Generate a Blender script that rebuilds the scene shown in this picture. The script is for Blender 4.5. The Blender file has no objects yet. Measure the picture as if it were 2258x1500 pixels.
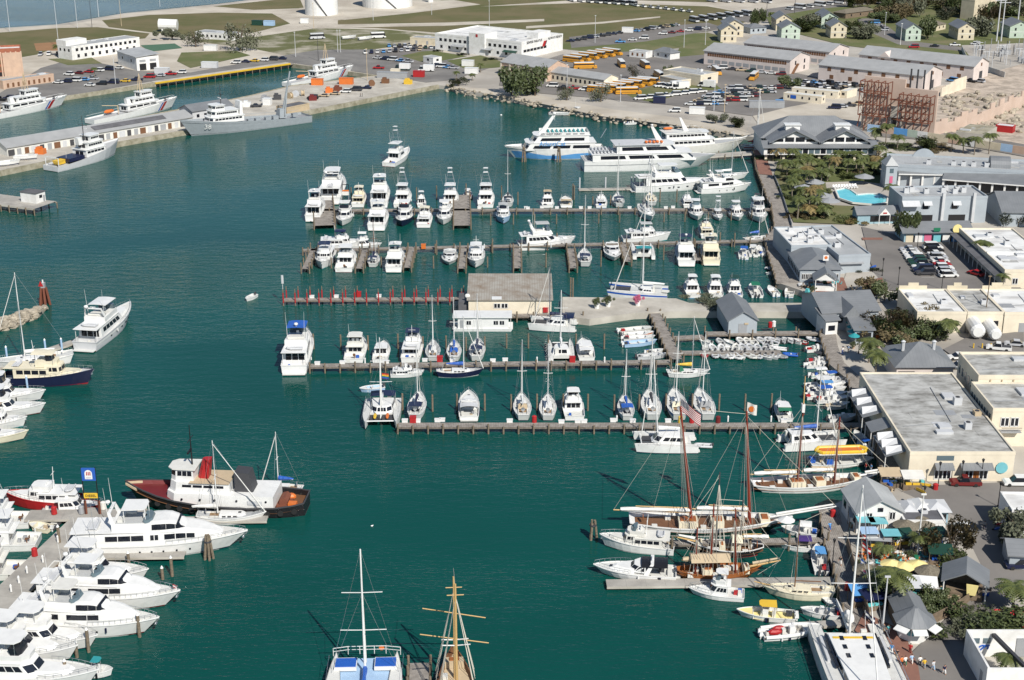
import bpy,math,random
from mathutils import Vector,Matrix,noise
R=math.radians
S=bpy.context.scene
C=S.collection
# ------------------------------------------------------------------ camera, sky, sun, exposure
CAM_H,PITCH,FPX,PW,PH=110.0,R(20.0),3144.0,2258.0,1500.0
cam=bpy.data.cameras.new('camera');cam.sensor_width=36.0;cam.lens=FPX/PW*36.0
cam.clip_start=1.0;cam.clip_end=30000.0
cam_o=bpy.data.objects.new('camera',cam);C.objects.link(cam_o)
cam_o.location=(0,0,CAM_H);cam_o.rotation_euler=(R(90)-PITCH,0,0)
S.camera=cam_o
SUN_EL,SUN_AZ=R(43),R(152)
W=bpy.data.worlds.new('World');S.world=W;W.use_nodes=True
wn=W.node_tree.nodes;wl=W.node_tree.links
bg=wn['Background'];sky=wn.new('ShaderNodeTexSky');sky.sky_type='NISHITA'
sky.sun_disc=False;sky.sun_elevation=SUN_EL;sky.sun_rotation=SUN_AZ
sky.air_density=1.0;sky.dust_density=0.2;sky.ozone_density=2.5
wl.new(sky.outputs[0],bg.inputs[0]);bg.inputs[1].default_value=0.075
sun=bpy.data.lights.new('sun','SUN');sun.energy=5.0;sun.angle=R(0.5);sun.color=(1.0,0.95,0.87)
sun_o=bpy.data.objects.new('sun',sun);C.objects.link(sun_o)
_d=Vector((math.sin(SUN_AZ)*math.cos(SUN_EL),math.cos(SUN_AZ)*math.cos(SUN_EL),math.sin(SUN_EL)))
sun_o.rotation_euler=(-_d).to_track_quat('-Z','Y').to_euler();sun_o.location=(0,0,300)
S.view_settings.view_transform='Standard';S.view_settings.look='None'
S.view_settings.exposure=0.2;S.view_settings.gamma=1.0;S.view_settings.use_curve_mapping=False
S.cycles.max_bounces=5;S.cycles.diffuse_bounces=2;S.cycles.glossy_bounces=3
rng=random.Random(7)
# ------------------------------------------------------------------ survey: where a ray through a picture point meets height z
LZ,DZ=1.6,1.35
def P(px,py,z=0.0):
 dx,dy=(px-PW/2)/FPX,(py-PH/2)/FPX
 d=(dx,math.cos(PITCH)-dy*math.sin(PITCH),-math.sin(PITCH)-dy*math.cos(PITCH))
 t=(z-CAM_H)/d[2]
 return Vector((d[0]*t,d[1]*t,z))
def PL(px,py):return P(px,py,LZ)
def scale_at(py):return(py+394.0)*0.00856
# ------------------------------------------------------------------ materials
MATS={}
def mat(name,col,rough=0.6,metal=0.0,col2=None,scale=1.0,detail=3.0,contrast=(0.35,0.65),bump=0.0,bscale=20.0,seams=None,seamcol=None,spec=0.5,coords='world',stretch=None):
 m=bpy.data.materials.new(name);m.use_nodes=True;MATS[name]=m
 nt=m.node_tree;N=nt.nodes;Lk=nt.links;bs=N['Principled BSDF']
 bs.inputs['Roughness'].default_value=rough;bs.inputs['Metallic'].default_value=metal
 bs.inputs['Specular IOR Level'].default_value=spec
 bs.inputs['Base Color'].default_value=(*col,1)
 if coords=='world':
  g=N.new('ShaderNodeNewGeometry');co=g.outputs['Position']
 else:
  g=N.new('ShaderNodeTexCoord');co=g.outputs['Object']
 if stretch:
  mp=N.new('ShaderNodeMapping');mp.inputs['Scale'].default_value=stretch;Lk.new(co,mp.inputs[0]);co=mp.outputs[0]
 out=None
 if col2:
  nz=N.new('ShaderNodeTexNoise');nz.inputs['Scale'].default_value=scale;nz.inputs['Detail'].default_value=detail
  nz.inputs['Roughness'].default_value=0.62
  Lk.new(co,nz.inputs['Vector'])
  cr=N.new('ShaderNodeValToRGB');cr.color_ramp.elements[0].position=contrast[0];cr.color_ramp.elements[1].position=contrast[1]
  cr.color_ramp.elements[0].color=(*col,1);cr.color_ramp.elements[1].color=(*col2,1)
  Lk.new(nz.outputs[0],cr.inputs[0]);out=cr.outputs[0]
 if seams:
  tc=N.new('ShaderNodeTexCoord');sp=N.new('ShaderNodeSeparateXYZ');Lk.new(tc.outputs['Object'],sp.inputs[0])
  a=N.new('ShaderNodeMath');a.operation='DIVIDE';Lk.new(sp.outputs[seams[0]],a.inputs[0]);a.inputs[1].default_value=seams[1]
  fr=N.new('ShaderNodeMath');fr.operation='FRACT';Lk.new(a.outputs[0],fr.inputs[0])
  lt=N.new('ShaderNodeMath');lt.operation='LESS_THAN';Lk.new(fr.outputs[0],lt.inputs[0]);lt.inputs[1].default_value=seams[2]
  mx=N.new('ShaderNodeMixRGB');mx.inputs[1].default_value=(*col,1);mx.inputs[2].default_value=(*(seamcol or[c*0.6 for c in col]),1)
  if out:Lk.new(out,mx.inputs[1])
  Lk.new(lt.outputs[0],mx.inputs[0]);out=mx.outputs[0]
 if out:Lk.new(out,bs.inputs['Base Color'])
 if bump:
  nb=N.new('ShaderNodeTexNoise');nb.inputs['Scale'].default_value=bscale;Lk.new(co,nb.inputs['Vector'])
  b=N.new('ShaderNodeBump');b.inputs['Strength'].default_value=bump;b.inputs['Distance'].default_value=0.1
  Lk.new(nb.outputs[0],b.inputs['Height']);Lk.new(b.outputs[0],bs.inputs['Normal'])
 return m
def dm(name,col,rough=0.55,amt=0.12,**k):
 return mat(name,col,rough,col2=tuple(c*(1-amt)for c in col),scale=k.pop('scale',0.7),contrast=(0.4,0.75),**k)
for n_,c_,r_ in(('white',(.72,.72,.70),.3),('offwhite',(.66,.65,.60),.4),('cream',(.72,.66,.50),.4),('deckwhite',(.60,.60,.57),.55),('deckgrey',(.42,.43,.43),.6),('navy',(.012,.016,.05),.35),('blue',(.02,.10,.42),.45),('skyblue',(.10,.30,.60),.4),('palesky',(.35,.50,.68),.45),('teal',(.03,.28,.30),.5),('green',(.015,.16,.08),.5),('darkgreen',(.012,.05,.035),.5),('red',(.38,.018,.02),.45),('darkred',(.14,.015,.015),.45),('orange',(.62,.16,.03),.5),('yellow',(.70,.45,.04),.5),('paleyellow',(.78,.66,.28),.6),('black',(.012,.012,.014),.45),('charcoal',(.05,.05,.055),.6),('grey',(.30,.31,.32),.5),('shipgrey',(.28,.31,.33),.5),('lightgrey',(.52,.53,.54),.5),('silver',(.45,.46,.48),.3),('tan',(.48,.38,.25),.7),('brown',(.16,.075,.035),.6),('varnish',(.30,.10,.025),.35),('redspar',(.20,.035,.02),.4),('sparwood',(.52,.34,.14),.45),('purple',(.06,.03,.16),.6),('pink',(.55,.12,.22),.6),('rust',(.17,.055,.03),.75),('aqua',(.12,.48,.50),.5),('mint',(.42,.62,.50),.6),('turq',(.16,.45,.50),.6),('tire',(.015,.015,.015),.8),('skin',(.45,.25,.16),.6),('hair',(.04,.025,.015),.7)):
 dm(n_,c_,r_)
mat('glass',(.012,.014,.02),.08,spec=.6)
mat('paleglass',(.10,.14,.16),.08,spec=.6)
mat('chrome',(.62,.63,.64),.3,0.85)
mat('rope',(.50,.47,.40),.9)
mat('teak',(.34,.23,.13),.7,col2=(.24,.15,.08),scale=1.2,seams=(1,.3,.12))
mat('sail',(.74,.73,.70),.8,col2=(.60,.59,.55),scale=1.5)
mat('dockwood',(.33,.30,.265),.85,col2=(.19,.17,.15),scale=.9,detail=6,seams=(0,.32,.14),seamcol=(.10,.085,.07))
mat('dockedge',(.20,.17,.14),.85,col2=(.12,.10,.08),scale=2)
mat('dockconc',(.40,.38,.34),.85,col2=(.27,.255,.23),scale=.25,detail=6,seams=(0,3.0,.015))
mat('piling',(.22,.17,.12),.9,col2=(.12,.10,.07),scale=3)
mat('wetpiling',(.045,.038,.025),.6)
mat('concrete',(.50,.47,.41),.85,col2=(.33,.305,.26),scale=.15,detail=8)
mat('seawall',(.38,.35,.27),.9,col2=(.20,.18,.12),scale=.4,detail=8)
mat('walltan',(.54,.42,.345),.85,col2=(.46,.35,.28),scale=.12,detail=6)
mat('metalroof',(.215,.225,.235),.55,0.15,col2=(.175,.185,.195),scale=.25,seams=(0,.75,.07),seamcol=(.15,.16,.17))
mat('metalroofy',(.215,.225,.235),.55,0.15,col2=(.175,.185,.195),scale=.25,seams=(1,.75,.07),seamcol=(.15,.16,.17))
mat('paleroof',(.40,.41,.41),.6,col2=(.31,.32,.32),scale=.2,detail=6,seams=(0,.9,.06),seamcol=(.33,.34,.34))
mat('barnroof',(.34,.345,.345),.6,col2=(.29,.295,.295),scale=.25,seams=(0,.75,.07),seamcol=(.27,.275,.275))
mat('darkroof',(.13,.13,.14),.8,col2=(.085,.085,.09),scale=.3)
mat('tarroof',(.44,.44,.42),.8,col2=(.17,.165,.15),scale=.5,detail=14,contrast=(.40,.68),stretch=(.6,1,1))
mat('whiteroof',(.70,.70,.68),.7,col2=(.46,.45,.43),scale=.3,detail=10,contrast=(.45,.68),stretch=(.5,1,1))
mat('rustroof',(.33,.315,.28),.7,col2=(.18,.125,.08),scale=.35,detail=8,contrast=(.4,.75),seams=(0,.6,.15),seamcol=(.22,.19,.16))
mat('bluegrey',(.36,.40,.43),.7,col2=(.32,.355,.385),scale=.3)
mat('thatch',(.20,.175,.13),.95,col2=(.11,.095,.07),scale=4,detail=6)
mat('wallwhite',(.74,.74,.72),.7,col2=(.62,.61,.58),scale=.5)
mat('wallcream',(.72,.65,.51),.75,col2=(.62,.55,.43),scale=.35,detail=6)
mat('wallpink',(.64,.56,.52),.8,col2=(.55,.48,.44),scale=.2)
mat('wallbrick',(.32,.11,.06),.85,col2=(.25,.085,.05),scale=.8)
mat('wallpeach',(.52,.37,.27),.85,col2=(.45,.32,.24),scale=.4)
mat('wallyellow',(.60,.53,.39),.75,col2=(.52,.46,.34),scale=.4)
mat('wallgreen',(.44,.52,.43),.75,col2=(.38,.46,.38),scale=.4)
mat('wallblue',(.28,.42,.47),.75,col2=(.24,.36,.41),scale=.4)
mat('woodwall',(.20,.15,.10),.85,col2=(.13,.095,.065),scale=1.5)
mat('bark',(.15,.11,.075),.9,col2=(.09,.07,.05),scale=3)
mat('palmbark',(.24,.205,.16),.9,col2=(.15,.125,.095),scale=4)
mat('leaf',(.085,.105,.032),.6,col2=(.028,.044,.014),scale=.8,contrast=(.3,.7))
mat('leafdry',(.15,.115,.05),.7,col2=(.075,.06,.03),scale=.8,contrast=(.3,.7))
mat('leafgrey',(.115,.125,.075),.7,col2=(.055,.06,.035),scale=.8,contrast=(.3,.7))
mat('palmleaf',(.115,.130,.034),.55,col2=(.045,.062,.016),scale=1.1,contrast=(.3,.7))
mat('palmdry',(.22,.16,.055),.7,col2=(.11,.085,.03),scale=1.1)
mat('flowerred',(.50,.02,.03),.7)
mat('poolwater',(.10,.50,.58),.05,col2=(.16,.58,.64),scale=.4)
mat('rock',(.44,.385,.30),.95,col2=(.20,.175,.135),scale=.6,detail=6)
mat('bus',(.62,.30,.03),.4,col2=(.54,.25,.03),scale=.5)
mat('fencepale',(.55,.55,.53),.8,col2=(.44,.44,.42),scale=.6)
# ------------------------------------------------------------------ mesh buffer
class B:
 def __init__(s):s.v=[];s.f=[]
 def add(s,vs,fs):
  n=len(s.v);s.v.extend([tuple(p)for p in vs]);s.f.extend([tuple(i+n for i in f)for f in fs]);return s
 def box(s,x0,x1,y0,y1,z0,z1):
  return s.add([(x0,y0,z0),(x1,y0,z0),(x1,y1,z0),(x0,y1,z0),(x0,y0,z1),(x1,y0,z1),(x1,y1,z1),(x0,y1,z1)],[(3,2,1,0),(4,5,6,7),(0,1,5,4),(1,2,6,5),(2,3,7,6),(3,0,4,7)])
 def cbox(s,cx,cy,cz,dx,dy,dz):return s.box(cx-dx/2,cx+dx/2,cy-dy/2,cy+dy/2,cz-dz/2,cz+dz/2)
 def loft(s,rings,cap0=True,cap1=True):
  n=len(rings[0]);vs=[p for r in rings for p in r];fs=[]
  for k in range(len(rings)-1):
   for i in range(n):
    j=(i+1)%n;fs.append((k*n+i,k*n+j,k*n+n+j,k*n+n+i))
  if cap0:fs.append(tuple(range(n))[::-1])
  if cap1:fs.append(tuple((len(rings)-1)*n+i for i in range(n)))
  return s.add(vs,fs)
 def prism(s,pts,z0,z1):return s.loft([[(p[0],p[1],z0)for p in pts],[(p[0],p[1],z1)for p in pts]])
 def frus(s,a,b):return s.loft([a,b])
 def tube(s,p,q,r,r2=None,n=6):
  p,q=Vector(p),Vector(q);d=(q-p)
  if d.length<1e-6:return s
  d.normalize();a=d.orthogonal().normalized();b=d.cross(a);r2=r if r2 is None else r2
  A=[p+(a*math.cos(2*math.pi*i/n)+b*math.sin(2*math.pi*i/n))*r for i in range(n)]
  Q=[q+(a*math.cos(2*math.pi*i/n)+b*math.sin(2*math.pi*i/n))*r2 for i in range(n)]
  return s.loft([A,Q])
 def path(s,pts,r,n=4):
  for a,b in zip(pts,pts[1:]):s.tube(a,b,r,None,n)
  return s
 def poly(s,pts):return s.add(pts,[tuple(range(len(pts)))])
 def ball(s,c,rx,ry,rz,nu=8,nv=5):
  rings=[]
  for k in range(1,nv):
   a=math.pi*k/nv
   rings.append([(c[0]+rx*math.sin(a)*math.cos(2*math.pi*i/nu),c[1]+ry*math.sin(a)*math.sin(2*math.pi*i/nu),c[2]-rz*math.cos(a))for i in range(nu)])
  return s.loft(rings)
 def pane(s,a,b,c,d,u0,u1,v0,v1,out=.03,thick=.06):
  """a slab on the quad a b (bottom) d c (top), between the shares u and v"""
  a,b,c,d=map(Vector,(a,b,c,d));nrm=(b-a).cross(d-a).normalized()
  f=lambda u,v:(a.lerp(b,u)).lerp(d.lerp(c,u),v)
  q=[f(u0,v0),f(u1,v0),f(u1,v1),f(u0,v1)]
  return s.loft([[p+nrm*(out-thick)for p in q],[p+nrm*out for p in q]])
 def mesh(s,name):
  me=bpy.data.meshes.new(name);me.from_pydata(s.v,[],s.f);me.update();return me
KIDS={}
def mk(name,b,m,parent=None,smooth=False,loc=None,rz=0.0,label=None,cat=None,group=None,kind=None):
 me=b if isinstance(b,bpy.types.Mesh)else b.mesh(name)
 o=bpy.data.objects.new(name,me);C.objects.link(o)
 if not me.materials:me.materials.append(MATS[m])
 elif me.materials[0]!=MATS[m]:
  o.material_slots[0].link='OBJECT';o.material_slots[0].material=MATS[m]
 if smooth and not isinstance(b,bpy.types.Mesh):me.polygons.foreach_set('use_smooth',[True]*len(me.polygons))
 if parent:o.parent=parent;KIDS.setdefault(parent.name,[]).append(o)
 if loc is not None:o.location=loc
 if rz:o.rotation_euler=(0,0,rz)
 return tag(o,label,cat,group,kind)
def tag(o,label=None,cat=None,group=None,kind=None):
 if label:o['label']=label
 if cat:o['category']=cat
 if group:o['group']=group
 if kind:o['kind']=kind
 return o
def thing(name,label,cat,loc=(0,0,0),rz=0.0,group=None):
 o=bpy.data.objects.new(name,None);o.empty_display_size=.5;C.objects.link(o)
 o.location=loc;o.rotation_euler=(0,0,rz)
 return tag(o,label,cat,group)
def copy_tree(o,loc=None,rz=None,parent=None,label=None,group=None,recol=None):
 c=o.copy();C.objects.link(c);c.parent=parent
 if loc is not None:c.location=loc
 if rz is not None:c.rotation_euler=(0,0,rz)
 if label:c['label']=label
 if group:c['group']=group
 if recol and c.type=='MESH' and o.name.split('.')[0]in recol:
  c.material_slots[0].link='OBJECT';c.material_slots[0].material=MATS[recol[o.name.split('.')[0]]]
 if parent:KIDS.setdefault(parent.name,[]).append(c)
 for ch in KIDS.get(o.name,()):copy_tree(ch,parent=c,recol=recol)
 return c
def sheet(name,pts,m,z,kind='structure',parent=None):
 w=[P(x,y,z)for x,y in pts]
 return mk(name,B().poly(w),m,parent,kind=None if parent else kind)
 # ================================================================== SETTING: water, land, roads
def water_mat(name,col,rough=.07,bumpd=.10):
 m=bpy.data.materials.new(name);m.use_nodes=True;MATS[name]=m
 nt=m.node_tree;N=nt.nodes;Lk=nt.links;bs=N['Principled BSDF']
 bs.inputs['Roughness'].default_value=rough;bs.inputs['IOR'].default_value=1.33;bs.inputs['Specular IOR Level'].default_value=.27
 g=N.new('ShaderNodeNewGeometry')
 nz=N.new('ShaderNodeTexNoise');nz.inputs['Scale'].default_value=.012;nz.inputs['Detail'].default_value=3;Lk.new(g.outputs['Position'],nz.inputs['Vector'])
 cr=N.new('ShaderNodeValToRGB');cr.color_ramp.elements[0].position=.3;cr.color_ramp.elements[1].position=.7
 cr.color_ramp.elements[0].color=(*[c*.86 for c in col],1);cr.color_ramp.elements[1].color=(*[c*1.14 for c in col],1)
 Lk.new(nz.outputs[0],cr.inputs[0]);Lk.new(cr.outputs[0],bs.inputs['Base Color'])
 mp=N.new('ShaderNodeMapping');mp.inputs['Scale'].default_value=(.35,1.0,1.0);Lk.new(g.outputs['Position'],mp.inputs[0])
 n1=N.new('ShaderNodeTexNoise');n1 .inputs['Scale'].default_value=.55;n1 .inputs['Detail'].default_value=4;Lk.new(mp.outputs[0],n1 .inputs['Vector'])
 n2=N.new('ShaderNodeTexNoise');n2 .inputs['Scale'].default_value=2.2;n2 .inputs['Detail'].default_value=2;Lk.new(mp.outputs[0],n2 .inputs['Vector'])
 ad=N.new('ShaderNodeMath');ad.operation='MULTIPLY_ADD';Lk.new(n2 .outputs[0],ad.inputs[0]);ad.inputs[1].default_value=.35;Lk.new(n1 .outputs[0],ad.inputs[2])
 b=N.new('ShaderNodeBump');b.inputs['Strength'].default_value=.55;b.inputs['Distance'].default_value=bumpd*4
 wp_=N.new('ShaderNodeTexNoise');wp_.inputs['Scale'].default_value=.02;wp_.inputs['Detail'].default_value=4;Lk.new(mp.outputs[0],wp_.inputs['Vector'])
 mr=N.new('ShaderNodeMapRange');mr.inputs[1].default_value=.38;mr.inputs[2].default_value=.62;mr.inputs[3].default_value=.22;mr.inputs[4].default_value=.8;Lk.new(wp_.outputs[0],mr.inputs[0]);Lk.new(mr.outputs[0],b.inputs['Strength'])
 Lk.new(ad.outputs[0],b.inputs['Height']);Lk.new(b.outputs[0],bs.inputs['Normal'])
water_mat('water',(.0035,.060,.050),.06,.085)
water_mat('seawater',(.015,.075,.13),.12,.16)
mat('asphalt',(.20,.185,.17),.9,col2=(.14,.13,.12),scale=.06,detail=10)
mat('asphaltdark',(.21,.20,.185),.9,col2=(.14,.133,.125),scale=.08,detail=8)
mat('paving',(.44,.41,.36),.9,col2=(.30,.275,.24),scale=.05,detail=10)
mat('coral',(.52,.475,.40),.95,col2=(.36,.32,.26),scale=.05,detail=10)
mat('brickpave',(.25,.12,.085),.85,col2=(.19,.095,.07),scale=.5,detail=6)
mat('drygrass',(.135,.112,.050),1,col2=(.088,.090,.026),scale=.035,detail=10,contrast=(.4,.62),bump=.3,bscale=1)
mat('scrub',(.10,.105,.035),1,col2=(.34,.31,.245),scale=.05,detail=12,contrast=(.47,.64),bump=.3,bscale=1)
mat('lawn',(.095,.112,.033),1,col2=(.185,.155,.085),scale=.05,detail=12,contrast=(.46,.74),bump=.3,bscale=2)
mat('claydirt',(.30,.16,.075),1,col2=(.24,.13,.06),scale=.1,detail=6)
mat('court',(.06,.13,.08),.9)
mat('rubble',(.50,.42,.34),1,col2=(.30,.25,.20),scale=.25,detail=12,contrast=(.4,.62),bump=.6,bscale=.8)
wp=[(-9000,-600),(9000,-600),(9000,14000),(-9000,14000)]
mk('harbour_water',B().poly([(x,y,0)for x,y in wp]),'water',kind='structure')
COAST=[(-900,120),(0,62),(125,54),(275,29),(480,9),(640,-12),(1100,-70),(1800,-140)]
sea_pts=[P(x,y,.03)for x,y in COAST]
mk('sea',B().poly([(p.x,p.y+3,.03)for p in sea_pts]+[(9000,13900,.03),(-8900,13900,.03),(-8900,sea_pts[0].y,.03)]),'seawater',kind='structure')
WATERFRONT=[(2000,1750),(1990,1600),(1962,1500),(1935,1440),(1872,1385),(1853,1310),(1842,1262),(1822,1200),(1808,1125),(1868,1100),(1940,1085),(1945,1045),(1940,1013),(1922,960),(1893,912),(1871,835),(1831,803),(1818,768),(1807,728),(1795,690),(1790,655),(1765,640),(1714,623),(1698,570),(1687,530),(1709,500),(1703,452),(1693,437),(1669,373),(1662,330),(1664,303)]
SHORE=[(1640,299),(1560,288),(1480,275),(1400,264),(1330,257),(1280,247),(1200,230),(1130,218),(1080,208),(1030,202),(985,190)]
MOLE=[(966,188),(678,245),(400,290),(263,314),(101,357),(0,378),(-500,472),(-500,402),(0,318),(300,260),(550,212),(640,190),(830,167),(640,141),(340,183),(150,212),(0,236),(-500,318)]
def land_poly(pts,zt):
 return[P(x,y,zt)for x,y in pts]
lp=land_poly(COAST+[(4000,-250),(4000,1750)]+WATERFRONT+SHORE+MOLE,LZ)
b=B();n=len(lp)
b.add([(p.x,p.y,LZ)for p in lp]+[(p.x,p.y,-2)for p in lp],[tuple(range(n))]+[(i,(i+1)%n,n+(i+1)%n,n+i)for i in range(n)])
mk('land',b,'paving',kind='structure')
def kerbwall(pts,name,m,h0,h1,th):
 b=B()
 for a,c in zip(pts,pts[1:]):
  A,Cc=P(a[0],a[1],LZ),P(c[0],c[1],LZ);d=(Cc-A).normalized();nn=Vector((-d.y,d.x,0))*th
  b.loft([[(A+nn).xy[:]+(h0,),(A-nn).xy[:]+(h0,),(A-nn).xy[:]+(h1,),(A+nn).xy[:]+(h1,)],[(Cc+nn).xy[:]+(h0,),(Cc-nn).xy[:]+(h0,),(Cc-nn).xy[:]+(h1,),(Cc+nn).xy[:]+(h1,)]])
 return mk(name,b,m,kind='structure')
kerbwall([(966,188),(678,245),(400,290),(263,314),(101,357),(0,378),(-300,434)],'quay_wall','seawall',-1,LZ+.25,.5)
kerbwall([(0,318),(300,260),(550,212),(640,190),(830,167)],'quay_wall','seawall',-1,LZ+.2,.4)
kerbwall([(830,167),(640,141)],'quay_wall','seawall',-1,LZ+.2,.4)
kerbwall([(340,183),(150,212),(0,236)],'quay_wall','seawall',-1,LZ+.2,.4)
Z=[LZ]
def gs(name,m,pts,dz=None):
 Z[0]+=.006;return sheet(name,pts,m,Z[0])
 # --- far fields north of the harbour
gs('coastal_field','coral',[(-300,95),(0,64),(150,55),(275,31),(480,12),(640,-8),(1100,-65),(1800,-135),(3300,-220),(3300,30),(1900,40),(1500,60),(960,120),(600,135),(200,175),(-300,250)])
gs('field','drygrass',[(-200,95),(0,72),(130,62),(215,60),(330,74),(320,85),(135,100),(85,120),(-200,170)])
gs('ball_court','claydirt',[(75,96),(135,92),(130,112),(80,112)])
gs('field','drygrass',[(225,45),(330,33),(480,28),(600,30),(640,52),(560,72),(430,82),(320,70),(240,60)])
gs('field','drygrass',[(470,14),(660,-6),(670,18),(560,22)])
gs('field','drygrass',[(745,45),(905,20),(1300,6),(1560,14),(1690,38),(1560,70),(1240,92),(960,72),(830,62),(745,60)])
gs('field','drygrass',[(900,12),(1100,-20),(1400,-40),(1900,-50),(1900,-15),(1560,5),(1300,-2),(920,24)])
gs('field','scrub',[(420,90),(560,80),(690,62),(860,66),(960,76),(950,94),(860,104),(770,116),(640,124),(560,108)])
gs('dirt_track','coral',[(560,76),(700,55),(980,50),(1200,42),(1200,47),(980,57),(700,62),(560,82)])
gs('dirt_track','coral',[(1160,58),(1330,48),(1456,36),(1456,39),(1330,52),(1160,63)])
gs('tank_yard','coral',[(660,18),(750,10),(1000,0),(1060,10),(900,30),(760,44),(650,38)])
gs('field','lawn',[(1240,92),(1560,72),(1600,82),(1590,100),(1330,118),(1240,108)])
gs('car_park','asphalt',[(1255,82),(1420,62),(1560,50),(1600,62),(1420,92),(1260,106)])
gs('car_park','asphalt',[(1560,30),(1700,22),(1860,2),(1960,-10),(1960,14),(1780,40),(1650,50)])
gs('base_road','asphaltdark',[(90,150),(160,130),(225,140),(300,156),(420,160),(640,120),(700,110),(960,108),(985,128),(1080,150),(1000,176),(940,182),(800,160),(640,138),(340,178),(150,212),(0,238),(-200,275),(-200,225),(0,205)])
gs('lawn','lawn',[(105,130),(200,126),(225,140),(150,144)])
gs('lawn','lawn',[(400,116),(520,112),(552,122),(420,150),(390,135)])
gs('sports_court','court',[(310,100),(385,96),(402,106),(330,114)])
gs('lawn','lawn',[(868,118),(955,112),(1030,124),(940,140)])
gs('lawn','lawn',[(985,134),(1060,122),(1115,138),(1108,148),(1030,154)])
gs('car_park','asphalt',[(828,116),(905,98),(955,108),(870,126),(960,142),(900,142),(826,130)])
# --- mole top, school bus depot, middle ground
gs('mole_top','concrete',[(962,187),(678,244),(400,289),(263,313),(101,356),(0,377),(-300,432),(-300,368),(0,319),(300,261),(550,213),(640,191),(830,169),(900,176)])
gs('bus_depot','asphalt',[(1100,188),(1108,160),(1240,120),(1600,105),(1700,150),(1900,190),(1740,240),(1660,256),(1480,232),(1300,215),(1180,205)])
gs('field','lawn',[(1500,100),(1560,96),(1560,120),(1490,126)])
gs('verge','lawn',[(1375,205),(1440,190),(1570,180),(1590,196),(1500,208),(1440,226),(1400,218)])
gs('shore_track','coral',[(985,190),(1080,196),(1180,208),(1330,238),(1480,258),(1640,285),(1660,296),(1640,299),(1480,275),(1330,257),(1200,230),(1080,208)])
gs('building_site','coral',[(1660,256),(1740,236),(1850,216),(1925,212),(1920,250),(1900,290),(1800,290),(1690,300)])
gs('residential_lawn','lawn',[(1690,38),(1800,20),(1960,6),(3300,-60),(3300,190),(2200,160),(2120,150),(1990,116),(1860,100),(1700,60)])
gs('lane','asphalt',[(1890,42),(1925,40),(1960,60),(2000,90),(2140,106),(2258,104),(2258,112),(2130,114),(1980,98),(1930,76),(1895,56)])
gs('lane','asphalt',[(1690,20),(1840,0),(1840,8),(1700,34)])
gs('substation_yard','paving',[(2120,100),(2400,90),(2400,190),(2230,165),(2150,140)])
gs('demolition_yard','rubble',[(2060,195),(2258,140),(2500,130),(2500,330),(2258,318),(2120,300),(2040,265)])
gs('street','asphalt',[(1920,300),(2060,310),(2258,345),(2500,380),(2500,340),(2258,318),(2060,285),(1925,282)])
# --- the waterfront quarter on the right
gs('waterfront_street','asphalt',[(1900,500),(1990,520),(2110,520),(2145,560),(2258,640),(2600,690),(2600,760),(2258,690),(2160,650),(1960,640),(1925,600)])
gs('plaza','paving',[(1870,590),(1925,600),(1960,640),(1960,665),(1880,670),(1860,620)])
gs('plaza_brick','brickpave',[(1900,620),(1945,612),(1955,640),(1905,645)])
gs('plaza_brick','brickpave',[(1775,610),(1860,612),(1870,640),(1800,645)])
gs('plaza_brick','brickpave',[(1900,524),(1946,524),(1946,529),(1902,529)])
gs('garden_ground','lawn',[(1705,390),(1720,345),(1930,345),(1955,420),(1960,480),(1880,495),(1750,490)])
gs('pool_terrace','paving',[(1820,402),(1900,400),(1960,408),(1985,440),(1960,458),(1830,452)])
gs('hotel_terrace','brickpave',[(1985,392),(2110,388),(2258,402),(2258,412),(2000,412)])
gs('brick_promenade','brickpave',[(1662,331),(1684,331),(1704,386),(1673,384)])
gs('yard','asphalt',[(2080,770),(2130,745),(2258,730),(2258,790),(2120,800)])
gs('harbour_street','asphalt',[(1985,1085),(2060,1070),(2300,1060),(2500,1060),(2500,1300),(2258,1300),(2220,1330),(2160,1420),(2150,1600),(2015,1600),(2010,1440),(2080,1370),(2165,1300),(2170,1260),(2110,1140)])
gs('brick_promenade','brickpave',[(1905,1350),(1958,1365),(2000,1410),(2025,1470),(2045,1600),(1992,1600),(1964,1500),(1940,1440),(1885,1390)])
gs('cafe_ground','paving',[(1870,1110),(1990,1085),(2110,1140),(2170,1260),(2165,1300),(2060,1370),(1970,1380),(1905,1350),(1880,1250)])
# --- boardwalks along the water: timber decks
def boardwalk(name,left,right,m='dockwood'):
 b=B();z=LZ+.12
 L_,R_=[P(x,y,z)for x,y in left],[P(x,y,z)for x,y in right]
 for i in range(len(L_)-1):
  q=[L_[i],R_[i],R_[i+1],L_[i+1]]
  b.loft([[(p.x,p.y,z-.3)for p in q],[(p.x,p.y,z)for p in q]])
 o=mk(name,b,m,kind='structure')
 return o
BWALK=boardwalk('boardwalk',[(1668,373),(1691,437),(1702,456),(1707,502),(1684,530),(1696,572),(1712,624)],[(1704,388),(1724,437),(1733,456),(1744,502),(1733,528),(1747,572),(1768,624)])
boardwalk('boardwalk',[(1805,728),(1815,768),(1829,803),(1868,836),(1890,912),(1919,960),(1937,1013),(1943,1048)],[(1840,720),(1848,765),(1862,800),(1900,834),(1922,905),(1952,955),(1975,1008),(1990,1045)])
boardwalk('boardwalk',[(1805,1122),(1820,1200),(1840,1262),(1851,1310),(1870,1387)],[(1850,1118),(1864,1198),(1878,1260),(1888,1306),(1908,1370)])
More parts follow.
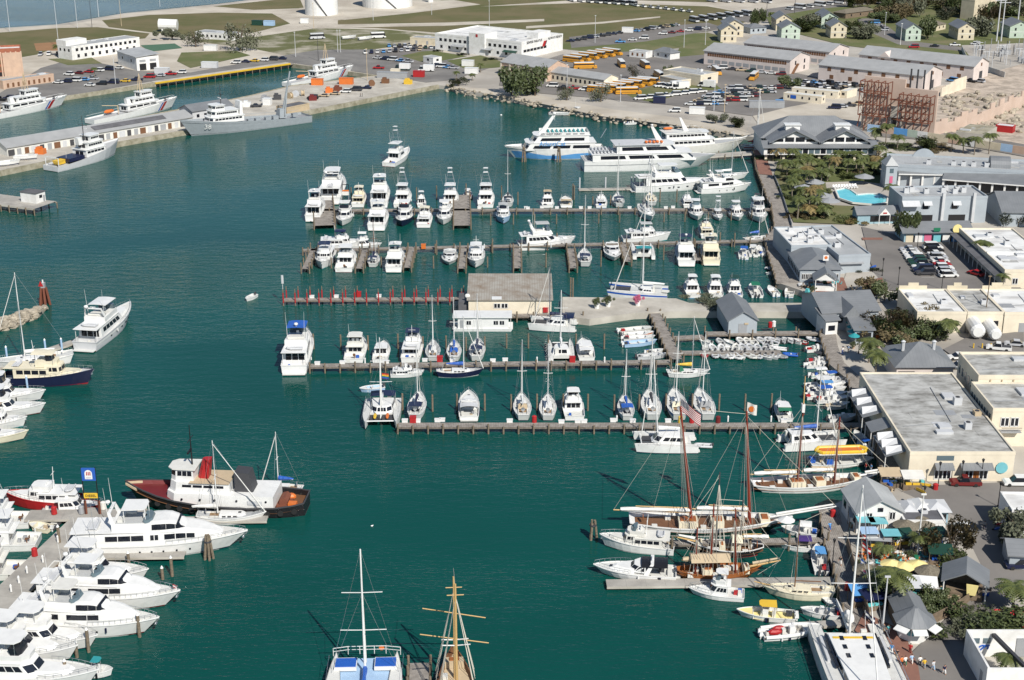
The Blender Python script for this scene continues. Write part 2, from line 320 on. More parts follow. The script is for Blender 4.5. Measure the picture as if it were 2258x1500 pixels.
# --- rocks of the shore and of the small breakwater: each rock its own piece
def rock_mesh(i):
 r=random.Random(i);b=B();b.ball((0,0,0),1,1,.75,7,5)
 b.v=[(x*(1+r.uniform(-.25,.25)),y*(1+r.uniform(-.25,.25)),z*(1+r.uniform(-.25,.25)))for x,y,z in b.v]
 me=b.mesh('rock');me.materials.append(MATS['rock']);return me
ROCKS=[rock_mesh(i)for i in range(6)]
def rock(parent,p,s):
 o=mk('rock',ROCKS[rng.randrange(6)],'rock',parent,loc=p);o.scale=(s*rng.uniform(.8,1.3),s*rng.uniform(.8,1.2),s*rng.uniform(.7,1.1));o.rotation_euler=(rng.uniform(-.3,.3),rng.uniform(-.3,.3),rng.uniform(0,6.3))
bw=thing('breakwater','short rubble breakwater of pale boulders beside the red beacon piles','breakwater',P(40,715))
c0=P(40,715);bm=B()
A_,E_=P(-60,745),P(94,692)
for i in range(190):
 t=rng.random();w=rng.uniform(-1,1);base=A_.lerp(E_,t);hw=5.2*(1-.25*t);
 p=base+Vector((0,w*hw,0))-c0;p.z=1.7*(1-abs(w)**1.6)+rng.uniform(-.25,.25)
 rock(bw,p,rng.uniform(.55,1.05))
core=[]
for t in(0,.5,1):
 q=A_.lerp(E_,t)-c0;core.append([(q.x,q.y-5,-1),(q.x,q.y+5,-1),(q.x,q.y+2,1.2),(q.x,q.y-2,1.2)])
mk('rubble_core',B().loft(core),'rock',bw)
sh=thing('rock_revetment','band of coral boulders along the shore below the bus depot','rocks',P(1300,252))
c0=P(1300,252)
pts=[P(x,y,LZ)for x,y in[(1645,301)]+SHORE[1:]]
for a,c in zip(pts,pts[1:]):
 k=int((c-a).length/.75)
 for i in range(k):
  dy=rng.uniform(-5,1.6);p=a.lerp(c,rng.random())+Vector((0,dy,0))-c0;p.z=LZ+.1+min(0,dy)*.38+rng.uniform(-.2,.4)
  rock(sh,p,rng.uniform(.35,.95))
  # ================================================================== BOAT BUILDERS (local x forward, y to port, z up, origin amidships on the waterline)
def pose2(st,bw):
 a,b_=P(*st),P(*bw);d=b_-a
 return((a+b_)/2,math.atan2(d.y,d.x),d.length)
def pose1(px,py,hdg,L,at='s'):
 p=P(px,py);h=R(hdg+((px*7919+py*104729)%100/100-.5)*4.5);d=Vector((math.cos(h),math.sin(h),0))
 k={'s':.5,'b':-.5,'c':0}[at]
 return(p+d*L*k,h,L)
class Hull:
 def __init__(s,root,L,Bm,fs,fb,kind='power',m='white',deckm='deckwhite',boot='navy',rake=.09,cock=0.0,cz=.55,bulwark=.06,stripe=None,rail=True,aftov=0.0):
  s.root,s.L,s.Bm,s.fs,s.fb,s.kind,s.rake,s.aftov=root,L,Bm,fs,fb,kind,rake,aftov
  T=[0,.06,.15,.3,.45,.58,.7,.8,.88,.94,.98,1.0];s.T=T
  hs=(1,.55,.12,0.0,-.35)
  rings=[[s.pt(t,k,1)for k in hs]+[s.pt(t,k,-1)for k in hs[::-1]]for t in T]
  b=B();n=len(rings[0]);b.add([p for r in rings for p in r],[(k*n+i,k*n+i+1,(k+1)*n+i+1,(k+1)*n+i)for k in range(len(T)-1)for i in range(n-1)]+[tuple(range(n))])
  s.hull=mk('hull',b,m,root,smooth=False)
  if boot:
   bb=B()
   for sd in(1,-1):
    r0=[s.pt(t,-.2,sd,.025)for t in T];r1=[s.pt(t,.09,sd,.025)for t in T]
    bb.add(r0+r1,[(i,i+1,len(T)+i+1,len(T)+i)for i in range(len(T)-1)])
   q=[s.pt(0,-.2,1,.025),s.pt(0,.09,1,.025),s.pt(0,.09,-1,.025),s.pt(0,-.2,-1,.025)]
   bb.poly([(p[0]-.03,p[1],p[2])for p in q]);mk('boot_stripe',bb,boot,root)
  if stripe:
   bb=B()
   for sd in(1,-1):
    r0=[s.pt(t,.62,sd,.025)for t in T];r1=[s.pt(t,.86,sd,.03)for t in T]
    bb.add(r0+r1,[(i,i+1,len(T)+i+1,len(T)+i)for i in range(len(T)-1)])
   mk('hull_stripe',bb,stripe,root)
  def deck(t0,t1,dz,nm,mm,absz=None):
   ts=[t0]+[t for t in T if t0<t<t1]+[t1]
   pl=[]
   for sd in(1,-1):
    for t in(ts if sd==1 else ts[::-1]):
     x,y,z=s.pt(t,1,sd,-.06);pl.append((x,y,absz if absz is not None else z-dz))
   k=len(ts);bb=B();bb.add(pl,[(i,i+1,2*k-2-i,2*k-1-i)for i in range(k-1)]);return mk(nm,bb,mm,root)
  if cock>0:
   deck(0,cock,0,'cockpit_sole',deckm,cz)
   x,y,z=s.pt(cock,1,1,-.06);mk('bulkhead',B().box(x-.04,x+.04,-y,y,cz-.1,z),m,root)
  deck(cock,.997,bulwark,'deck',deckm)
  if rail:
   bb=B();w=.05+.003*L
   for sd in(1,-1):bb.path([s.pt(t,1,sd,.01)for t in T],w,4)
   bb.tube(s.pt(0,1,1),s.pt(0,1,-1),w,None,4);mk('rub_rail',bb,m if rail is True else rail,root)
 def hw(s,t):
  k=s.kind;h=s.Bm/2
  if k=='power':f=.90+.10*min(1,t/.4)if t<.42 else 1-((t-.42)/.58)**2.5*.985
  elif k=='sail':f=1-.42*((.45-t)/.45)**2 if t<.45 else 1-((t-.45)/.55)**1.9*.985
  elif k=='double':f=1-.75*((.5-t)/.5)**2.4 if t<.5 else 1-((t-.5)/.5)**2*.985
  elif k=='tug':f=(1-.42*((.22-t)/.22)**2)if t<.22 else(1 if t<.55 else 1-((t-.55)/.45)**2.3*.98)
  elif k=='ship':f=.88+.12*min(1,t/.2)if t<.6 else 1-((t-.6)/.4)**2*.985
  elif k=='cat':f=.85+.15*min(1,t/.3)if t<.55 else 1-((t-.55)/.45)**2.2*.97
  return h*f
 def sheer(s,t):
  if s.kind in('sail','double','tug'):return s.fs+(s.fb-s.fs)*(max(0,t-.3)/.7)**2+.25*s.fs*max(0,(.3-t)/.3)**2
  return s.fs+(s.fb-s.fs)*t**1.7
 def pt(s,t,k,sd,out=0.0):
  """k: share of the freeboard, 0 on the waterline, negative below"""
  z=s.sheer(t)*k if k>=0 else k*min(1.5,1+.02*s.L)
  fl=(.93-.38*t**3)if s.kind in('power','ship','cat')else(.90-.25*t**3)
  kk=max(k,0);w=s.hw(t)*(fl+(1-fl)*kk**.8)*(1 if k>=0 else 1+k*.7)
  x=-s.L/2+s.L*t*(1-s.rake*(1-kk)*t**2)+s.aftov*s.L*(1-kk)*(1-t)**3
  if k<0:x-=-k*s.rake*.6*s.L*t**3
  return(x+(out*.5 if t>.97 else 0),sd*max(.02,w+out),z)
 def X(s,t):return-s.L/2+s.L*t
 def bowrail(s,t0,t1=.99,h=.7,m='chrome',n=7):
  b=B();ts=[t0+(t1-t0)*i/n for i in range(n+1)]
  for sd in(1,-1):
   q=[s.pt(t,1,sd,-.12)for t in ts];up=[(x,y,z+h)for x,y,z in q]
   b.path(up,.03)
   for a,c in zip(q,up):b.tube(a,c,.022,None,4)
  return mk('bow_rail',b,m,s.root)
def outline(x0,x1,w0,w1,ch):return[(x0,-w0),(x1-ch,-(w0+w1)/2 if ch else-w1),(x1,-w1*.62),(x1,w1*.62),(x1-ch,(w0+w1)/2 if ch else w1),(x0,w0)]
def tier(root,name,x0,x1,w0,w1,z0,z1,m,rf=.4,ra=.0,tum=.08,ch=.5,wins=(),glass='glass',sep=False,slope=0.0):
 """a deckhouse: chamfered nose, raked front (rf) and back (ra), sides leaning in; wins = (face, u0, u1, v0, v1, n)"""
 lo=outline(x0,x1,w0,w1,ch);hi=outline(x0+ra,x1-rf,w0-tum,max(.1,w1-tum),ch)
 a=[(x,y,z0)for x,y in lo];c=[(x,y,z1-slope*(1 if i in(2,3)else 0))for i,(x,y)in enumerate(hi)]
 o=mk(name,B().frus(a,c),m,root)
 faces={'stbd':(0,1),'cs':(1,2),'front':(2,3),'cp':(3,4),'port':(4,5),'aft':(5,0)}
 for f,u0,u1,v0,v1,n in wins:
  fl={'side':['stbd','port'],'front':['cs','front','cp'],'frontonly':['front']}.get(f,[f])
  for k in fl:
   i,j=faces[k]
   U0,U1=(u0,u1)if k not in('port',)else(1-u1,1-u0)
   if k in('cs','cp')and f=='front':U0,U1,nn=.06,.94,1
   else:nn=n
   wd=(U1-U0)/nn;bb=B()
   for q in range(nn):
    g=.0 if nn==1 else wd*.07
    bb.pane(a[i],a[j],c[j],c[i],U0+wd*q+g,U0+wd*(q+1)-g,v0,v1)
    if sep:mk('window',bb,glass,o);bb=B()
   if not sep:mk('window',bb,glass,o)
 return o
def slab(root,name,x0,x1,w0,w1,z,th,m,ch=.4):
 lo=outline(x0,x1,w0,w1,ch);return mk(name,B().prism(lo,z,z+th),m,root)
def posts(root,name,pts,z0,z1,r,m):
 b=B()
 for p in pts:b.tube((p[0],p[1],z0),(p[0 if len(p)<4 else 2],p[1 if len(p)<4 else 3],z1),r,None,5)
 return mk(name,b,m,root)
def canopy(root,name,x0,x1,w,z,h,m,bow=.15,pm='chrome'):
 b=B();n=5;r0=[(x0,-w+2*w*i/n,z+h-bow*(2*i/n-1)**2)for i in range(n+1)];r1=[(x1,y,zz-.04)for _,y,zz in r0]
 b.loft([r0+[(x,y,zz-.07)for x,y,zz in r0[::-1]],r1+[(x,y,zz-.07)for x,y,zz in r1[::-1]]])
 o=mk(name,b,m,root);posts(o,'canopy_frame',[(x0+.1,-w+.05),(x0+.1,w-.05),(x1-.1,-w+.05),(x1-.1,w-.05)],z,z+h-bow,.035,pm);return o
def engine(root,x,y,z,m='charcoal',s=1.0):
 b=B();b.frus([(x-.55*s,y-.22*s,z),(x-.02,y-.22*s,z),(x-.02,y+.22*s,z),(x-.55*s,y+.22*s,z)],[(x-.5*s,y-.16*s,z+.6*s),(x-.08,y-.16*s,z+.6*s),(x-.08,y+.16*s,z+.6*s),(x-.5*s,y+.16*s,z+.6*s)])
 b.box(x-.4*s,x-.2*s,y-.07*s,y+.07*s,z-.9*s,z);return mk('outboard_motor',b,m,root)
def antennas(root,pts,z,h,m='white',lean=.06):
 for x,y in pts:mk('antenna',B().tube((x,y,z),(x-lean*h,y*1.1,z+h),.05,.02,4),m,root)
def dome(root,x,y,z,r,m='white'):return mk('radar_dome',B().tube((x,y,z-.3),(x,y,z),r*.3,None,6).ball((x,y,z+r*.5),r,r,r*.75,8,5),m,root,smooth=True)
def tower(root,x,z,h,w,m='chrome'):
 b=B();t=z+h
 for sx,sy in((-1,-1),(1,-1),(1,1),(-1,1)):
  b.tube((x+sx*1.0,sy*w,z),(x+sx*.45,sy*w*.45,t),.05,None,5)
 for k in(.4,.75):
  q=[(x+sx*(1-.55*k),sy*w*(1-.55*k),z+h*k)for sx,sy in((-1,-1),(1,-1),(1,1),(-1,1))];b.path(q+q[:1],.04)
 o=mk('tower_frame',b,m,root)
 slab(o,'tower_platform',x-.7,x+.8,.75,.6,t,.12,'white',.2)
 posts(o,'tower_post',[(x-.5,-.5),(x-.5,.5),(x+.4,-.5),(x+.4,.5)],t,t+1.3,.03,m);slab(o,'tower_top',x-.7,x+.6,.75,.6,t+1.3,.1,'white',.2);return o
def outriggers(root,x,y,z,h):
 for sd in(1,-1):mk('outrigger',B().tube((x,sd*y,z),(x-.12*h,sd*(y+.18*h),z+h),.055,.02,4),'chrome',root)
def radar_arch(root,x,w,z,h,m='white',sweep=.8):
 b=B()
 for sd in(1,-1):b.frus([(x,sd*w,z),(x+.8,sd*w,z),(x+.8,sd*(w-.12),z),(x,sd*(w-.12),z)],[(x-sweep,sd*w*.8,z+h),(x-sweep+.5,sd*w*.8,z+h),(x-sweep+.5,sd*(w*.8-.12),z+h),(x-sweep,sd*(w*.8-.12),z+h)])
 b.box(x-sweep,x-sweep+.5,-w*.8,w*.8,z+h-.02,z+h+.16)
 o=mk('radar_arch',b,m,root);mk('radar_scanner',B().tube((x-sweep+.25,0,z+h+.1),(x-sweep+.25,0,z+h+.35),.12).cbox(x-sweep+.25,0,z+h+.4,.16,1.3,.12),'white',o);return o
def person_seat(root,x,y,z,m='white'):return mk('helm_seat',B().cbox(x,y,z+.35,.55,.55,.7).cbox(x-.25,y,z+.85,.12,.55,.5),m,root)
def liferaft_tender(root,x,y,z,L,rz=0,m='lightgrey'):
 b=B();w=L*.2
 pts=[(-L/2,-w,0),(L*.25,-w,0),(L*.45,-w*.5,.08),(L*.5,0,.12),(L*.45,w*.5,.08),(L*.25,w,0),(-L/2,w,0)]
 ca,sa=math.cos(rz),math.sin(rz);q=[(x+a*ca-c*sa,y+a*sa+c*ca,z+.25+d)for a,c,d in pts]
 b.path(q,L*.055,6);b.add([(p[0],p[1],p[2]-.08)for p in q],[tuple(range(7))])
 return mk('tender',b,m,root)
 # ---------------------------------------------------------------- motor boats
def motor(label,pose,style,Bm=None,hull='white',house='white',deckm='deckwhite',top=None,boot='navy',stripe=None,tow=False,outr=False,arch=False,cat='motor boat',name=None,group='motor boats moored in the marina',seats=True,extra=None,fly=True,glass='glass',sep=False,gc=1.3):
 rr_=random.Random(label);boot=rr_.choice(('navy','navy','black','darkred','skyblue','charcoal','teal'))if boot=='navy' else boot
 loc,rz,L=pose;nm=name or{'sportfish':'sportfishing_boat','yacht':'motor_yacht','trawler':'trawler_yacht','express':'express_cruiser','sedan':'cabin_cruiser','console':'center_console_boat','skiff':'open_skiff','mega':'motor_yacht','sleek':'motor_yacht'}[style];top_=top
 r=thing(nm,label,cat,loc,rz,group);Bm=Bm or L*.3;f=L/14.0
 g=min(f,gc)if style!='mega' else 1.25;hb=Bm/2
 if style=='sportfish':
  H=Hull(r,L,Bm,1.05*g,2.0*g,m=hull,deckm=deckm,boot=boot,cock=.26,cz=.5,stripe=stripe);X=H.X;z0=1.15*g;z1=z0+1.75*g
  tier(r,'cabin',X(.26),X(.64),hb*.84,hb*.62,z0,z1,house,rf=1.3*g,tum=.12,ch=1.0*g,wins=[('side',.30,.93,.50,.84,3),('front',.04,.96,.42,.86,1),('aft',.12,.88,.25,.82,3)],glass=glass)
  mk('foredeck_trunk',B().frus([(x,y,H.sheer(.7)-.1)for x,y in outline(X(.58),X(.84),hb*.55,hb*.35,.8*g)],[(x,y,H.sheer(.7)+.42*g)for x,y in outline(X(.58),X(.80),hb*.5,hb*.28,.8*g)]),house,r)
  slab(r,'flybridge_deck',X(.20),X(.55),hb*.84,hb*.6,z1,.12,house,.8*g)
  tier(r,'flybridge',X(.26),X(.54),hb*.72,hb*.5,z1+.1,z1+.85*g,house,rf=-.25,tum=-.06,ch=.7*g)
  mk('helm_console',B().cbox(X(.44),0,z1+.9*g,.5*g,1.2*g,.6*g),'offwhite',r)
  if seats:person_seat(r,X(.36),.5*g,z1+.3);person_seat(r,X(.36),-.5*g,z1+.3)
  zt=z1+2.3*g;posts(r,'hardtop_post',[(X(.28),-hb*.62),(X(.28),hb*.62),(X(.46),-hb*.55),(X(.46),hb*.55)],z1+.5,zt,.045,'chrome')
  slab(r,'hardtop',X(.24),X(.50),hb*.72,hb*.6,zt,.12,top or house,.5*g)
  if tow:tower(r,X(.37),zt+.1,3.2*g,hb*.6)
  if outr:outriggers(r,X(.45),hb*.8,z1+.2,7.5*g)
  antennas(r,[(X(.28),hb*.5)],zt+.1,3*g);H.bowrail(.62)
  mk('fighting_chair',B().tube((X(.12),0,.5),(X(.12),0,1.1),.1).cbox(X(.12),0,1.2,.5,.55,.15).cbox(X(.09),0,1.5,.12,.55,.5),'brown',r)
  mk('transom_door',B().box(X(0)-.05,X(0)-.01,hb*.35,hb*.65,.45,1.0*g),'offwhite',r)
 elif style in('yacht','mega'):
  H=Hull(r,L,Bm,1.55*g,2.55*g,m=hull,deckm=deckm,boot=boot,cock=.13,cz=.75*g,stripe=stripe,rake=.11);X=H.X;z0=1.5*g;z1=z0+2.0*g;z2=z1+1.0*g
  tier(r,'saloon',X(.13),X(.70),hb*.88,hb*.66,z0,z1,house,rf=1.9*g,tum=.14,ch=1.3*g,wins=[('side',.10,.92,.42,.80,5),('front',.04,.96,.40,.82,1),('aft',.10,.90,.12,.86,3)],glass=glass,sep=sep)
  mk('foredeck_trunk',B().frus([(x,y,H.sheer(.75)-.2)for x,y in outline(X(.62),X(.88),hb*.55,hb*.3,1.0*g)],[(x,y,H.sheer(.75)+.45*g)for x,y in outline(X(.62),X(.84),hb*.48,hb*.25,1.0*g)]),house,r)
  bb=B()
  for sd in(1,-1):
   for t in(.30,.42,.54,.66,.76):x,y,z=H.pt(t,.55,sd,.02);bb.box(x-.28*g,x+.28*g,min(y,y+sd*.02),max(y,y+sd*.02),z-.12*g,z+.14*g)
  mk('porthole',bb,glass,H.hull)
  slab(r,'boat_deck',X(.03),X(.60),hb*.90,hb*.6,z1,.14,house,1.2*g)
  posts(r,'deck_post',[(X(.05),-hb*.8),(X(.05),hb*.8)],.8,z1,.06,'white')
  tier(r,'flybridge',X(.24),X(.60),hb*.80,hb*.52,z1+.12,z2,house,rf=.5*g,tum=.0,ch=1.0*g,wins=[('frontonly',.1,.9,.35,.9,1)]if L<30 else[('front',.04,.96,.35,.9,1),('side',.5,.95,.4,.9,2)])
  mk('windscreen',B().frus([(x,y,z2)for x,y in outline(X(.50),X(.57),hb*.62,hb*.46,.6)],[(x-.35*g,y,z2+.45*g)for x,y in outline(X(.50),X(.57),hb*.60,hb*.44,.6)]),'paleglass',r)
  if seats:mk('bridge_settee',B().box(X(.28),X(.40),-hb*.6,hb*.6,z2-.3,z2+.15).box(X(.27),X(.285),-hb*.6,hb*.6,z2+.1,z2+.55),'offwhite',r);person_seat(r,X(.45),0,z2-.3)
  if top:canopy(r,'bimini_top',X(.30),X(.53),hb*.68,z2-.1,2.0*g,top)
  else:slab(r,'hardtop',X(.30),X(.53),hb*.7,hb*.56,z2+1.75*g,.16,house,.6*g);posts(r,'hardtop_post',[(X(.32),-hb*.6),(X(.32),hb*.6),(X(.5),-hb*.52),(X(.5),hb*.52)],z2-.2,z2+1.8*g,.06,house)
  if arch:radar_arch(r,X(.25),hb*.8,z2-.4,1.9*g);dome(r,X(.2),hb*.4,z2+1.9*g,.4*g)
  else:dome(r,X(.33),0,z2+2.15*g,.36*g)
  antennas(r,[(X(.28),hb*.6),(X(.28),-hb*.6)],z2+.4,4.5*g);H.bowrail(.5,n=10)
  if L>15:liferaft_tender(r,X(.13),0,z1+.2,min(3.6,.16*L),R(90)if L<26 else 0)
  mk('swim_platform',B().box(X(0)-.07*L*.7,X(0),-hb*.8,hb*.8,.22,.36),deckm,r)
  mk('aft_settee',B().box(X(.005),X(.03),-hb*.6,hb*.6,.75*g,1.3*g),'offwhite',r)
  mk('anchor',B().tube((X(1.0),0,H.fb*.9),(X(.97),0,H.fb*.65),.12).cbox(X(.975),0,H.fb*.6,.3,.7,.15),'chrome',r)
 elif style=='sleek':
  k=.82+.018*L;H=Hull(r,L,Bm,1.5*k,2.3*k,m=hull,deckm=deckm,boot=boot,cock=.10,cz=.9*k,rake=.12);X=H.X
  def shell(nm,ts,w,z0,hh,m):
   def pt(t,v,sd):return(X(t),sd*w(t)*(1-.10*v**2),z0(t)+hh(t)*v)
   vs=(0,.35,.7,.9);b=B();b.loft([[pt(t,v,1)for v in vs]+[(X(t),w(t)*.62,z0(t)+hh(t)),(X(t),-w(t)*.62,z0(t)+hh(t))]+[pt(t,v,-1)for v in vs[::-1]]for t in ts]);o=mk(nm,b,m,r,smooth=False);return o,pt
  def side_win(o,pt,spans,v0,v1):
   for t0,t1 in spans:
    for sd in(1,-1):
     n=3;q=[[pt(t0+(t1-t0)*i/n,v,sd)for i in range(n+1)]for v in(v0,v1)];b=B();e=.04
     f=[(x,y+sd*e,z)for x,y,z in q[0]]+[(x,y+sd*e,z)for x,y,z in q[1]];g_=[(x,y-sd*e,z)for x,y,z in q[0]+q[1]]
     b.add(f+g_,[(i,i+1,n+2+i,n+1+i)for i in range(n)]+[(0,n+1,2*n+2+n+1,2*n+2),(n,2*n+1,4*n+3,3*n+2)]+[(n+1+i,n+2+i,3*n+4+i,3*n+3+i)for i in range(n)]);mk('window',b,glass,o)
  zs=lambda t:H.sheer(t)-.12;tph=lambda t:(1.75*k if t<.58 else 1.75*k*max(.04,math.cos(min(1,(t-.58)/.30)*math.pi/2)**.8))
  w1=lambda t:min(hb*.88,max(.25,H.hw(t)-.45))*(1 if t<.7 else 1-.35*((t-.7)/.18)**2)
  o,pt=shell('saloon',(.03,.12,.3,.48,.58,.66,.73,.79,.84,.88),w1,zs,tph,house)
  side_win(o,pt,((.05,.11),(.20,.27),(.275,.345),(.35,.42),(.46,.48),(.485,.505),(.54,.60),(.605,.66),(.665,.71))if L>23 else((.14,.34),(.40,.54),(.545,.62)),.38,.74)
  z1=zs(.4)+1.75*k;zb=lambda t:z1-.1;hb2=lambda t:(.95*k if t<.42 else .95*k+.25*k*math.sin(min(1,(t-.42)/.10)*math.pi/2)if t<.54 else 1.2*k*max(.08,math.cos(min(1,(t-.54)/.12)*math.pi/2)**.7))
  w2=lambda t:hb*.76*(1 if t<.5 else 1-.55*((t-.5)/.16)**2)
  mk('boat_deck',B().prism([(X(.0),-hb*.84),(X(.6),-hb*.78),(X(.6),hb*.78),(X(.0),hb*.84)],z1-.16,z1-.04),house,r)
  o,pt=shell('pilothouse',(.24,.32,.42,.47,.52,.56,.60,.635,.66),w2,zb,hb2,house);side_win(o,pt,((.47,.55),(.552,.60),(.602,.655)),.25,.82)
  bb=B();a0,a1=pt(.655,.1,1),pt(.655,.1,-1);c0,c1=pt(.605,.9,1),pt(.605,.9,-1);bb.frus([(a0[0]+.12,a0[1],a0[2]),(a1[0]+.12,a1[1],a1[2]),(c1[0]+.12,c1[1],c1[2]+.12),(c0[0]+.12,c0[1],c0[2]+.12)],[(a0[0],a0[1],a0[2]-.1),(a1[0],a1[1],a1[2]-.1),(c1[0],c1[1],c1[2]-.1),(c0[0],c0[1],c0[2]-.1)]);mk('windscreen',bb,glass,o)
  zf=z1+.9*k;mk('bridge_well',B().box(X(.26),X(.44),-hb*.56,hb*.56,zf-.1,zf+.04),'deckgrey',r);mk('bridge_settee',B().box(X(.27),X(.30),-hb*.5,hb*.5,zf,zf+.5).box(X(.30),X(.36),hb*.35,hb*.52,zf,zf+.45),'offwhite',r);person_seat(r,X(.42),0,zf-.2);mk('spray_screen',B().frus([(x,y,zf)for x,y in outline(X(.43),X(.475),hb*.6,hb*.5,.5)],[(x-.3,y,zf+.5)for x,y in outline(X(.43),X(.475),hb*.58,hb*.48,.5)]),'paleglass',r)
  slab(r,'hardtop',X(.30),X(.44),hb*.58,hb*.5,zf+1.7*k,.14,top_ or house,.4);posts(r,'hardtop_post',[(X(.31),-hb*.5),(X(.31),hb*.5),(X(.43),-hb*.45),(X(.43),hb*.45)],zf,zf+1.7*k,.06,house)
  radar_arch(r,X(.25),hb*.74,z1-.1,2.3*k);dome(r,X(.2),hb*.35,z1+2.5*k,.42);antennas(r,[(X(.22),hb*.5),(X(.22),-hb*.5)],z1+2.2*k,4.5);liferaft_tender(r,X(.12),0,z1,3.6,R(90));H.bowrail(.55,n=12)
  for t in((.33,.40,.47,.54,.62,.70)if L>23 else(.35,.5,.62)):
   for sd in(1,-1):x,y,z=H.pt(t,.5,sd,.04);mk('porthole',B().tube((x,y-.05*sd,z),(x,y+.02*sd,z),.17,None,8),glass,H.hull)
  mk('foredeck_pad',B().prism(outline(X(.86),X(.93),hb*.42,hb*.25,.5),H.sheer(.88)-.1,H.sheer(.9)+.18),'offwhite',r);mk('swim_platform',B().box(X(0)-1.2,X(0),-hb*.8,hb*.8,.25,.4),deckm,r);mk('anchor',B().tube((X(1.0),0,H.fb*.9),(X(.97),0,H.fb*.65),.1).cbox(X(.975),0,H.fb*.6,.3,.6,.15),'chrome',r);mk('aft_settee',B().box(X(.005),X(.025),-hb*.6,hb*.6,.9*k,1.4*k),'offwhite',r)
 elif style=='trawler':
  H=Hull(r,L,Bm,1.3*g,2.5*g,m=hull,deckm=deckm,boot=boot,cock=.16,cz=.7,stripe=stripe,rake=.08,rail='varnish' if stripe else True);X=H.X;z0=1.35*g;z1=z0+1.7*g
  tier(r,'saloon',X(.16),X(.55),hb*.82,hb*.8,z0,z1-.1,house,rf=.0,tum=.05,ch=.05,wins=[('side',.08,.94,.42,.84,4),('aft',.10,.9,.2,.84,3)],glass=glass)
  tier(r,'pilothouse',X(.50),X(.68),hb*.74,hb*.62,z0+.3,z1+.35*g,house,rf=.25,tum=.06,ch=.35,wins=[('side',.15,.9,.5,.86,2),('front',.06,.94,.5,.86,3)],glass=glass)
  slab(r,'upper_deck',X(.06),X(.56),hb*.86,hb*.8,z1-.1,.12,house,.2)
  mk('foredeck_trunk',B().frus([(x,y,H.sheer(.75)-.2)for x,y in outline(X(.68),X(.88),hb*.5,hb*.3,.6)],[(x,y,H.sheer(.78)+.35)for x,y in outline(X(.68),X(.86),hb*.46,hb*.26,.6)]),house,r)
  tier(r,'flybridge',X(.40),X(.62),hb*.62,hb*.5,z1+.1,z1+1.05*g,house,rf=-.1,tum=-.02,ch=.4);
  if seats:person_seat(r,X(.47),.4,z1+.3);person_seat(r,X(.47),-.4,z1+.3)
  if top:canopy(r,'bimini_top',X(.36),X(.60),hb*.66,z1+.6,1.9*g,top)
  mk('mast',B().tube((X(.38),0,z1),(X(.36),0,z1+4.2*g),.09,.05).tube((X(.37),-.8,z1+3*g),(X(.37),.8,z1+3*g),.04),'white',r);posts(r,'deck_post',[(X(.07),-hb*.75),(X(.07),hb*.75)],.8,z1,.05,house)
  liferaft_tender(r,X(.18),0,z1+.05,min(3.0,.2*L),R(90));H.bowrail(.45,n=9)
  mk('anchor',B().tube((X(1.0),0,H.fb*.95),(X(.97),0,H.fb*.7),.1).cbox(X(.975),0,H.fb*.66,.25,.6,.12),'chrome',r)
 elif style=='express':
  H=Hull(r,L,Bm,1.15*g,1.75*g,m=hull,deckm=deckm,boot=boot,cock=.36,cz=.6,stripe=stripe,rake=.13);X=H.X;z0=1.3*g
  tier(r,'trunk_cabin',X(.50),X(.86),hb*.80,hb*.34,z0-.1,z0+.75*g,house,rf=2.0*g,tum=.2,ch=1.2*g,wins=[('side',.25,.8,.45,.75,2)])
  tier(r,'windshield',X(.36),X(.58),hb*.86,hb*.6,z0+.2,z0+1.35*g,house,rf=1.1*g,ra=.1,tum=.15,ch=.9*g,wins=[('side',.12,.96,.25,.9,2),('front',.03,.97,.15,.92,1)])
  mk('cockpit_seats',B().box(X(.05),X(.10),-hb*.7,hb*.7,.6,1.15*g).box(X(.10),X(.3),-hb*.75,-hb*.5,.6,1.05*g).box(X(.10),X(.3),hb*.5,hb*.75,.6,1.05*g),'offwhite',r)
  radar_arch(r,X(.33),hb*.9,z0-.1,1.9*g)
  if top:canopy(r,'canvas_top',X(.10),X(.42),hb*.84,z0,1.75*g,top,.25)
  for t in(.68,.78):mk('deck_hatch',B().cbox(X(t),0,z0+(.62 if t<.7 else .35)*g,.5,.5,.2),glass,r)
  H.bowrail(.55);antennas(r,[(X(.3),hb*.7)],z0+1.4*g,2.5*g)
  mk('swim_platform',B().box(X(0)-.7,X(0),-hb*.8,hb*.8,.25,.36),deckm,r)
 elif style=='sedan':
  H=Hull(r,L,Bm,1.05*g+.1,1.7*g+.1,m=hull,deckm=deckm,boot=boot,cock=.30,cz=.55,stripe=stripe);X=H.X;z0=1.1*g+.1;z1=z0+1.5
  tier(r,'cabin',X(.30),X(.66),hb*.82,hb*.62,z0,z1,house,rf=.9,tum=.1,ch=.7,wins=[('side',.08,.92,.42,.84,3),('front',.04,.96,.40,.86,2),('aft',.1,.9,.15,.84,3)],glass=glass)
  mk('foredeck_trunk',B().frus([(x,y,H.sheer(.75)-.2)for x,y in outline(X(.62),X(.86),hb*.5,hb*.3,.6)],[(x,y,H.sheer(.75)+.3)for x,y in outline(X(.62),X(.82),hb*.46,hb*.25,.6)]),house,r)
  slab(r,'cabin_roof',X(.24),X(.60),hb*.80,hb*.58,z1,.1,house,.5)
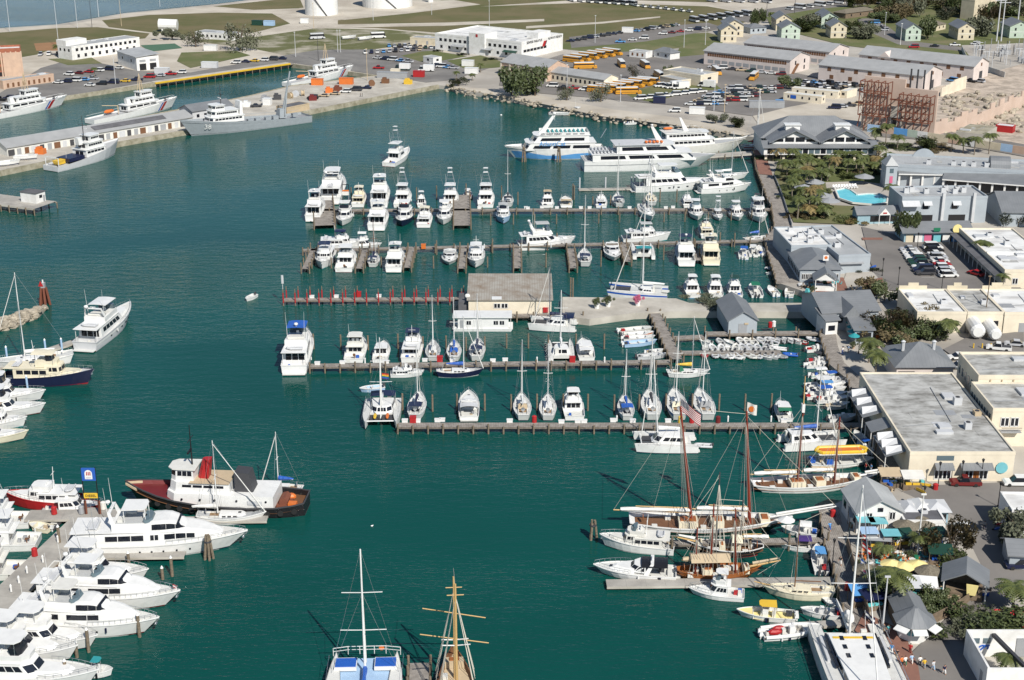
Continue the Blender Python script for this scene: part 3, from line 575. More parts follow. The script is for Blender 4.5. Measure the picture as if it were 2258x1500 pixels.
  if fly:
   tier(r,'flybridge',X(.34),X(.56),hb*.62,hb*.45,z1+.1,z1+.8,house,rf=-.1,tum=-.03,ch=.4)
   if seats:person_seat(r,X(.41),0,z1+.1)
   if top:canopy(r,'bimini_top',X(.28),X(.54),hb*.66,z1+.4,1.7,top)
   else:slab(r,'hardtop',X(.30),X(.52),hb*.62,hb*.5,z1+2.0,.1,house,.4);posts(r,'hardtop_post',[(X(.32),-hb*.5),(X(.32),hb*.5),(X(.5),-hb*.45),(X(.5),hb*.45)],z1,z1+2.0,.035,'chrome')
  elif top:canopy(r,'canvas_top',X(.05),X(.34),hb*.78,z0-.2,1.7,top)
  if tow:tower(r,X(.40),z1+(2.0 if fly else .1),2.6,hb*.5)
  if outr:outriggers(r,X(.42),hb*.7,z1,5.5)
  antennas(r,[(X(.34),hb*.5)],z1+.2,3);H.bowrail(.58)
  mk('cooler',B().cbox(X(.08),0,.8,.5,1.0,.5),'offwhite',r)
 elif style in('console','skiff'):
  H=Hull(r,L,Bm,.75,1.15,m=hull,deckm=deckm,boot=boot,cock=.72,cz=.35,stripe=stripe,rail=True);X=H.X
  if style=='console':
   mk('helm_console',B().frus([(X(.46),-.4,.35),(X(.60),-.35,.35),(X(.60),.35,.35),(X(.46),.4,.35)],[(X(.46),-.4,1.5),(X(.55),-.3,1.6),(X(.55),.3,1.6),(X(.46),.4,1.5)]),house,r)
   mk('leaning_post',B().cbox(X(.36),0,.8,.5,.9,.9),'offwhite',r)
   if top:slab(r,'tee_top',X(.32),X(.62),hb*.7,hb*.6,2.35,.1,top,.3);posts(r,'tee_top_post',[(X(.36),-.5),(X(.36),.5),(X(.56),-.45),(X(.56),.45)],.4,2.35,.035,'chrome')
  else:
   mk('thwart',B().cbox(X(.2),0,.62,.35,Bm*.8,.08).cbox(X(.48),0,.62,.35,Bm*.85,.08),'offwhite',r)
   if top:canopy(r,'bimini_top',X(.15),X(.5),hb*.85,.7,1.5,top)
  for k in range(1 if L<7.5 else 2):engine(r,X(0),(0 if L<7.5 else(k-.5)*.8),.55,'charcoal' if(int(L*10)%2)else 'white')
 if style in('sportfish','yacht','sedan','trawler')and rr_.random()<.6:
  zz,x0,x1,ww={'sportfish':(z1+.8*g,X(.43),X(.50),hb*.58),'yacht':(z1+1.0*g,X(.49),X(.55),hb*.56),'sedan':(z1+.75,X(.46),X(.53),hb*.48),'trawler':(z1+1.0*g,X(.52),X(.58),hb*.5)}[style]
  if fly:mk('bridge_enclosure',B().frus([(x,y,zz)for x,y in outline(x0,x1,ww,ww*.9,.3)],[(x-.3,y,zz+.85*g)for x,y in outline(x0,x1-.1,ww,ww*.9,.3)]),rr_.choice(('paleglass','glass','paleglass')),r)
 for q in range(rr_.randint(1,3)if style not in('mega','sleek')else 0):
  t,w_=rr_.uniform(.03,.2),rr_.uniform(-.6,.6)*hb;mk('deck_gear',B().cbox(X(t),w_,(.55 if style!='yacht' else .8)+.25,rr_.uniform(.4,.9),rr_.uniform(.4,.8),.55),rr_.choice(('navy','grey','tan','red','blue','offwhite','charcoal')),r)
 for q in range(rr_.randint(0,3)):
  t,sd=rr_.uniform(.15,.7),rr_.choice((1,-1));p=H.pt(t,.7,sd,.16);mk('fender',B().tube((p[0],p[1],p[2]-.45),(p[0],p[1],p[2]+.25),.14,None,6),rr_.choice(('navy','white','black')),r)
 if extra:extra(r,H,g)
 return r
 # ---------------------------------------------------------------- sailing boats
def rig(root,x,zb,h,m='white',r=.09,rake=0.0,boom=None,boomz=1.4,cover=None,spr=(0.5,),bowx=None,sternx=None,hb=1.5,deckz=1.2,wires=True,boomm=None,furl=True,shroud_n=2):
 top=(x-rake*h,0,zb+h);mo=mk('mast',B().tube((x,0,zb),top,r,r*.6,8),m,root)
 for k in spr:
  w=hb*.75*(1-.35*k);mk('spreader',B().tube((x-rake*h*k,-w,zb+h*k+.06),(x-rake*h*k,0,zb+h*k),.06,None,4).tube((x-rake*h*k,0,zb+h*k),(x-rake*h*k,w,zb+h*k+.06),.06,None,4),m,mo)
 if boom:
  e=(x-boom,0,zb+boomz+.05);bo=mk('boom',B().tube((x-.1,0,zb+boomz),e,r*.85,None,6),boomm or m,root)
  if cover:b=B();nn=8;b.loft([[(x-boom*i/nn-.1,(.08+.26*(1-i/nn)**.6)*math.cos(a)*(1+.12*math.sin(i*2.3)),zb+boomz+.22+(.10+.36*(1-i/nn)**.7)*math.sin(a))for a in(0,1.05,2.1,3.14,4.2,5.2)]for i in range(nn+1)]);mk('sail_cover',b,cover,bo)
 if wires:
  b=B()
  if bowx is not None:b.tube((bowx,0,deckz),(top[0],0,top[2]-.2),.03,None,3)
  if sternx is not None:b.tube((sternx,0,deckz),(top[0],0,top[2]),.022,None,3)
  for sd in(1,-1):
   for q in range(shroud_n):b.tube((x+.5-q*.7,sd*hb,deckz),(top[0],sd*.05,top[2]-(.3 if q==0 else h*.35)),.022,None,3)
  mk('rigging',b,'chrome',root)
  if furl and bowx is not None:p=Vector((bowx,0,deckz+.5));q=Vector((top[0],0,top[2]-.6));mk('furled_jib',B().tube(p,q,.11,.05,5),'sail',root)
 return mo
def sail(label,pose,Bm=None,hull='white',cover='navy',mastm='white',mh=1.25,top=None,mizzen=False,boot='navy',deckm='deckwhite',group='sailboats moored in the marina',stripe=None,dodger=None,mastx=.58,name='sailboat',sprit=False,rake=.0,cat='sailboat',furl=True):
 loc,rz,L=pose;Bm=Bm or .29*L+.3;hb=Bm/2;r=thing(name,label,cat,loc,rz,group)
 H=Hull(r,L,Bm,.09*L*.95+.2,.12*L+.3,'sail',m=hull,deckm=deckm,boot=boot,cock=.0,stripe=stripe,rake=.12,aftov=.05);X=H.X;dz=H.sheer(.4)-.06
 mk('cabin_trunk',B().frus([(x,y,dz-.1)for x,y in outline(X(.32),X(.72),hb*.62,hb*.34,.6)],[(x,y,dz+.48)for x,y in outline(X(.33),X(.69),hb*.54,hb*.28,.6)]),'white' if deckm!='cream' else 'cream',r)
 b=B()
 for sd in(1,-1):
  for q in(.40,.48,.56):b.box(X(q)-.3,X(q)+.3,min(sd*hb*.57,sd*hb*.60),max(sd*hb*.57,sd*hb*.60),dz+.12,dz+.32)
 mk('window',b,'glass',r)
 mk('cockpit_well',B().box(X(.08),X(.31),-hb*.42,hb*.42,dz-.02,dz+.05),'charcoal' if top else 'teak',r)
 for sd in(.5,-.5):mk('coaming',B().box(X(.06),X(.32),hb*(sd-.06),hb*(sd+.06),dz,dz+.28),'offwhite',r)
 mk('steering_wheel',B().tube((X(.13),0,dz),(X(.13),0,dz+.9),.06).tube((X(.13)-.04,0,dz+.9),(X(.13)+.04,0,dz+.9),.42,None,10),'chrome',r)
 mk('deck_hatch',B().cbox(X(.62),0,dz+.48,.5,.5,.1),'glass',r)
 rig(r,X(mastx),dz+(.4 if mastx<.7 else 0),mh*L,mastm,.07+.003*L,rake,boom=.36*L,boomz=1.1,cover=cover,spr=(.38,.68)if L>12 else(.5,),bowx=X(.99),sternx=X(.01),hb=hb*.9,deckz=dz,furl=furl)
 if mizzen:rig(r,X(.2),dz,mh*L*.68,mastm,.06,rake,boom=.2*L,boomz=1.2,cover=cover,spr=(.5,),sternx=None,hb=hb*.7,deckz=dz,furl=False)
 if top:canopy(r,'bimini_top',X(.05),X(.26),hb*.72,dz,1.9,top)
 if dodger:mk('spray_dodger',B().frus([(x,y,dz+.3)for x,y in outline(X(.28),X(.40),hb*.55,hb*.5,.2)],[(x,y,dz+1.2)for x,y in outline(X(.29),X(.35),hb*.5,hb*.42,.2)]),dodger,r)
 H.bowrail(.82,h=.6)
 for sd in(1,-1):
  b=B();q=[H.pt(t,1,sd,-.1)for t in(.0,.2,.4,.6,.82)];b.path([(x,y,z+.6)for x,y,z in q],.02,3);[b.tube(p,(p[0],p[1],p[2]+.6),.025,None,4)for p in q];mk('lifeline',b,'chrome',r)
 if sprit:mk('bowsprit',B().tube((X(.9),0,H.fb),(X(1.0)+L*.12,0,H.fb+.5),.12,.07),'sparwood',r)
 return r
def cat_hulls(r,L,Bm,fs,fb,hw_,m='white',boot='navy',stripe=None,rake=.04):
 for sd in(1,-1):
  e=bpy.data.objects.new('hull',None)
  h0=Hull(r,L,hw_,fs,fb,'cat',m=m,boot=boot,stripe=stripe,rake=rake,rail=False)
  for o in[c for c in r.children if c.name.split('.')[0]in('hull','boot_stripe','hull_stripe','deck')and abs(c.location.y)<.001 and not c.get('side')]:
   o.location.y=sd*(Bm-hw_)/2;o['side']=1
  bpy.data.objects.remove(e)
 for c in r.children:
  if c.get('side'):del c['side']
 return h0
def catamaran(label,pose,Bm=None,hull='white',cover='navy',mh=1.25,mastx=.56,top=None,boot='navy',stripe=None,group='catamarans in the marina',cabin=(.2,.62),name='sailing_catamaran',mast=True,deckm='deckwhite',nets=True,lean=0.0,cab_h=1.2,mastm='white',wing=.62):
 loc,rz,L=pose;Bm=Bm or .54*L;r=thing(name,label,'catamaran',loc,rz,group);hb=Bm/2
 hw_=Bm*.2;fs,fb=.07*L+.5,.085*L+.8;H=cat_hulls(r,L,Bm,fs,fb,hw_,hull,boot,stripe);X=H.X
 mk('bridge_deck',B().box(X(.10),X(wing),-hb+hw_*.5,hb-hw_*.5,fs*.5,fs*1.02),deckm,r)
 z0=fs*1.0
 tier(r,'cabin',X(cabin[0]),X(cabin[1]),hb*.66,hb*.45,z0,z0+cab_h,hull,rf=cab_h*.9,tum=.25,ch=.9,wins=[('side',.1,.9,.35,.8,3),('front',.05,.95,.3,.8,3),('aft',.15,.85,.15,.85,2)])
 if nets:
  for sd in(1,-1):mk('trampoline_net',B().box(X(wing)+.05,X(.88),min(sd*.15,sd*(hb-hw_)),max(sd*.15,sd*(hb-hw_)),fs*.86,fs*.9),'charcoal',r)
  mk('cross_beam',B().tube((X(.88),-hb+hw_*.5,fs*.95),(X(.88),hb-hw_*.5,fs*.95),.13),hull,r)
 if mast:rig(r,X(mastx),z0+(cab_h if cabin[0]<mastx<cabin[1]else 0),mh*L,mastm,.09+.004*L,lean,boom=.36*L,boomz=.7,cover=cover,spr=(.36,.66),bowx=X(.88),hb=hb*.9,deckz=fs,sternx=None)
 if top:canopy(r,'bimini_top',X(.04),X(cabin[0]+.05),hb*.66,z0,2.0,top)
 for sd in(1,-1):mk('stern_steps',B().box(X(0)-.3,X(.05),sd*(hb-hw_/2)-hw_*.3,sd*(hb-hw_/2)+hw_*.3,.2,.45),deckm,r);mk('deck_hatch',B().cbox(X(.66),sd*(hb-hw_/2),fs*1.08,.5,.5,.12),'glass',r)
 mk('helm_station',B().cbox(X(cabin[0]-.02),hb*.35,z0+.7,.5,.8,1.4),'offwhite',r)
 for sd in(1,-1):
  b=B();q=[(X(t),sd*(hb-.15),fs+(fb-fs)*t)for t in(.02,.2,.4,.6,.8,.92)];b.path([(x,y,z+.65)for x,y,z in q],.022,3);[b.tube(p,(p[0],p[1],p[2]+.65),.025,None,4)for p in q];mk('lifeline',b,'chrome',r)
 return r,H
 # ---------------------------------------------------------------- dinghies: one of each sort, then copies
def make_dinghy(kind):
 r=thing('dinghy','x','dinghy');L=3.2;b=B()
 if kind==0:
  pts=[(-1.6,-.62,.32),(.6,-.62,.34),(1.25,-.4,.42),(1.6,0,.5),(1.25,.4,.42),(.6,.62,.34),(-1.6,.62,.32)]
  b.path(pts,.23,7);mk('inflatable_tube',b,'lightgrey',r);mk('floor',B().add([(x,y,.2)for x,y,z in pts],[tuple(range(7))]),'deckgrey',r)
  mk('transom',B().box(-1.5,-1.42,-.45,.45,.1,.62),'deckgrey',r)
 else:
  H=Hull(r,3.4,1.4,.5,.65,m='white',cock=.7,cz=.22,boot=None)
 mk('thwart',B().cbox(-.1,0,.46,.28,1.0,.06),'offwhite',r);engine(r,-1.5,0,.45,'charcoal',.75)
 return r
DING=[make_dinghy(0),make_dinghy(1)]
DUSED=[False,False]
def dinghy(label,px,py,hdg,kind=0,col=None,group='dinghies tied up at the dinghy dock',s=1.0,z=0.0):
 p=P(px,py,z);part='inflatable_tube' if kind==0 else 'hull'
 if not DUSED[kind]:DUSED[kind]=True;o=DING[kind];o.location=p;o.rotation_euler=(0,0,R(hdg));o['label']=label;o['group']=group
 else:o=copy_tree(DING[kind],p,R(hdg),label=label,group=group,recol={part:col}if col else None)
 if s!=1:o.scale=(s,s,s)
 return o
 # ================================================================== DOCKS AND PILES
CNT={}
ORD='first second third fourth fifth sixth seventh eighth ninth tenth eleventh twelfth thirteenth fourteenth fifteenth sixteenth seventeenth eighteenth nineteenth twentieth'.split()
def nth(what,where):
 k=CNT[(what.split()[-1],where)]=CNT.get((what.split()[-1],where),0)+1
 return '%s, %s from left %s'%(what,ORD[k-1]if k<=20 else '%dth'%k,where)
def cyl(r,z0,z1,m,n=8,r2=None):
 me=B().tube((0,0,z0),(0,0,z1),r,r2,n).mesh('piling');me.materials.append(MATS[m]);return me
PILE_M={}
def piling_mesh(h,m='piling',r=.19):
 k=(round(h,1),m,r)
 if k not in PILE_M:PILE_M[k]=cyl(r,-1.5,h,m)
 return PILE_M[k]
def dock(label,a,b,w,m='dockwood',sp=3.2,piles='near',above=.9,z=DZ,name='dock',pm='piling',cat='dock',group=None,th=.28,off=.22,jit=.25):
 A,E=P(a[0],a[1],z),P(b[0],b[1],z);d=E-A;L=d.length;rz=math.atan2(d.y,d.x)
 r=thing(name,label,cat,(A.x,A.y,0),rz,group)
 mk('deck',B().box(0,L,-w/2,w/2,z-.08,z),m,r)
 mk('edge_beam',B().box(0,L,-w/2-.06,-w/2+.06,z-th-.1,z-.02).box(0,L,w/2-.06,w/2+.06,z-th-.1,z-.02),'dockedge' if m!='dockconc' else 'concrete',r)
 if piles!='none':
  n=max(1,int(L/sp))
  for i in range(n+1):
   for sd in({'near':(-1,),'far':(1,),'both':(-1,1)}[piles]):
    s_=sd if math.cos(rz)>=0 or piles=='both' else-sd
    mk('piling',piling_mesh(z+above+rng.choice((-.2,0,.1,.3))*(jit>0),pm),pm,r,loc=(L*i/n,s_*(w/2+off),0))
   if piles in('near','far'):mk('piling',piling_mesh(z-.1,pm),pm,r,loc=(L*i/n,(w/2-.3)*(1 if piles=='near' else-1),0))
 return r
dock('long timber dock nearest the ferries, lined on both sides with yachts',(690,463),(1698,461),2.2,sp=5)
dock('second long timber dock from the ferries, with short finger piers',(668,551),(1692,530),1.8,sp=5)
dock('timber dock between the white houseboat and the rainbow flag, third of the sailboat rows',(684,806),(1478,797),2.0,sp=3.1,above=.8)
dock('timber dock nearest the camera in mid-harbour, a row of sailboats behind it',(878,937),(1906,937),2.1,sp=2.85,above=.35)
FG='short finger piers of the second dock'
dock('wide grey finger pier between two sportfishing boats on the dock by the ferries',(1019,497),(1018,430),4.6,sp=3,piles='both',above=1.6)
dock('broad timber pier head with tall piles at the left end of the northern dock',(716,497),(712,442),5.6,sp=3,piles='both',above=1.8,cat='dock')
for x,y0,lb in((673,593,'leftmost finger pier of the second dock, beside a trawler with navy canvas'),(792,592,'finger pier between the white motor yacht and a small wooden sailboat'),(898,590,'finger pier right of the motor yacht with open aft deck'),(1018,592,'finger pier between the express cruiser and the tall white sedan'),(1141,591,'empty finger pier below the pilothouse yacht'),(1264,591,'finger pier left of the sailboat with navy cockpit cover'),(1384,577,'finger pier left of the catamaran with teal netting'),(1540,574,'finger pier between the two tall stern-to motor yachts')):
 dock(lb,(x,y0),(x-(x-1129)*.045,548 if x<1300 else 538),1.7,sp=4,piles='both',above=1.5,name='finger_pier',group=FG)
rp=dock('long narrow pier with tall red painted piles, mostly empty of boats',(626,660),(1018,658),2.0,sp=3.05,piles='none',name='red_pile_pier')
Lr=(P(1018,658,DZ)-P(626,660,DZ)).length
me1,me2,me3=cyl(.16,DZ-.6,DZ+2.0,'red',6),cyl(.17,-1.5,DZ-.6,'piling',6),cyl(.13,DZ+2.0,DZ+2.9,'piling',6)
for i in range(16):
 x=Lr*i/15
 for sd in(-1,1):
  if sd==1 and 6<i<9:continue
  q=mk('piling',me1,'red',rp,loc=(x+(.5 if sd>0 else 0),sd*1.1,0));mk('wet_foot',me2,'piling',q);mk('pile_top',me3,'piling',q)
mk('mooring_light',B().tube((-.3,1.1,0),(-.3,1.1,5.0),.08).tube((-.3,1.1,5.0),(-.3,1.1,7.0),.32),'lightgrey',rp)
dock('long low floating dock with white piles beside the big white ferry',(1276,417),(1530,413),2.0,m='dockconc',piles='none',z=.6,name='floating_dock')
for x,y in((1278,413),(1335,412),(1392,411),(1399,411)):
 mk('mooring_pile',cyl(.25,-1,3.4,'lightgrey'),'lightgrey',loc=P(x,y+2),label=nth('smooth white pile','at the floating dock by the ferry'),cat='mooring pile',group='white piles of the floating dock')
dock('ferry landing pier in front of the gabled ferry terminal',(1480,348),(1665,336),5,m='dockconc',piles='both',sp=6,above=.6,name='ferry_pier')
dock('grey ribbed floating dock under the dark-canopied cruiser and brown schooner',(1337,1286),(1842,1280),2.2,m='dockconc',piles='none',z=.7,name='floating_dock')
dock('narrow green-edged dock under the bowsprit of the green schooner',(1480,1196),(1822,1190),1.6,piles='near',sp=6,above=1.6)
dock('small gangway dock beside the orange rescue boat',(1700,1382),(1862,1372),1.5,m='dockconc',piles='none',z=.8,name='floating_dock')
dock('diagonal plank pier leading down from the concrete pier to the sailboat dock',(1442,688),(1492,792),2.6,piles='both',sp=3.2,above=.9)
dock('dark timber dock below the grey boat shed',(1556,735),(1808,733),2.2,piles='both',sp=5,above=1.2)
dock('low dinghy dock crowded with inflatables',(1490,777),(1722,776),1.9,piles='none',z=.6,name='floating_dock')
dock('timber dock head with stacked dinghies left of the dinghy dock',(1484,745),(1552,742),2.2,piles='none',z=.9)
dock('diagonal grey floating dock beside the long navy motor yacht',(-120,848),(185,745),2.3,m='dockconc',piles='none',z=.6,name='floating_dock')
dock('broad concrete dock between the sportfishing boats at the left edge',(-60,1385),(215,1120),5.2,m='dockconc',piles='none',name='concrete_dock',z=1.2)
dock('concrete fuel dock beneath the red work boats and fuel sign',(60,1136),(320,1132),3.6,m='dockconc',piles='none',name='concrete_dock',z=1.21)
dock('concrete finger pier along the side of the largest white yacht',(128,1226),(408,1222),1.8,m='dockconc',piles='none',name='concrete_dock',z=1.0)
dock('low dock along the black tug with a sailboat tied to it',(345,1146),(590,1143),2.0,m='dockconc',piles='none',z=.8,name='concrete_dock')
dock('small plank dock between the blue catamaran and the square-rigged ship',(922,1560),(925,1462),2.6,piles='both',sp=2.6,above=1.3)
dock('weathered timber pier with a white hut at the left edge of the harbour',(-150,420),(100,452),9.5,m='dockconc',piles='both',sp=3,above=-.3,name='timber_pier',z=2.2,cat='pier',th=.5)
h=thing('pier_hut','small white hut with grey roof at the end of the old timber pier','hut',P(74,444,2.2),R(-25));mk('wall',B().box(-3,3,-2,2,0,3),'wallwhite',h)
mk('roof',B().prism([(-3.2,-2.2),(3.2,-2.2),(3.2,2.2),(-3.2,2.2)],3,3.2),'darkroof',h);mk('window',B().box(3.0,3.05,-.6,.6,1.4,2.3),'glass',h);mk('door',B().box(3.0,3.05,1.0,1.7,.1,2.0),'grey',h)
dock('yellow-edged timber pier with many piles along the coast guard quay',(342,182),(640,139),7,m='concrete',piles='near',sp=4,above=.0,name='timber_pier',z=LZ+.2,cat='pier')
mk('yellow_bull_rail',B().path([P(342,184,LZ+.5),P(640,141,LZ+.5)],.45,4),'yellow',label='yellow bull rail along the edge of the coast guard pier',cat='rail')
b=B();pts=[P(x,y,LZ)for x,y in((1240,655),(1490,658),(1520,668),(1795,668),(1795,688),(1500,687),(1400,690),(1300,704),(1268,700),(1240,690))]
b.prism([(p.x,p.y)for p in pts],-1.5,LZ);mk('concrete_pier',b,'concrete',label='broad concrete pier with planters running out from the waterfront to the rusty-roofed shed',cat='pier')
MP='timber mooring piles off the marina docks'
for x,y,h in sorted([(775,441,4),(829,440,4),(919,441,4),(963,440,4.4),(1028,436,4.5),(1106,437,4),(1142,452,4),(1263,440,5),(1266,441,4.6),(1307,452,2.6),(1346,452,3),(1455,446,4),(1492,446,4),(737,500,3),(1082,497,3.4),(1132,495,3.2),(1179,494,3),(1227,494,3),(1320,493,3),(1366,491,3),(1464,490,3),(1510,489,3),(1561,489,3),(1612,487,2.6),(1657,486,3),(731,592,3),(841,590,3),(956,592,3.4),(1075,590,3),(1204,590,4),(1228,545,4),(1325,588,4.4),(1463,573,4),(1619,545,4),(1587,543,4),(963,562,4),(1086,558,4),(692,770,3.6),(752,772,3.6),(812,772,3.4),(878,770,3.6),(933,774,3.4),(984,772,3.4),(1028,774,3.2),(1069,774,3.4),(1117,768,3.4),(1165,768,3.4),(1209,772,3.6),(1270,768,3.4),(1332,770,3.6),(888,905,3.6),(954,908,3.6),(1008,906,3.6),(1069,906,3.6),(1127,907,3.6),(1184,906,3.6),(1242,906,3.6),(1296,906,3.6),(1354,908,3.6),(1409,907,3.6),(1468,906,3.6),(1526,906,3.6),(1585,906,3.6),(1642,906,3.6),(1700,905,3.6),(1258,655,5),(1263,656,5)]):
 k_='behind the ferry-side dock' if y<456 else 'in front of the ferry-side dock' if y<505 else 'around the second dock' if y<600 else 'beside the rusty-roofed shed' if y<700 else 'behind the third dock' if y<800 else 'behind the fourth dock'
 mk('mooring_pile',piling_mesh(h),'piling',loc=P(x,y),label=nth('timber mooring pile',k_),cat='mooring pile',group=MP)
for x,y,h,lb in[(17,800,3.6,'pale blue-white pile at the foot of the diagonal floating dock'),(102,784,3.6,'pale capped pile beside the bridge of the navy motor yacht'),(62,866,3.6,'pale capped pile in front of the leftmost white bow'),(137,772,2.6,'short pale pile at the far end of the diagonal floating dock')]:
 o=mk('mooring_pile',cyl(.22,-1,h,'palesky'),'palesky',loc=P(x,y),label=lb,cat='mooring pile');mk('pile_cap',cyl(.24,h,h+.35,'white',8,.05),'white',o)
for x,y,h,lb in[(321,1215,4,'timber pile at the middle window of the largest yacht'),(220,1213,4,'timber pile at the stern windows of the largest yacht'),(404,1216,3.6,'timber pile at the outer end of the largest yacht\'s finger pier'),(133,1211,4,'timber pile at the stern corner of the largest yacht'),(380,1271,3.2,'timber pile standing alone right below the largest yacht\'s finger pier'),(285,1250,2.4,'short timber pile between the finger pier and the first sportfisher'),(359,1278,2,'white-capped pile right of the first sportfisher\'s bow'),(331,1337,3.2,'white-capped pile at the bow of the yacht with the open bridge'),(215,1395,3.4,'timber pile amidships of the yacht with the dark wraparound windscreen'),(308,1405,3.6,'timber pile off the bow of the yacht with the dark wraparound windscreen'),(196,1438,3.6,'timber pile beside the teal boat canopy'),(147,1500,3,'timber pile at the lower edge beside the nearest white bow'),(170,1450,2.4,'timber pile behind the nearest white bow')]:
 o=mk('mooring_pile',piling_mesh(h,'piling',.25),'piling',loc=P(x,y),label=lb,cat='mooring pile');mk('pile_cap',cyl(.27,h,h+.4,'white',8,.06),'white',o)
def dolphin(label,px,py,h,n=5,m='piling'):
 r=thing('pile_cluster',label,'pile cluster',P(px,py))
 for i in range(n):
  a=2*math.pi*i/n;mk('piling',B().tube((.85*math.cos(a),.85*math.sin(a),-1.5),(.28*math.cos(a),.28*math.sin(a),h+rng.uniform(-.3,.3)),.24,.2,7),m,r)
 mk('wire_binding',B().tube((0,0,h*.75),(0,0,h*.75+.25),.62,.6,10),'charcoal',r)
dolphin('cluster of piles lashed together in front of the blue ferry bow',1155,357,5.2);dolphin('cluster of piles lashed together in front of the blue ferry name',1232,357,5.0)
dolphin('cluster of piles off the bow of the largest white yacht',461,1232,4.0);dolphin('pair of tied piles left of the white sport cruiser',1307,1188,3.2,3)
r=thing('harbour_beacon','dark red beacon pile cluster with a red marker off the breakwater tip','beacon',P(100,672))
for i in range(5):a=i*1.257;mk('piling',B().tube((1.3*math.cos(a),1.3*math.sin(a),-1),(.6*math.cos(a),.6*math.sin(a),4.4),.34,.3,7),'rust',r)
mk('beacon_mast',B().box(-.5,.5,-.5,.5,4.3,5.6),'grey',r);mk('day_mark',B().frus([(-1.0,-.6,4.8),(.2,-.6,4.8),(.2,-.5,4.8),(-1.0,-.5,4.8)],[(-.45,-.6,6.1),(-.35,-.6,6.1),(-.35,-.5,6.1),(-.45,-.5,6.1)]),'red',r);mk('lantern',B().tube((0,0,5.6),(0,0,6.3),.18),'white',r)
box_me=B().box(-.55,.55,-.3,.3,0,.55).box(-.6,.6,-.35,.35,.52,.64).mesh('dock_box');box_me.materials.append(MATS['white'])
for x,y in sorted([(700,804),(755,802),(852,801),(937,797),(998,798),(1087,798),(1114,796),(893,931),(921,931),(965,930),(975,929),(1124,931),(1238,933),(1274,932),(1288,932),(1352,930),(1395,931),(1473,931),(1160,460),(1164,461),(1195,459),(1228,460),(1281,460),(1300,460),(1388,460),(1420,461),(1468,460),(1484,459),(1057,460),(688,657),(742,656),(836,655),(1728,931)]):
 mk('dock_box',box_me,'white',loc=P(x,y,DZ),label=nth('white dock box','on the ferry-side dock' if y<500 else 'on the red pile pier' if y<700 else 'on the third dock' if y<850 else 'on the fourth dock'),cat='dock box',group='white dock boxes')
for x,y,m_,lb in[(791,654,'red','red locker on the red pile pier'),(1262,798,'red','red dock box at the stern of the sailing catamaran'),(911,931,'red','red dock box beside the catamaran with the rainbow flag'),(934,548,'orange','orange life ring cabinet on the second dock'),(1203,688,'red','red bin at the foot of the rusty-roofed shed'),(970,797,'red','red bin behind the navy-hulled sailboat')]:
 mk('locker',B().box(-.6,.6,-.5,.5,0,1.1).box(-.65,.65,-.55,.55,1.1,1.22),m_,loc=P(x,y,DZ if y!=688 else LZ),label=lb,cat='locker')
ped=B().tube((0,0,0),(0,0,1.0),.16).tube((0,0,1.0),(0,0,1.3),.2,.05).mesh('power_pedestal');ped.materials.append(MATS['white'])
for x,y in sorted([(805,801),(1184,799),(1333,799),(1360,929),(1532,931),(1605,930),(1700,930),(60,1264),(160,1180),(95,1240),(42,1286),(25,1305),(128,1196),(1068,548),(1150,548),(1215,546),(1290,543)]):
 mk('power_pedestal',ped,'white',loc=P(x,y,DZ),label=nth('white shore power pedestal','on the second dock' if y<700 else 'on the third dock' if y<850 else 'on the fourth dock' if y<1000 else 'on the concrete dock at the left edge'),cat='power pedestal',group='shore power pedestals')
for line,h in((WATERFRONT[3:9],2.6),(WATERFRONT[11:19],2.6),(WATERFRONT[22:30],2.4)):
 for a,c in zip(line,line[1:]):
  A,E=P(*a,LZ),P(*c,LZ);n=max(1,int((E-A).length/3.2))
  for i in range(n):p=A.lerp(E,i/n);mk('piling',piling_mesh(h+rng.choice((0,.3,.6)),'piling' if rng.random()<.7 else 'lightgrey'),'piling',BWALK,loc=(p.x-.35,p.y-.1,0))
  # ================================================================== BOATS IN THE MARINA
M_=motor
# --- dock by the ferries, far side
M_('three-deck white motor yacht stern-to at the left end of the northern dock, tender on deck',pose1(727,450,90,28),'yacht',7.2,cat='motor yacht',arch=True)
M_('white motor yacht with covered aft deck outermost left beside the big pier head',pose1(690,489,88,17),'yacht',5.0,cat='motor yacht')
M_('cream trawler with tan awning behind the dark pier frame on the northern dock',pose1(789,458,90,13),'trawler',4.2,house='cream',top='cream',cat='trawler')
M_('white two-deck motor yacht, the farther of two in line on the northern dock',pose1(836,459,90,20),'yacht',5.8,cat='motor yacht')
M_('white sportfishing boat with tall tower behind the dark-hulled one on the northern dock',pose1(884,459,90,16),'sportfish',4.9,tow=True,outr=True,cat='sportfishing boat')
M_('small white cabin boat with red trim on far side of northern dock',pose1(930,458,95,8),'sedan',2.8,stripe='red',cat='cabin boat')
M_('white sportfishing boat with a high tower left of the wide grey finger pier',pose1(992,459,90,16),'sportfish',4.8,tow=True,outr=True,cat='sportfishing boat')
M_('small open fishing boat tucked behind the wide grey finger pier',pose1(1031,440,90,7.5),'console',2.6,top='white',cat='fishing boat')
M_('white sportfishing boat with tower right of the wide grey finger pier',pose1(1071,459,90,16),'sportfish',5.2,tow=True,outr=True,cat='sportfishing boat')
sail('sailboat with black sail cover and very tall white mast on the northern dock',pose1(1120,458,90,11),cover='black',top='black',mh=1.35)
M_('white cabin cruiser with flying bridge and tan canopy stern-to on the northern dock',pose1(1208,459,90,10),'sedan',3.7,top='tan',cat='cabin cruiser')
M_('beamy white express cruiser under tan canvas on the northern dock',pose1(1249,459,90,10),'express',3.9,top='tan',cat='express cruiser')
M_('small round-sterned white cabin boat with brown door on the northern dock',pose1(1326,459,90,9),'trawler',3.6,cat='cabin boat')
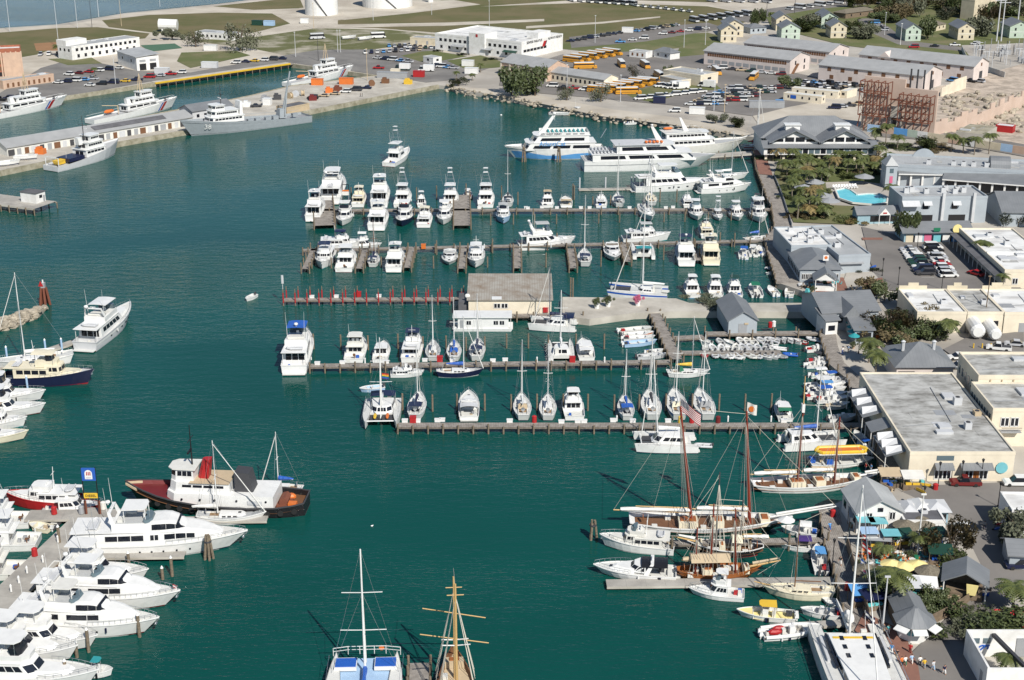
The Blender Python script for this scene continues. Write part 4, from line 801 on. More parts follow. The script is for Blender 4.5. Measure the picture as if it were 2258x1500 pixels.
sail('white sailboat with navy bimini on the far side of the northern dock',pose1(1366,459,90,11.5),cover='white',top='navy',mh=1.5)
sail('pale green-decked sailboat behind the ketch at the tall mast of the northern dock',pose1(1438,455,90,11),deckm='cream',cover='white',mh=1.2)
M_('small white trawler with squat cabin behind the dock, right part of northern dock',pose1(1518,459,90,9),'trawler',3.2,cat='trawler')
M_('small white console boat with dark top at the boardwalk end of the northern dock',pose1(1672,450,90,6.5),'console',2.5,top='charcoal',cat='fishing boat')
M_('white sportfishing boat with high bow pointing at the camera right of the pier head',pose1(754,501,270,14,'b'),'sportfish',4.6,cat='sportfishing boat')
M_('white two-deck motor yacht with broad aft windows, the nearer of two in line, northern dock',pose1(830,509,90,16),'yacht',5.6,cat='motor yacht',top='white')
M_('sportfishing boat with white bow over a dark blue hull on the northern dock',pose1(885,503,270,15,'b'),'sportfish',5.0,hull='navy',house='white',cat='sportfishing boat')
M_('small cream motor yacht with aft cabin, stern-to beside the dark-hulled sportfisher',pose1(934,503,90,12),'trawler',4.4,top='cream',cat='trawler')
M_('white sportfishing boat with rounded bow facing the camera left of the wide finger pier',pose1(977,499,270,14,'b'),'sportfish',4.4,cat='sportfishing boat')
M_('pale blue-hulled trawler with three upright windows facing the camera',pose1(1110,496,270,12,'b'),'trawler',4.2,hull='palesky',cat='trawler',top='deckgrey')
sail('long white ketch with bow to the camera on the right half of the northern dock',pose1(1438,492,275,15,'b'),Bm=4.3,cover='navy',mh=1.1,mizzen=True)
M_('white cruiser with flying bridge, bow to camera, fourth from the boardwalk on the northern dock',pose1(1539,489,270,13,'b'),'sedan',4.2,cat='cabin cruiser')
M_('narrow white fishing boat with spindly aluminium tower on the northern dock',pose1(1586,489,270,8.5,'b'),'sedan',2.8,tow=True,fly=False,cat='fishing boat')
M_('white cabin cruiser with open bridge, second from the boardwalk on the northern dock',pose1(1630,490,270,11.5,'b'),'sedan',4.1,cat='cabin cruiser')
M_('large white sportfishing boat nearest the boardwalk on the northern dock',pose1(1679,495,268,14.5,'b'),'sportfish',5.0,cat='sportfishing boat')
M_('long white motor yacht with high bridge lying along the floating dock by the ferry',pose2((1397,421),(1572,414)),'yacht',6.4,cat='motor yacht',arch=True)
M_('sleek white motor yacht with dark windows lying nearest the boardwalk behind the northern dock',pose2((1542,425),(1655,420)),'sleek',4.8,cat='motor yacht')
sail('white sailboat lying between the ferry and the boardwalk',pose2((1560,398),(1650,393)),cover='white',mh=1.0)
M_('white sportfishing boat with tall tower under way alone in the open harbour',pose2((857,368),(902,340)),'sportfish',5.2,tow=True,outr=True,cat='sportfishing boat',group=None)
# --- second dock
M_('trawler with navy bridge canvas and flared white bow, leftmost on the second dock',pose1(709,597,268,14,'b'),'trawler',4.9,top='navy',cat='trawler')
M_('white stern-to motor yacht, second from the left on the second dock',pose1(758,601,90,15),'sportfish',5.0,cat='motor yacht')
M_('white pilothouse motor yacht with navy awning lying along the far side of the second dock',pose2((702,548),(805,545)),'trawler',4.6,top='navy',cat='trawler')
M_('white motor boat with navy bow cover lying across the second dock',pose2((770,546),(842,545)),'sedan',3.4,top='white',cat='cabin cruiser')
sail('small wooden-masted sailboat with navy cockpit cover on the second dock',pose1(821,591,90,9),Bm=3.2,mastm='brown',cover='navy',top='navy',mh=1.15)
M_('white motor yacht with wide open aft deck on the second dock',pose1(868,601,90,14),'yacht',4.7,top='white',cat='motor yacht')
M_('low white express cruiser with grey windscreen facing the camera on the second dock',pose1(990,588,270,10.5,'b'),'express',4.1,cat='express cruiser',top='deckgrey')
M_('tall white sedan with three-pane bridge windows facing the camera on the second dock',pose1(1048,594,270,13,'b'),'trawler',4.6,cat='trawler',top='white')
M_('white pilothouse yacht with swept bow and grey bimini lying along the second dock',pose2((1142,549),(1268,543)),'yacht',4.8,top='deckgrey',arch=True,cat='motor yacht')
sail('white sailboat stern-to with navy cockpit awning and tall white mast on the second dock',pose1(1290,590,90,12),cover='white',top='navy',mh=1.35)
M_('white express cruiser with dark hull band facing the camera right of the tall-masted sailboat',pose1(1355,580,270,13,'b'),'express',4.6,boot='black',cat='express cruiser')
M_('long white trawler with crane lying along the far side of the second dock',pose2((1372,533),(1478,530)),'trawler',4.2,top='deckgrey',cat='trawler')
catamaran('white catamaran with teal netting between its sterns on the second dock',pose1(1420,574,90,11),Bm=6.2,mast=False,top='teal',name='power_catamaran')
M_('tall white motor yacht with navy bridge cover, stern-to left of the cream one',pose1(1514,588,90,15),'yacht',5.0,top='navy',cat='motor yacht')
M_('cream-coloured motor yacht with teak transom, stern-to on the second dock',pose1(1569,586,90,15),'yacht',5.0,house='cream',hull='cream',top='cream',cat='motor yacht')
M_('pale yellow trawler behind the cream motor yacht',pose1(1560,527,90,11),'trawler',4.0,house='cream',cat='trawler')
M_('white open boat with three outboard motors and blue striped top near the boardwalk',pose1(1640,573,80,8),'console',2.9,top='blue',cat='fishing boat')
M_('white skiff with big outboard right of the blue striped boat',pose1(1662,568,85,7),'console',2.6,top='white',cat='fishing boat')
M_('third white outboard boat moored nearest the boardwalk on second dock',pose1(1680,566,88,7.2),'console',2.6,cat='fishing boat')
sail('sailboat with blue mast foot behind the outboard boats near the boardwalk',pose1(1640,534,20,8),cover='blue',mh=1.25)
dinghy('small grey dinghy at the boardwalk piles, farther of two',1699,594,200,0,group='boardwalk dinghies');dinghy('small white dinghy at the boardwalk piles, nearer of two',1702,606,190,1,group='boardwalk dinghies')
# --- concrete pier
catamaran('large white racing catamaran with blue bow and very tall white mast at the concrete pier',pose2((1472,654),(1340,648)),Bm=7.8,stripe='blue',cover='white',mh=1.42,mastx=.42,cabin=(.25,.5),cab_h=.8,lean=.0)
for x,L,st,tp,lb in((1530,11,'sedan',None,'white cabin cruiser with hard flying bridge, leftmost of the boats stern-to at the concrete pier'),(1580,10.5,'sedan','white','white flybridge cruiser behind the grey boat shed, second of the boats at the concrete pier'),(1624,10,'sedan','darkgreen','white boat with dark green canvas behind the grey boat shed'),(1670,9.5,'console','green','white fishing boat with bright green canopy at the concrete pier')):
 M_(lb,pose1(x,658,90,L),st,L*.34,top=tp,cat='cabin cruiser' if st=='sedan' else 'fishing boat')
M_('small white open boat at the concrete pier near the boardwalk, left of two',pose1(1712,655,100,6),'skiff',2.2,cat='skiff');M_('small white open boat at the concrete pier near the boardwalk, right of two',pose1(1740,657,80,6.4),'skiff',2.3,cat='skiff')
M_('white canopied skiff in the corner where the concrete pier meets the boardwalk',pose1(1770,650,85,6),'skiff',2.3,top='white',cat='skiff')
catamaran('white catamaran with navy covers, yellow panel and dark mast in front of the rusty-roofed shed',pose2((1270,724),(1166,720)),Bm=6.5,cover='navy',mastm='charcoal',mh=1.15,top='navy')
r=thing('houseboat','long white houseboat with flat roof moored by the rusty-roofed shed','houseboat',P(1065,724),0)
mk('hull',B().frus([(-6.2,-2.2,-.5),(6.2,-2.2,-.5),(6.2,2.2,-.5),(-6.2,2.2,-.5)],[(-6.9,-2.4,.7),(6.9,-2.4,.7),(6.9,2.4,.7),(-6.9,2.4,.7)]),'white',r);mk('cabin',B().box(-5.7,5.9,-2.1,2.1,.7,3.3),'white',r);mk('roof',B().box(-6.9,6.7,-2.5,2.5,3.3,3.5),'white',r)
for x in(-6.5,6.4):mk('porch_post',B().tube((x,-2.2,.7),(x,-2.2,3.3),.06).tube((x,2.2,.7),(x,2.2,3.3),.06),'white',r)
for x in(-3.2,3.0,4.4):w=mk('window',B().box(x-.5,x+.5,-2.14,-2.08,1.6,2.5),'glass',r);mk('frame',B().box(x-.04,x+.04,-2.17,-2.1,1.6,2.5),'white',w)
mk('door',B().box(-5.2,-4.4,-2.14,-2.08,.75,2.7),'grey',r)
M_('small white runabout with blue cover tied in front of the houseboat',pose2((1005,725),(1058,727)),'console',2.3,top='blue',cat='runabout')
dinghy('small grey skiff on the bank right of the white catamaran',1300,701,5,1,'lightgrey',group=None)
M_('white covered sailboat without mast, topmost of the boats rafted left of the diagonal pier',pose2((1365,735),(1440,730)),'skiff',2.6,hull='offwhite',cat='skiff')
M_('white skiff with orange-brown stripe, second of the boats rafted left of the diagonal pier',pose2((1372,744),(1442,741)),'skiff',2.2,stripe='orange',cat='skiff')
M_('plain white skiff, third of the boats rafted left of the diagonal pier',pose2((1374,752),(1444,750)),'skiff',2.2,cat='skiff')
M_('pale blue open boat, nearest of the boats rafted left of the diagonal pier',pose2((1375,764),(1448,759)),'skiff',2.4,hull='palesky',cat='skiff')
M_('small white skiff by the long sailboat dock, left of the diagonal pier foot',pose2((1425,783),(1462,780)),'skiff',1.8,cat='skiff');M_('low white rowing skiff resting along the long sailboat dock',pose2((1405,792),(1472,789)),'skiff',1.8,hull='lightgrey',cat='skiff')
# --- dinghy dock
DC=[None,'white','offwhite',None,'lightgrey','deckgrey','red','deckgrey','white','offwhite','lightgrey','grey','white']
for k,(x,y,a,kd)in enumerate([(1553,756,140,1),(1588,757,100,0),(1608,758,130,1),(1633,755,100,0),(1647,755,95,0),(1661,755,100,0),(1680,755,110,0),(1693,755,90,0),(1708,754,130,0),(1722,754,130,0),(1738,754,130,0),(1752,755,140,1),(1765,756,140,1),(1795,752,150,0),(1556,770,80,1),(1572,770,100,0),(1590,770,85,0),(1606,770,95,1),(1622,770,80,0),(1638,770,95,0),(1655,770,100,0),(1670,770,90,0),(1688,769,70,0),(1705,769,40,1),(1720,772,160,0),(1553,786,270,0),(1577,787,265,0),(1595,788,270,0),(1611,789,260,0),(1625,790,290,0),(1637,790,270,1),(1655,789,300,0),(1671,789,280,0),(1690,791,310,1),(1703,790,315,1),(1720,789,320,0)]):
 row='farthest' if k<14 else 'middle' if k<25 else 'nearest'
 dinghy(nth('small dinghy','in the %s row at the dinghy dock'%row),x,y,a,kd,DC[(k*7)%13],s=rng.uniform(.95,1.15),group='%s row of dinghies'%row)
dinghy('lone dinghy with blue cover drifting right of the dinghy dock',1743,785,170,0,'blue',group=None)
# --- third row
M_('big white motor yacht with blue bridge canvas at the left end of the third dock',pose1(649,826,90,21),'yacht',6.0,top='blue',cat='motor yacht')
M_('cream convertible fishing boat with hardtop, left part of the third row',pose1(780,801,90,13),'sportfish',4.6,house='offwhite',cat='sportfishing boat')
M_('plain white boat with low cabin right of the cream convertible, third row',pose1(838,801,90,10.5),'sedan',3.6,fly=False,cat='cabin cruiser')
M_('white flybridge yacht with navy bimini in the third row',pose1(905,801,90,13.5),'trawler',4.5,top='navy',cat='trawler')
M_('small white trawler with square windows lying along the near side of the third row dock',pose2((862,829),(935,828)),'trawler',2.9,cat='trawler')
sail('white sailboat with green-grey deck between the navy bimini yacht and blue-decked sloop',pose1(954,799,90,10),cover='white',deckm='deckgrey',mh=1.2)
sail('sloop with blue cockpit cushions and red fender, third row',pose1(1001,799,90,10),cover='blue',top=None,dodger='blue',mh=1.15)
sail('white sailboat with navy bimini and radar post, third row, last before the gap',pose1(1050,799,90,11),cover='navy',top='navy',mh=1.1)
sail('navy-hulled sailboat with blue sail cover lying along the third row dock',pose2((962,829),(1067,827)),hull='navy',cover='blue',mh=1.2,boot='white')
catamaran('white sailing catamaran stern-to in the third row beside a red box',pose1(1239,801,90,11),Bm=5.8,cover='white',mh=1.1)
M_('white hardtop sedan cruiser standing alone right of the catamaran, third row',pose1(1294,797,90,11),'sedan',3.8,cat='cabin cruiser',fly=False,top='white')
sail('white sailboat with yellow sail covers lying at the foot of the diagonal pier',pose2((1470,830),(1565,828)),cover='yellow',mh=1.3,dodger='green',top=None)
# --- fourth row
catamaran('white charter catamaran with navy bimini and orange kayaks, bows to the camera',pose1(839,950,270,13,'b'),Bm=7.4,cover='white',top='navy',mh=1.1,mastx=.55)
sail('white sailboat with navy hanging sail and navy cockpit cover, leftmost sloop of the fourth row',pose1(914,929,90,11.5),cover='navy',top='navy',mh=1.05)
M_('white express cruiser with grey canvas enclosure, alone in the fourth row',pose1(1034,929,90,12.5),'express',4.1,top='lightgrey',cat='express cruiser')
sail('white sailboat with tan dodger, left of the red-post sloop in the fourth row',pose1(1154,930,90,11),cover='white',dodger='tan',mh=1.2)
sail('plain white sloop left of the blue-striped cruiser in the fourth row',pose1(1208,930,90,10.5),cover='white',mh=1.2)
M_('white flybridge cruiser with a blue band below its windscreen, fourth row',pose1(1267,928,90,12),'sedan',4.2,stripe='blue',cat='cabin cruiser')
sail('sloop with bright blue canvas over the cockpit, fourth row',pose1(1384,930,90,10),cover='blue',top='blue',mh=1.15)
sail('white sloop right of the blue-canvas sloop with dark hatch, fourth row',pose1(1440,930,90,12.5),cover='charcoal',mh=1.15)
sail('white and blue-hulled sailboat behind the American flag, fourth row',pose1(1498,930,90,13),stripe='blue',cover='white',dodger='cream',mh=1.1)
sail('sloop with grey canvas and open cockpit, rightmost full-size sloop of the fourth row',pose1(1562,930,92,13),cover='white',dodger='grey',mh=1.1)
M_('small white cabin boat with green canvas at the right end of the fourth row',pose1(1732,931,90,8.5),'sedan',3.2,fly=False,top='green',cat='cabin boat')
catamaran('broad white cruising catamaran lying along the near side of the fourth row dock',pose2((1535,984),(1396,984)),Bm=7.0,cover='white',mh=1.3,mastx=.62,cabin=(.2,.72),cab_h=1.5,lean=-.08)
dinghy('grey inflatable trailing behind the broad white catamaran',1551,986,175,0,'lightgrey',group=None)
dinghy('tiny white sailing dinghy with a dark engine drifting left of the rainbow flag',820,862,200,1,'palesky',group=None,s=1.5);dinghy('tiny motor dinghy in the open harbour left of the red pile pier',553,660,250,1,group=None,s=1.3)
catamaran('white power catamaran with bright blue sail cover near the boardwalk',pose2((1722,985),(1858,978)),Bm=5.5,cover='blue',mh=1.05,cabin=(.12,.6),cab_h=1.6,name='sailing_catamaran')
for a,c,st,kw,lb in[((1776,776),(1826,772),'console',dict(),'white open boat, farthest of the line along the right boardwalk'),((1780,802),(1828,799),'console',dict(top='charcoal'),'white console boat with dark windscreen along the boardwalk'),((1776,811),(1828,808),'console',dict(),'white open boat right below the one with dark windscreen'),((1786,833),(1855,829),'skiff',dict(top='white',stripe='mint'),'white canopied boat with pale green bow along the boardwalk'),((1800,846),(1870,842),'console',dict(top='blue',hull='lightgrey'),'grey console boat with blue top along the boardwalk'),((1776,858),(1870,853),'sedan',dict(fly=False),'long white cuddy boat with dark hatch along the boardwalk'),((1784,867),(1866,864),'console',dict(top='skyblue'),'white console boat with pale blue top along the boardwalk'),((1776,879),(1868,875),'console',dict(top='blue'),'white boat with blue cockpit cover along the boardwalk'),((1798,888),(1876,884),'console',dict(),'long white open fishing boat along the boardwalk'),((1820,902),(1872,898),'console',dict(hull='offwhite'),'white boat with dark outboards nearest the fourth dock'),((1826,929),(1890,925),'console',dict(),'white work skiff tied behind the end of the fourth row dock')]:
 ps=pose2(a,c);M_(lb,ps,st,max(2.1,ps[2]*.3),cat='motor boat',group='small boats along the boardwalk',**kw)
M_('white skiff slanting between fourth dock and boardwalk, farther of two',pose2((1909,985),(1884,960)),'skiff',2.0,cat='skiff');M_('white and blue skiff slanting beside the boardwalk, nearer of two',pose2((1920,1004),(1890,988)),'console',2.2,top='blue',cat='skiff')
def parasail(r,H,g):
 X=H.X;mk('inflatable_raft',B().path([(X(.15),-1.2,2.9),(X(.8),-1.2,2.9),(X(.9),0,2.9),(X(.8),1.2,2.9),(X(.15),1.2,2.9),(X(.08),0,2.9),(X(.15),-1.2,2.9)],.35,7),'yellow',r);mk('raft_floor',B().box(X(.15),X(.8),-1,1,2.75,2.95),'orange',r)
 posts(r,'awning_post',[(X(.15),-1.4),(X(.15),1.4),(X(.8),-1.3),(X(.8),1.3)],.5,2.6,.05,'chrome');mk('awning',B().box(X(.1),X(.85),-1.6,1.6,2.6,2.72),'white',r);mk('gear_pile',B().cbox(X(.05),.5,.9,.9,1.2,.9).cbox(X(.3),-.6,.8,1.2,.8,.8),'blue',r)
M_('white excursion boat carrying yellow and orange inflatables beside the boardwalk',pose2((1785,1026),(1925,1022)),'skiff',4.0,cat='excursion boat',extra=parasail)
# --- lower right
M_('white sport cruiser with rounded bow pointing left below the green schooner',pose2((1486,1215),(1322,1203)),'trawler',4.0,house='offwhite',cat='motor boat')
M_('long white express cruiser with black canopy and white arch, bow to the left',pose2((1490,1274),(1308,1264)),'express',4.2,top='black',cat='express cruiser')
M_('white cabin boat with dark wraparound windows and hardtop in front of the grey floating dock',pose2((1640,1319),(1518,1309)),'sedan',3.2,cat='cabin boat')
sail('cream traditional sloop with long bowsprit and wooden masts at the right floating dock',pose2((1838,1318),(1680,1310)),hull='cream',deckm='cream',cover=None,mastm='brown',mh=1.05,mastx=.55,sprit=True,boot='green',furl=False)
M_('white and yellow open boat with bright yellow top near the lower right',pose2((1752,1366),(1624,1358)),'console',2.9,top='yellow',hull='white',deckm='paleyellow',cat='motor boat')
def rescue(r,H,g):
 X=H.X;mk('collar',B().path([H.pt(t,1,1,.1)for t in(.02,.3,.6,.8,.92,.995)],.28,7).path([H.pt(t,1,-1,.1)for t in(.02,.3,.6,.8,.92,.995)],.28,7),'white',r);mk('jet_ski_stack',B().ball((X(.2),-.4,1.0),1.1,.45,.5).ball((X(.3),.5,1.0),1.0,.42,.45),'red',r)
M_('white rescue boat with red and orange hull stripe near the big catamaran',pose2((1680,1406),(1808,1396)),'console',2.8,stripe='orange',cat='rescue boat',extra=rescue)
M_('white rigid inflatable with pale seats above the rescue boat',pose2((1860,1362),(1764,1355)),'console',2.2,cat='inflatable boat')
M_('white launch with purple-navy canopy below the boardwalk lamp',pose2((1800,1213),(1718,1209)),'skiff',2.4,top='purple',cat='launch')
M_('small white work boat with white umbrella at the green schooner\'s bow',pose2((1800,1182),(1722,1174)),'skiff',2.6,top='white',cat='launch')
M_('white console boat with blue bimini lying alongside the boardwalk',pose2((1812,1270),(1800,1213)),'console',2.5,top='skyblue',cat='motor boat')
for x,y,lb in((1838,1332,'white dinghy between the cream sloop and the boardwalk'),(1844,1338,'second white dinghy nested beside the boardwalk below the cream sloop')):dinghy(lb,x,y,160,1,'white',group=None)
r,H=catamaran('very large white passenger catamaran with tall white mast at the lower right corner',pose1(1858,1405,270,24),Bm=10.6,cover='sail',mh=.98,mastx=.14,cabin=(.18,.85),cab_h=1.1,wing=.9,group=None)
mk('deck_stripe',B().box(-6.8,-6.3,-2.8,2.8,3.30,3.34),'yellow',r)
for x in(-7.6,-5.4,-3.2):
 for sd in(1,-1):mk('roof_hatch',B().cbox(x+1.2,sd*1.6,3.32,1.0,.55,.1),'glass',r)
for sd in(1,-1):mk('side_window_band',B().box(-8.2,0,min(sd*3.3,sd*3.62),max(sd*3.3,sd*3.62),2.6,3.0),'glass',r);mk('deck_rail',B().path([(-11.5,sd*5.1,3.2),(-6,sd*5.1,3.2),(0,sd*5.1,3.3),(6,sd*5.0,3.4)],.05),'chrome',r);mk('deck_bench',B().box(-8,-2,min(sd*4.0,sd*4.4),max(sd*4.0,sd*4.4),2.2,2.7),'lightgrey',r)
mk('flaked_sail',B().ball((-11.0,.4,4.0),1.6,.7,.7),'sail',r)
r,H=catamaran('blue and white passenger catamaran with tall mast cut off by the lower edge',pose1(811,1472,90,21,'b'),Bm=10.4,hull='white',stripe='skyblue',cover='blue',deckm='palesky',mh=.9,mastx=.78,cabin=(.1,.62),cab_h=2.0,wing=.96,nets=False,group=None)
X=H.X;mk('deck_rail',B().path([(X(.98),-4.6,3.4),(X(1.0),-2.6,3.4),(X(1.0),2.6,3.4),(X(.98),4.6,3.4)],.05).path([(X(.98),-4.6,2.9),(X(1.0),-2.6,2.9),(X(1.0),2.6,2.9),(X(.98),4.6,2.9)],.04),'white',r)
for sd in(1,-1):posts(r,'rail_post',[(X(1.0)-.05,sd*2.6),(X(.98),sd*4.6),(X(1.0),sd*1.0)],2.2,3.4,.05,'white');mk('bench',B().box(X(.80),X(.92),min(sd*1.2,sd*4.2),max(sd*1.2,sd*4.2),2.2,2.7),'white',r);mk('seat_cushion',B().box(X(.81),X(.91),min(sd*1.3,sd*4.1),max(sd*1.3,sd*4.1),2.7,2.78),'blue',r)
mk('life_ring',B().tube((X(1.0)+.06,-2.0,3.05),(X(1.0)+.12,-2.0,3.05),.38,None,10),'orange',r)
# --- left side
M_('long navy-hulled motor yacht with cream upperworks at the diagonal floating dock',pose2((8,843),(210,846)),'trawler',5.2,hull='navy',house='cream',top='cream',boot='red',cat='motor yacht',group=None)
sail('tall-masted sailboat hidden behind the navy motor yacht at the left edge',pose1(72,806,200,17,'c'),cover='white',mh=1.12,group=None)
M_('large pale motor yacht with striped hull and covered bridge by the breakwater, bow away',pose2((188,774),(290,694)),'yacht',6.2,hull='lightgrey',top='white',arch=True,cat='motor yacht',group=None,stripe='white')
LB='white bows at the left edge'
M_('white sportfishing bow, topmost of the four bows at the left edge',pose2((-70,884),(103,882)),'sportfish',4.6,cat='sportfishing boat',group=LB);M_('white sportfishing bow, second of the four bows at the left edge',pose2((-70,914),(103,911)),'sportfish',4.6,cat='sportfishing boat',group=LB)
M_('white trawler with tan roof, third of the four bows at the left edge',pose2((-75,944),(62,940)),'trawler',4.4,cat='trawler',group=LB,top='tan');M_('cream-hulled bow, lowest of the four bows at the left edge',pose2((-90,974),(65,968)),'sportfish',4.2,hull='cream',cat='sportfishing boat',group=LB)
sail('small blue and white sailboat tied to the stern quarter of the black tug',pose2((668,1086),(577,1080)),cover='blue',mh=1.35,stripe='skyblue',group=None)
sail('white sailboat with slack boom moored between the tug and the largest yacht',pose2((436,1150),(588,1148)),cover='sail',deckm='deckgrey',mh=1.15,mastx=.3,group=None)
M_('largest white yacht in the left foreground with dark oval windows along its side',pose2((168,1213),(548,1206)),'sleek',6.8,cat='motor yacht',group=None)
YG='large white yachts moored stern to the left dock'
M_('white sportfisher with round bridge lounge, first below the largest yacht',pose2((108,1268),(330,1284)),'sportfish',4.9,cat='sportfishing boat',group=YG,outr=True)
M_('white motor yacht with open bridge and red flag on its bow',pose2((88,1320),(400,1338)),'sleek',5.6,cat='motor yacht',group=YG)
M_('white motor yacht with dark wraparound windscreen and long white bimini',pose2((42,1376),(354,1398)),'sleek',5.6,top='offwhite',cat='motor yacht',group=YG)
M_('white convertible with hardtop bridge between two larger yachts, lower left',pose2((-10,1410),(218,1430)),'sportfish',5.0,cat='sportfishing boat',group=YG)
M_('white bow peeping out above the nearest yacht, lower left',pose2((-80,1438),(175,1456)),'sportfish',4.9,cat='sportfishing boat',group=YG)
M_('nearest white yacht with black side windows in the lower left corner',pose2((-90,1492),(222,1512)),'sportfish',5.4,cat='sportfishing boat',group=YG,sep=True)
M_('small open boat with teal canopy behind the nearest bow, lower left',pose2((185,1486),(250,1490)),'console',2.2,top='teal',cat='fishing boat',group=None)
SG='sportfishing boats on the inner side of the left dock'
M_('white sportfisher with outriggers backed to the left dock below the red work boats',pose2((86,1202),(-130,1208)),'sportfish',4.8,cat='sportfishing boat',group=SG,outr=True);M_('cream-cockpit sportfisher backed to the left dock, lower of two',pose2((62,1264),(-150,1272)),'sportfish',4.8,house='offwhite',hull='offwhite',cat='sportfishing boat',group=SG,outr=True)
M_('white sportfisher hidden behind its outriggers next to the red work boats',pose2((70,1154),(-130,1160)),'sportfish',4.7,cat='sportfishing boat',group=SG,outr=True,tow=True)
M_('small wooden-trimmed skiff with red cushions at the left dock',pose2((112,1172),(66,1166)),'skiff',2.2,hull='cream',cat='skiff',group=None);dinghy('black inflatable with yellow rim at the left dock',121,1160,80,0,'charcoal',group=None,s=1.2)
def workb(r,H,g):
 b=B()
 for t in(.05,.2,.35,.5,.65,.8):x,y,z=H.pt(t,.6,-1,.15);b.tube((x,y,z-.4),(x,y,z+.3),.22,None,7)
 mk('tyre_fenders',b,'tire',r)
M_('red-hulled salvage boat with white upper bridge behind the left dock',pose2((190,1116),(12,1112)),'trawler',4.6,hull='red',boot='black',cat='work boat',group='red work boats',extra=workb);M_('dark red work boat with white boxy cabin next to the fuel sign',pose2((95,1128),(232,1124)),'sedan',4.2,hull='darkred',boot='black',deckm='deckgrey',cat='work boat',group='red work boats',extra=workb,fly=False)
M_('small white cabin launch beside the grey-blue ship at the naval pier',pose2((165,367),(110,374)),'sedan',2.9,fly=False,cat='launch',group=None)
M_('red harbour launch with white cabin under the shore trees',pose2((1262,250),(1290,246)),'sedan',2.8,hull='red',fly=False,cat='launch',group=None);M_('white work float with gear beside the red harbour launch',pose2((1212,252),(1256,255)),'skiff',3.0,cat='work float',group=None)
M_('small white runabout below the old landing ramp',pose2((1378,275),(1412,274)),'console',2.2,cat='runabout',group=None)
# ================================================================== SHIPS, FERRIES, SCHOONERS
def text(parent,s,size,loc,rot,m,ext=.02,align='CENTER',font_sx=1.0):
 cu=bpy.data.curves.new('lettering','FONT');cu.body=s;cu.size=size;cu.extrude=ext;cu.align_x=align;cu.align_y='CENTER';cu.resolution_u=2
 tmp=bpy.data.objects.new('lettering_source',cu);C.objects.link(tmp)
 me=bpy.data.meshes.new_from_object(tmp.evaluated_get(bpy.context.evaluated_depsgraph_get()));bpy.data.objects.remove(tmp);bpy.data.curves.remove(cu)
 me.materials.clear();me.materials.append(MATS[m]);o=bpy.data.objects.new('lettering',me);C.objects.link(o);o.parent=parent;o.location=loc;o.rotation_euler=rot;o.scale=(font_sx,1,1);return o
def wavy(x,w):return .18*math.sin(x/w*7)*(x/w)
def flag(parent,name,bands,w,h,loc,rz,canton=None,droop=.25,emblem=None):
 e=mk(name,B().tube((0,0,-.1),(0,0,h+.1),.05),'charcoal',parent,loc=loc,rz=rz);n=len(bands);S_=8
 for m in sorted(set(bands)):
  b=B()
  for i,bm_ in enumerate(bands):
   if bm_!=m:continue
   z0,z1=h*(n-1-i)/n,h*(n-i)/n
   for k in range(S_):
    xa,xb=w*k/S_,w*(k+1)/S_;b.poly([(xa,wavy(xa,w),z0-droop*xa),(xb,wavy(xb,w),z0-droop*xb),(xb,wavy(xb,w),z1-droop*xb),(xa,wavy(xa,w),z1-droop*xa)])
  mk('flag_stripes',b,m,e)
 if canton:
  b=B()
  for k in range(4):
   xa,xb=w*.42*k/4,w*.42*(k+1)/4;b.poly([(xa,wavy(xa,w)-.03,h*.46-droop*xa),(xb,wavy(xb,w)-.03,h*.46-droop*xb),(xb,wavy(xb,w)-.03,h-droop*xb),(xa,wavy(xa,w)-.03,h-droop*xa)])
  mk('flag_canton',b,canton,e)
  b=B()
  for i in range(6):
   for j in range(5):xx=w*.42*(i+.5)/6;zz=h*.46+h*.54*(j+.5)/5-droop*xx;b.tube((xx,wavy(xx,w)-.06,zz),(xx,wavy(xx,w)-.045,zz),w*.02,None,5)
  mk('flag_stars',b,'white',e)
 if emblem:b=B();b.tube((w*.5,wavy(w*.5,w)-.08,h*.5-droop*w*.5),(w*.5,wavy(w*.5,w)-.05,h*.5-droop*w*.5),h*.28,None,10);mk('flag_emblem',b,emblem,e)
 return e
USB=['red','white']*6+['red']
def ship(label,pose,Bm,hull,house,fs,fb,tiers,cat,name,boot='black',deckm='deckgrey',mast=None,funnel=None,kind='ship',stripe=None,rake=.08,bulwark=.5,group=None,sep=False,rail=None,vw=(.5,.82)):
 loc,rz,L=pose;r=thing(name,label,cat,loc,rz,group);H=Hull(r,L,Bm,fs,fb,kind,m=hull,deckm=deckm,boot=boot,stripe=stripe,rake=rake,bulwark=bulwark,rail=rail or False);X=H.X;hb=Bm/2
 for i,(nm,t0,t1,wf,z0,h,n,rf)in enumerate(tiers):
  tier(r,nm,X(t0),X(t1),hb*wf,hb*wf*.9,z0,z0+h,house,rf=rf,tum=.08,ch=.9,wins=[('side',.06,.94,vw[0],vw[1],n),('front',.06,.94,vw[0],vw[1],2),('aft',.2,.8,.2,.8,2)]if n else[],sep=sep)
  slab(r,nm+'_roof',X(t0)-.4,X(t1)+.2-rf*.6,hb*wf+.15,hb*wf*.9,z0+h,.15,house,.9)
 if mast:t,z,h,m=mast;mo=mk('mast',B().tube((X(t),0,z),(X(t),0,z+h),.2,.08),m,r);mk('yard',B().tube((X(t),-2,z+h*.6),(X(t),2,z+h*.6),.09),m,mo);mk('radar_scanner',B().cbox(X(t)+.5,0,z+h*.45,.3,2.4,.25),'white',mo)
 if funnel:t,z,h,m=funnel;mk('funnel',B().frus([(x,y,z)for x,y in outline(X(t)-1.2,X(t)+1.2,.9,.8,.5)],[(x-.5,y,z+h)for x,y in outline(X(t)-1.1,X(t)+.9,.8,.7,.5)]),m,r)
 return r,H
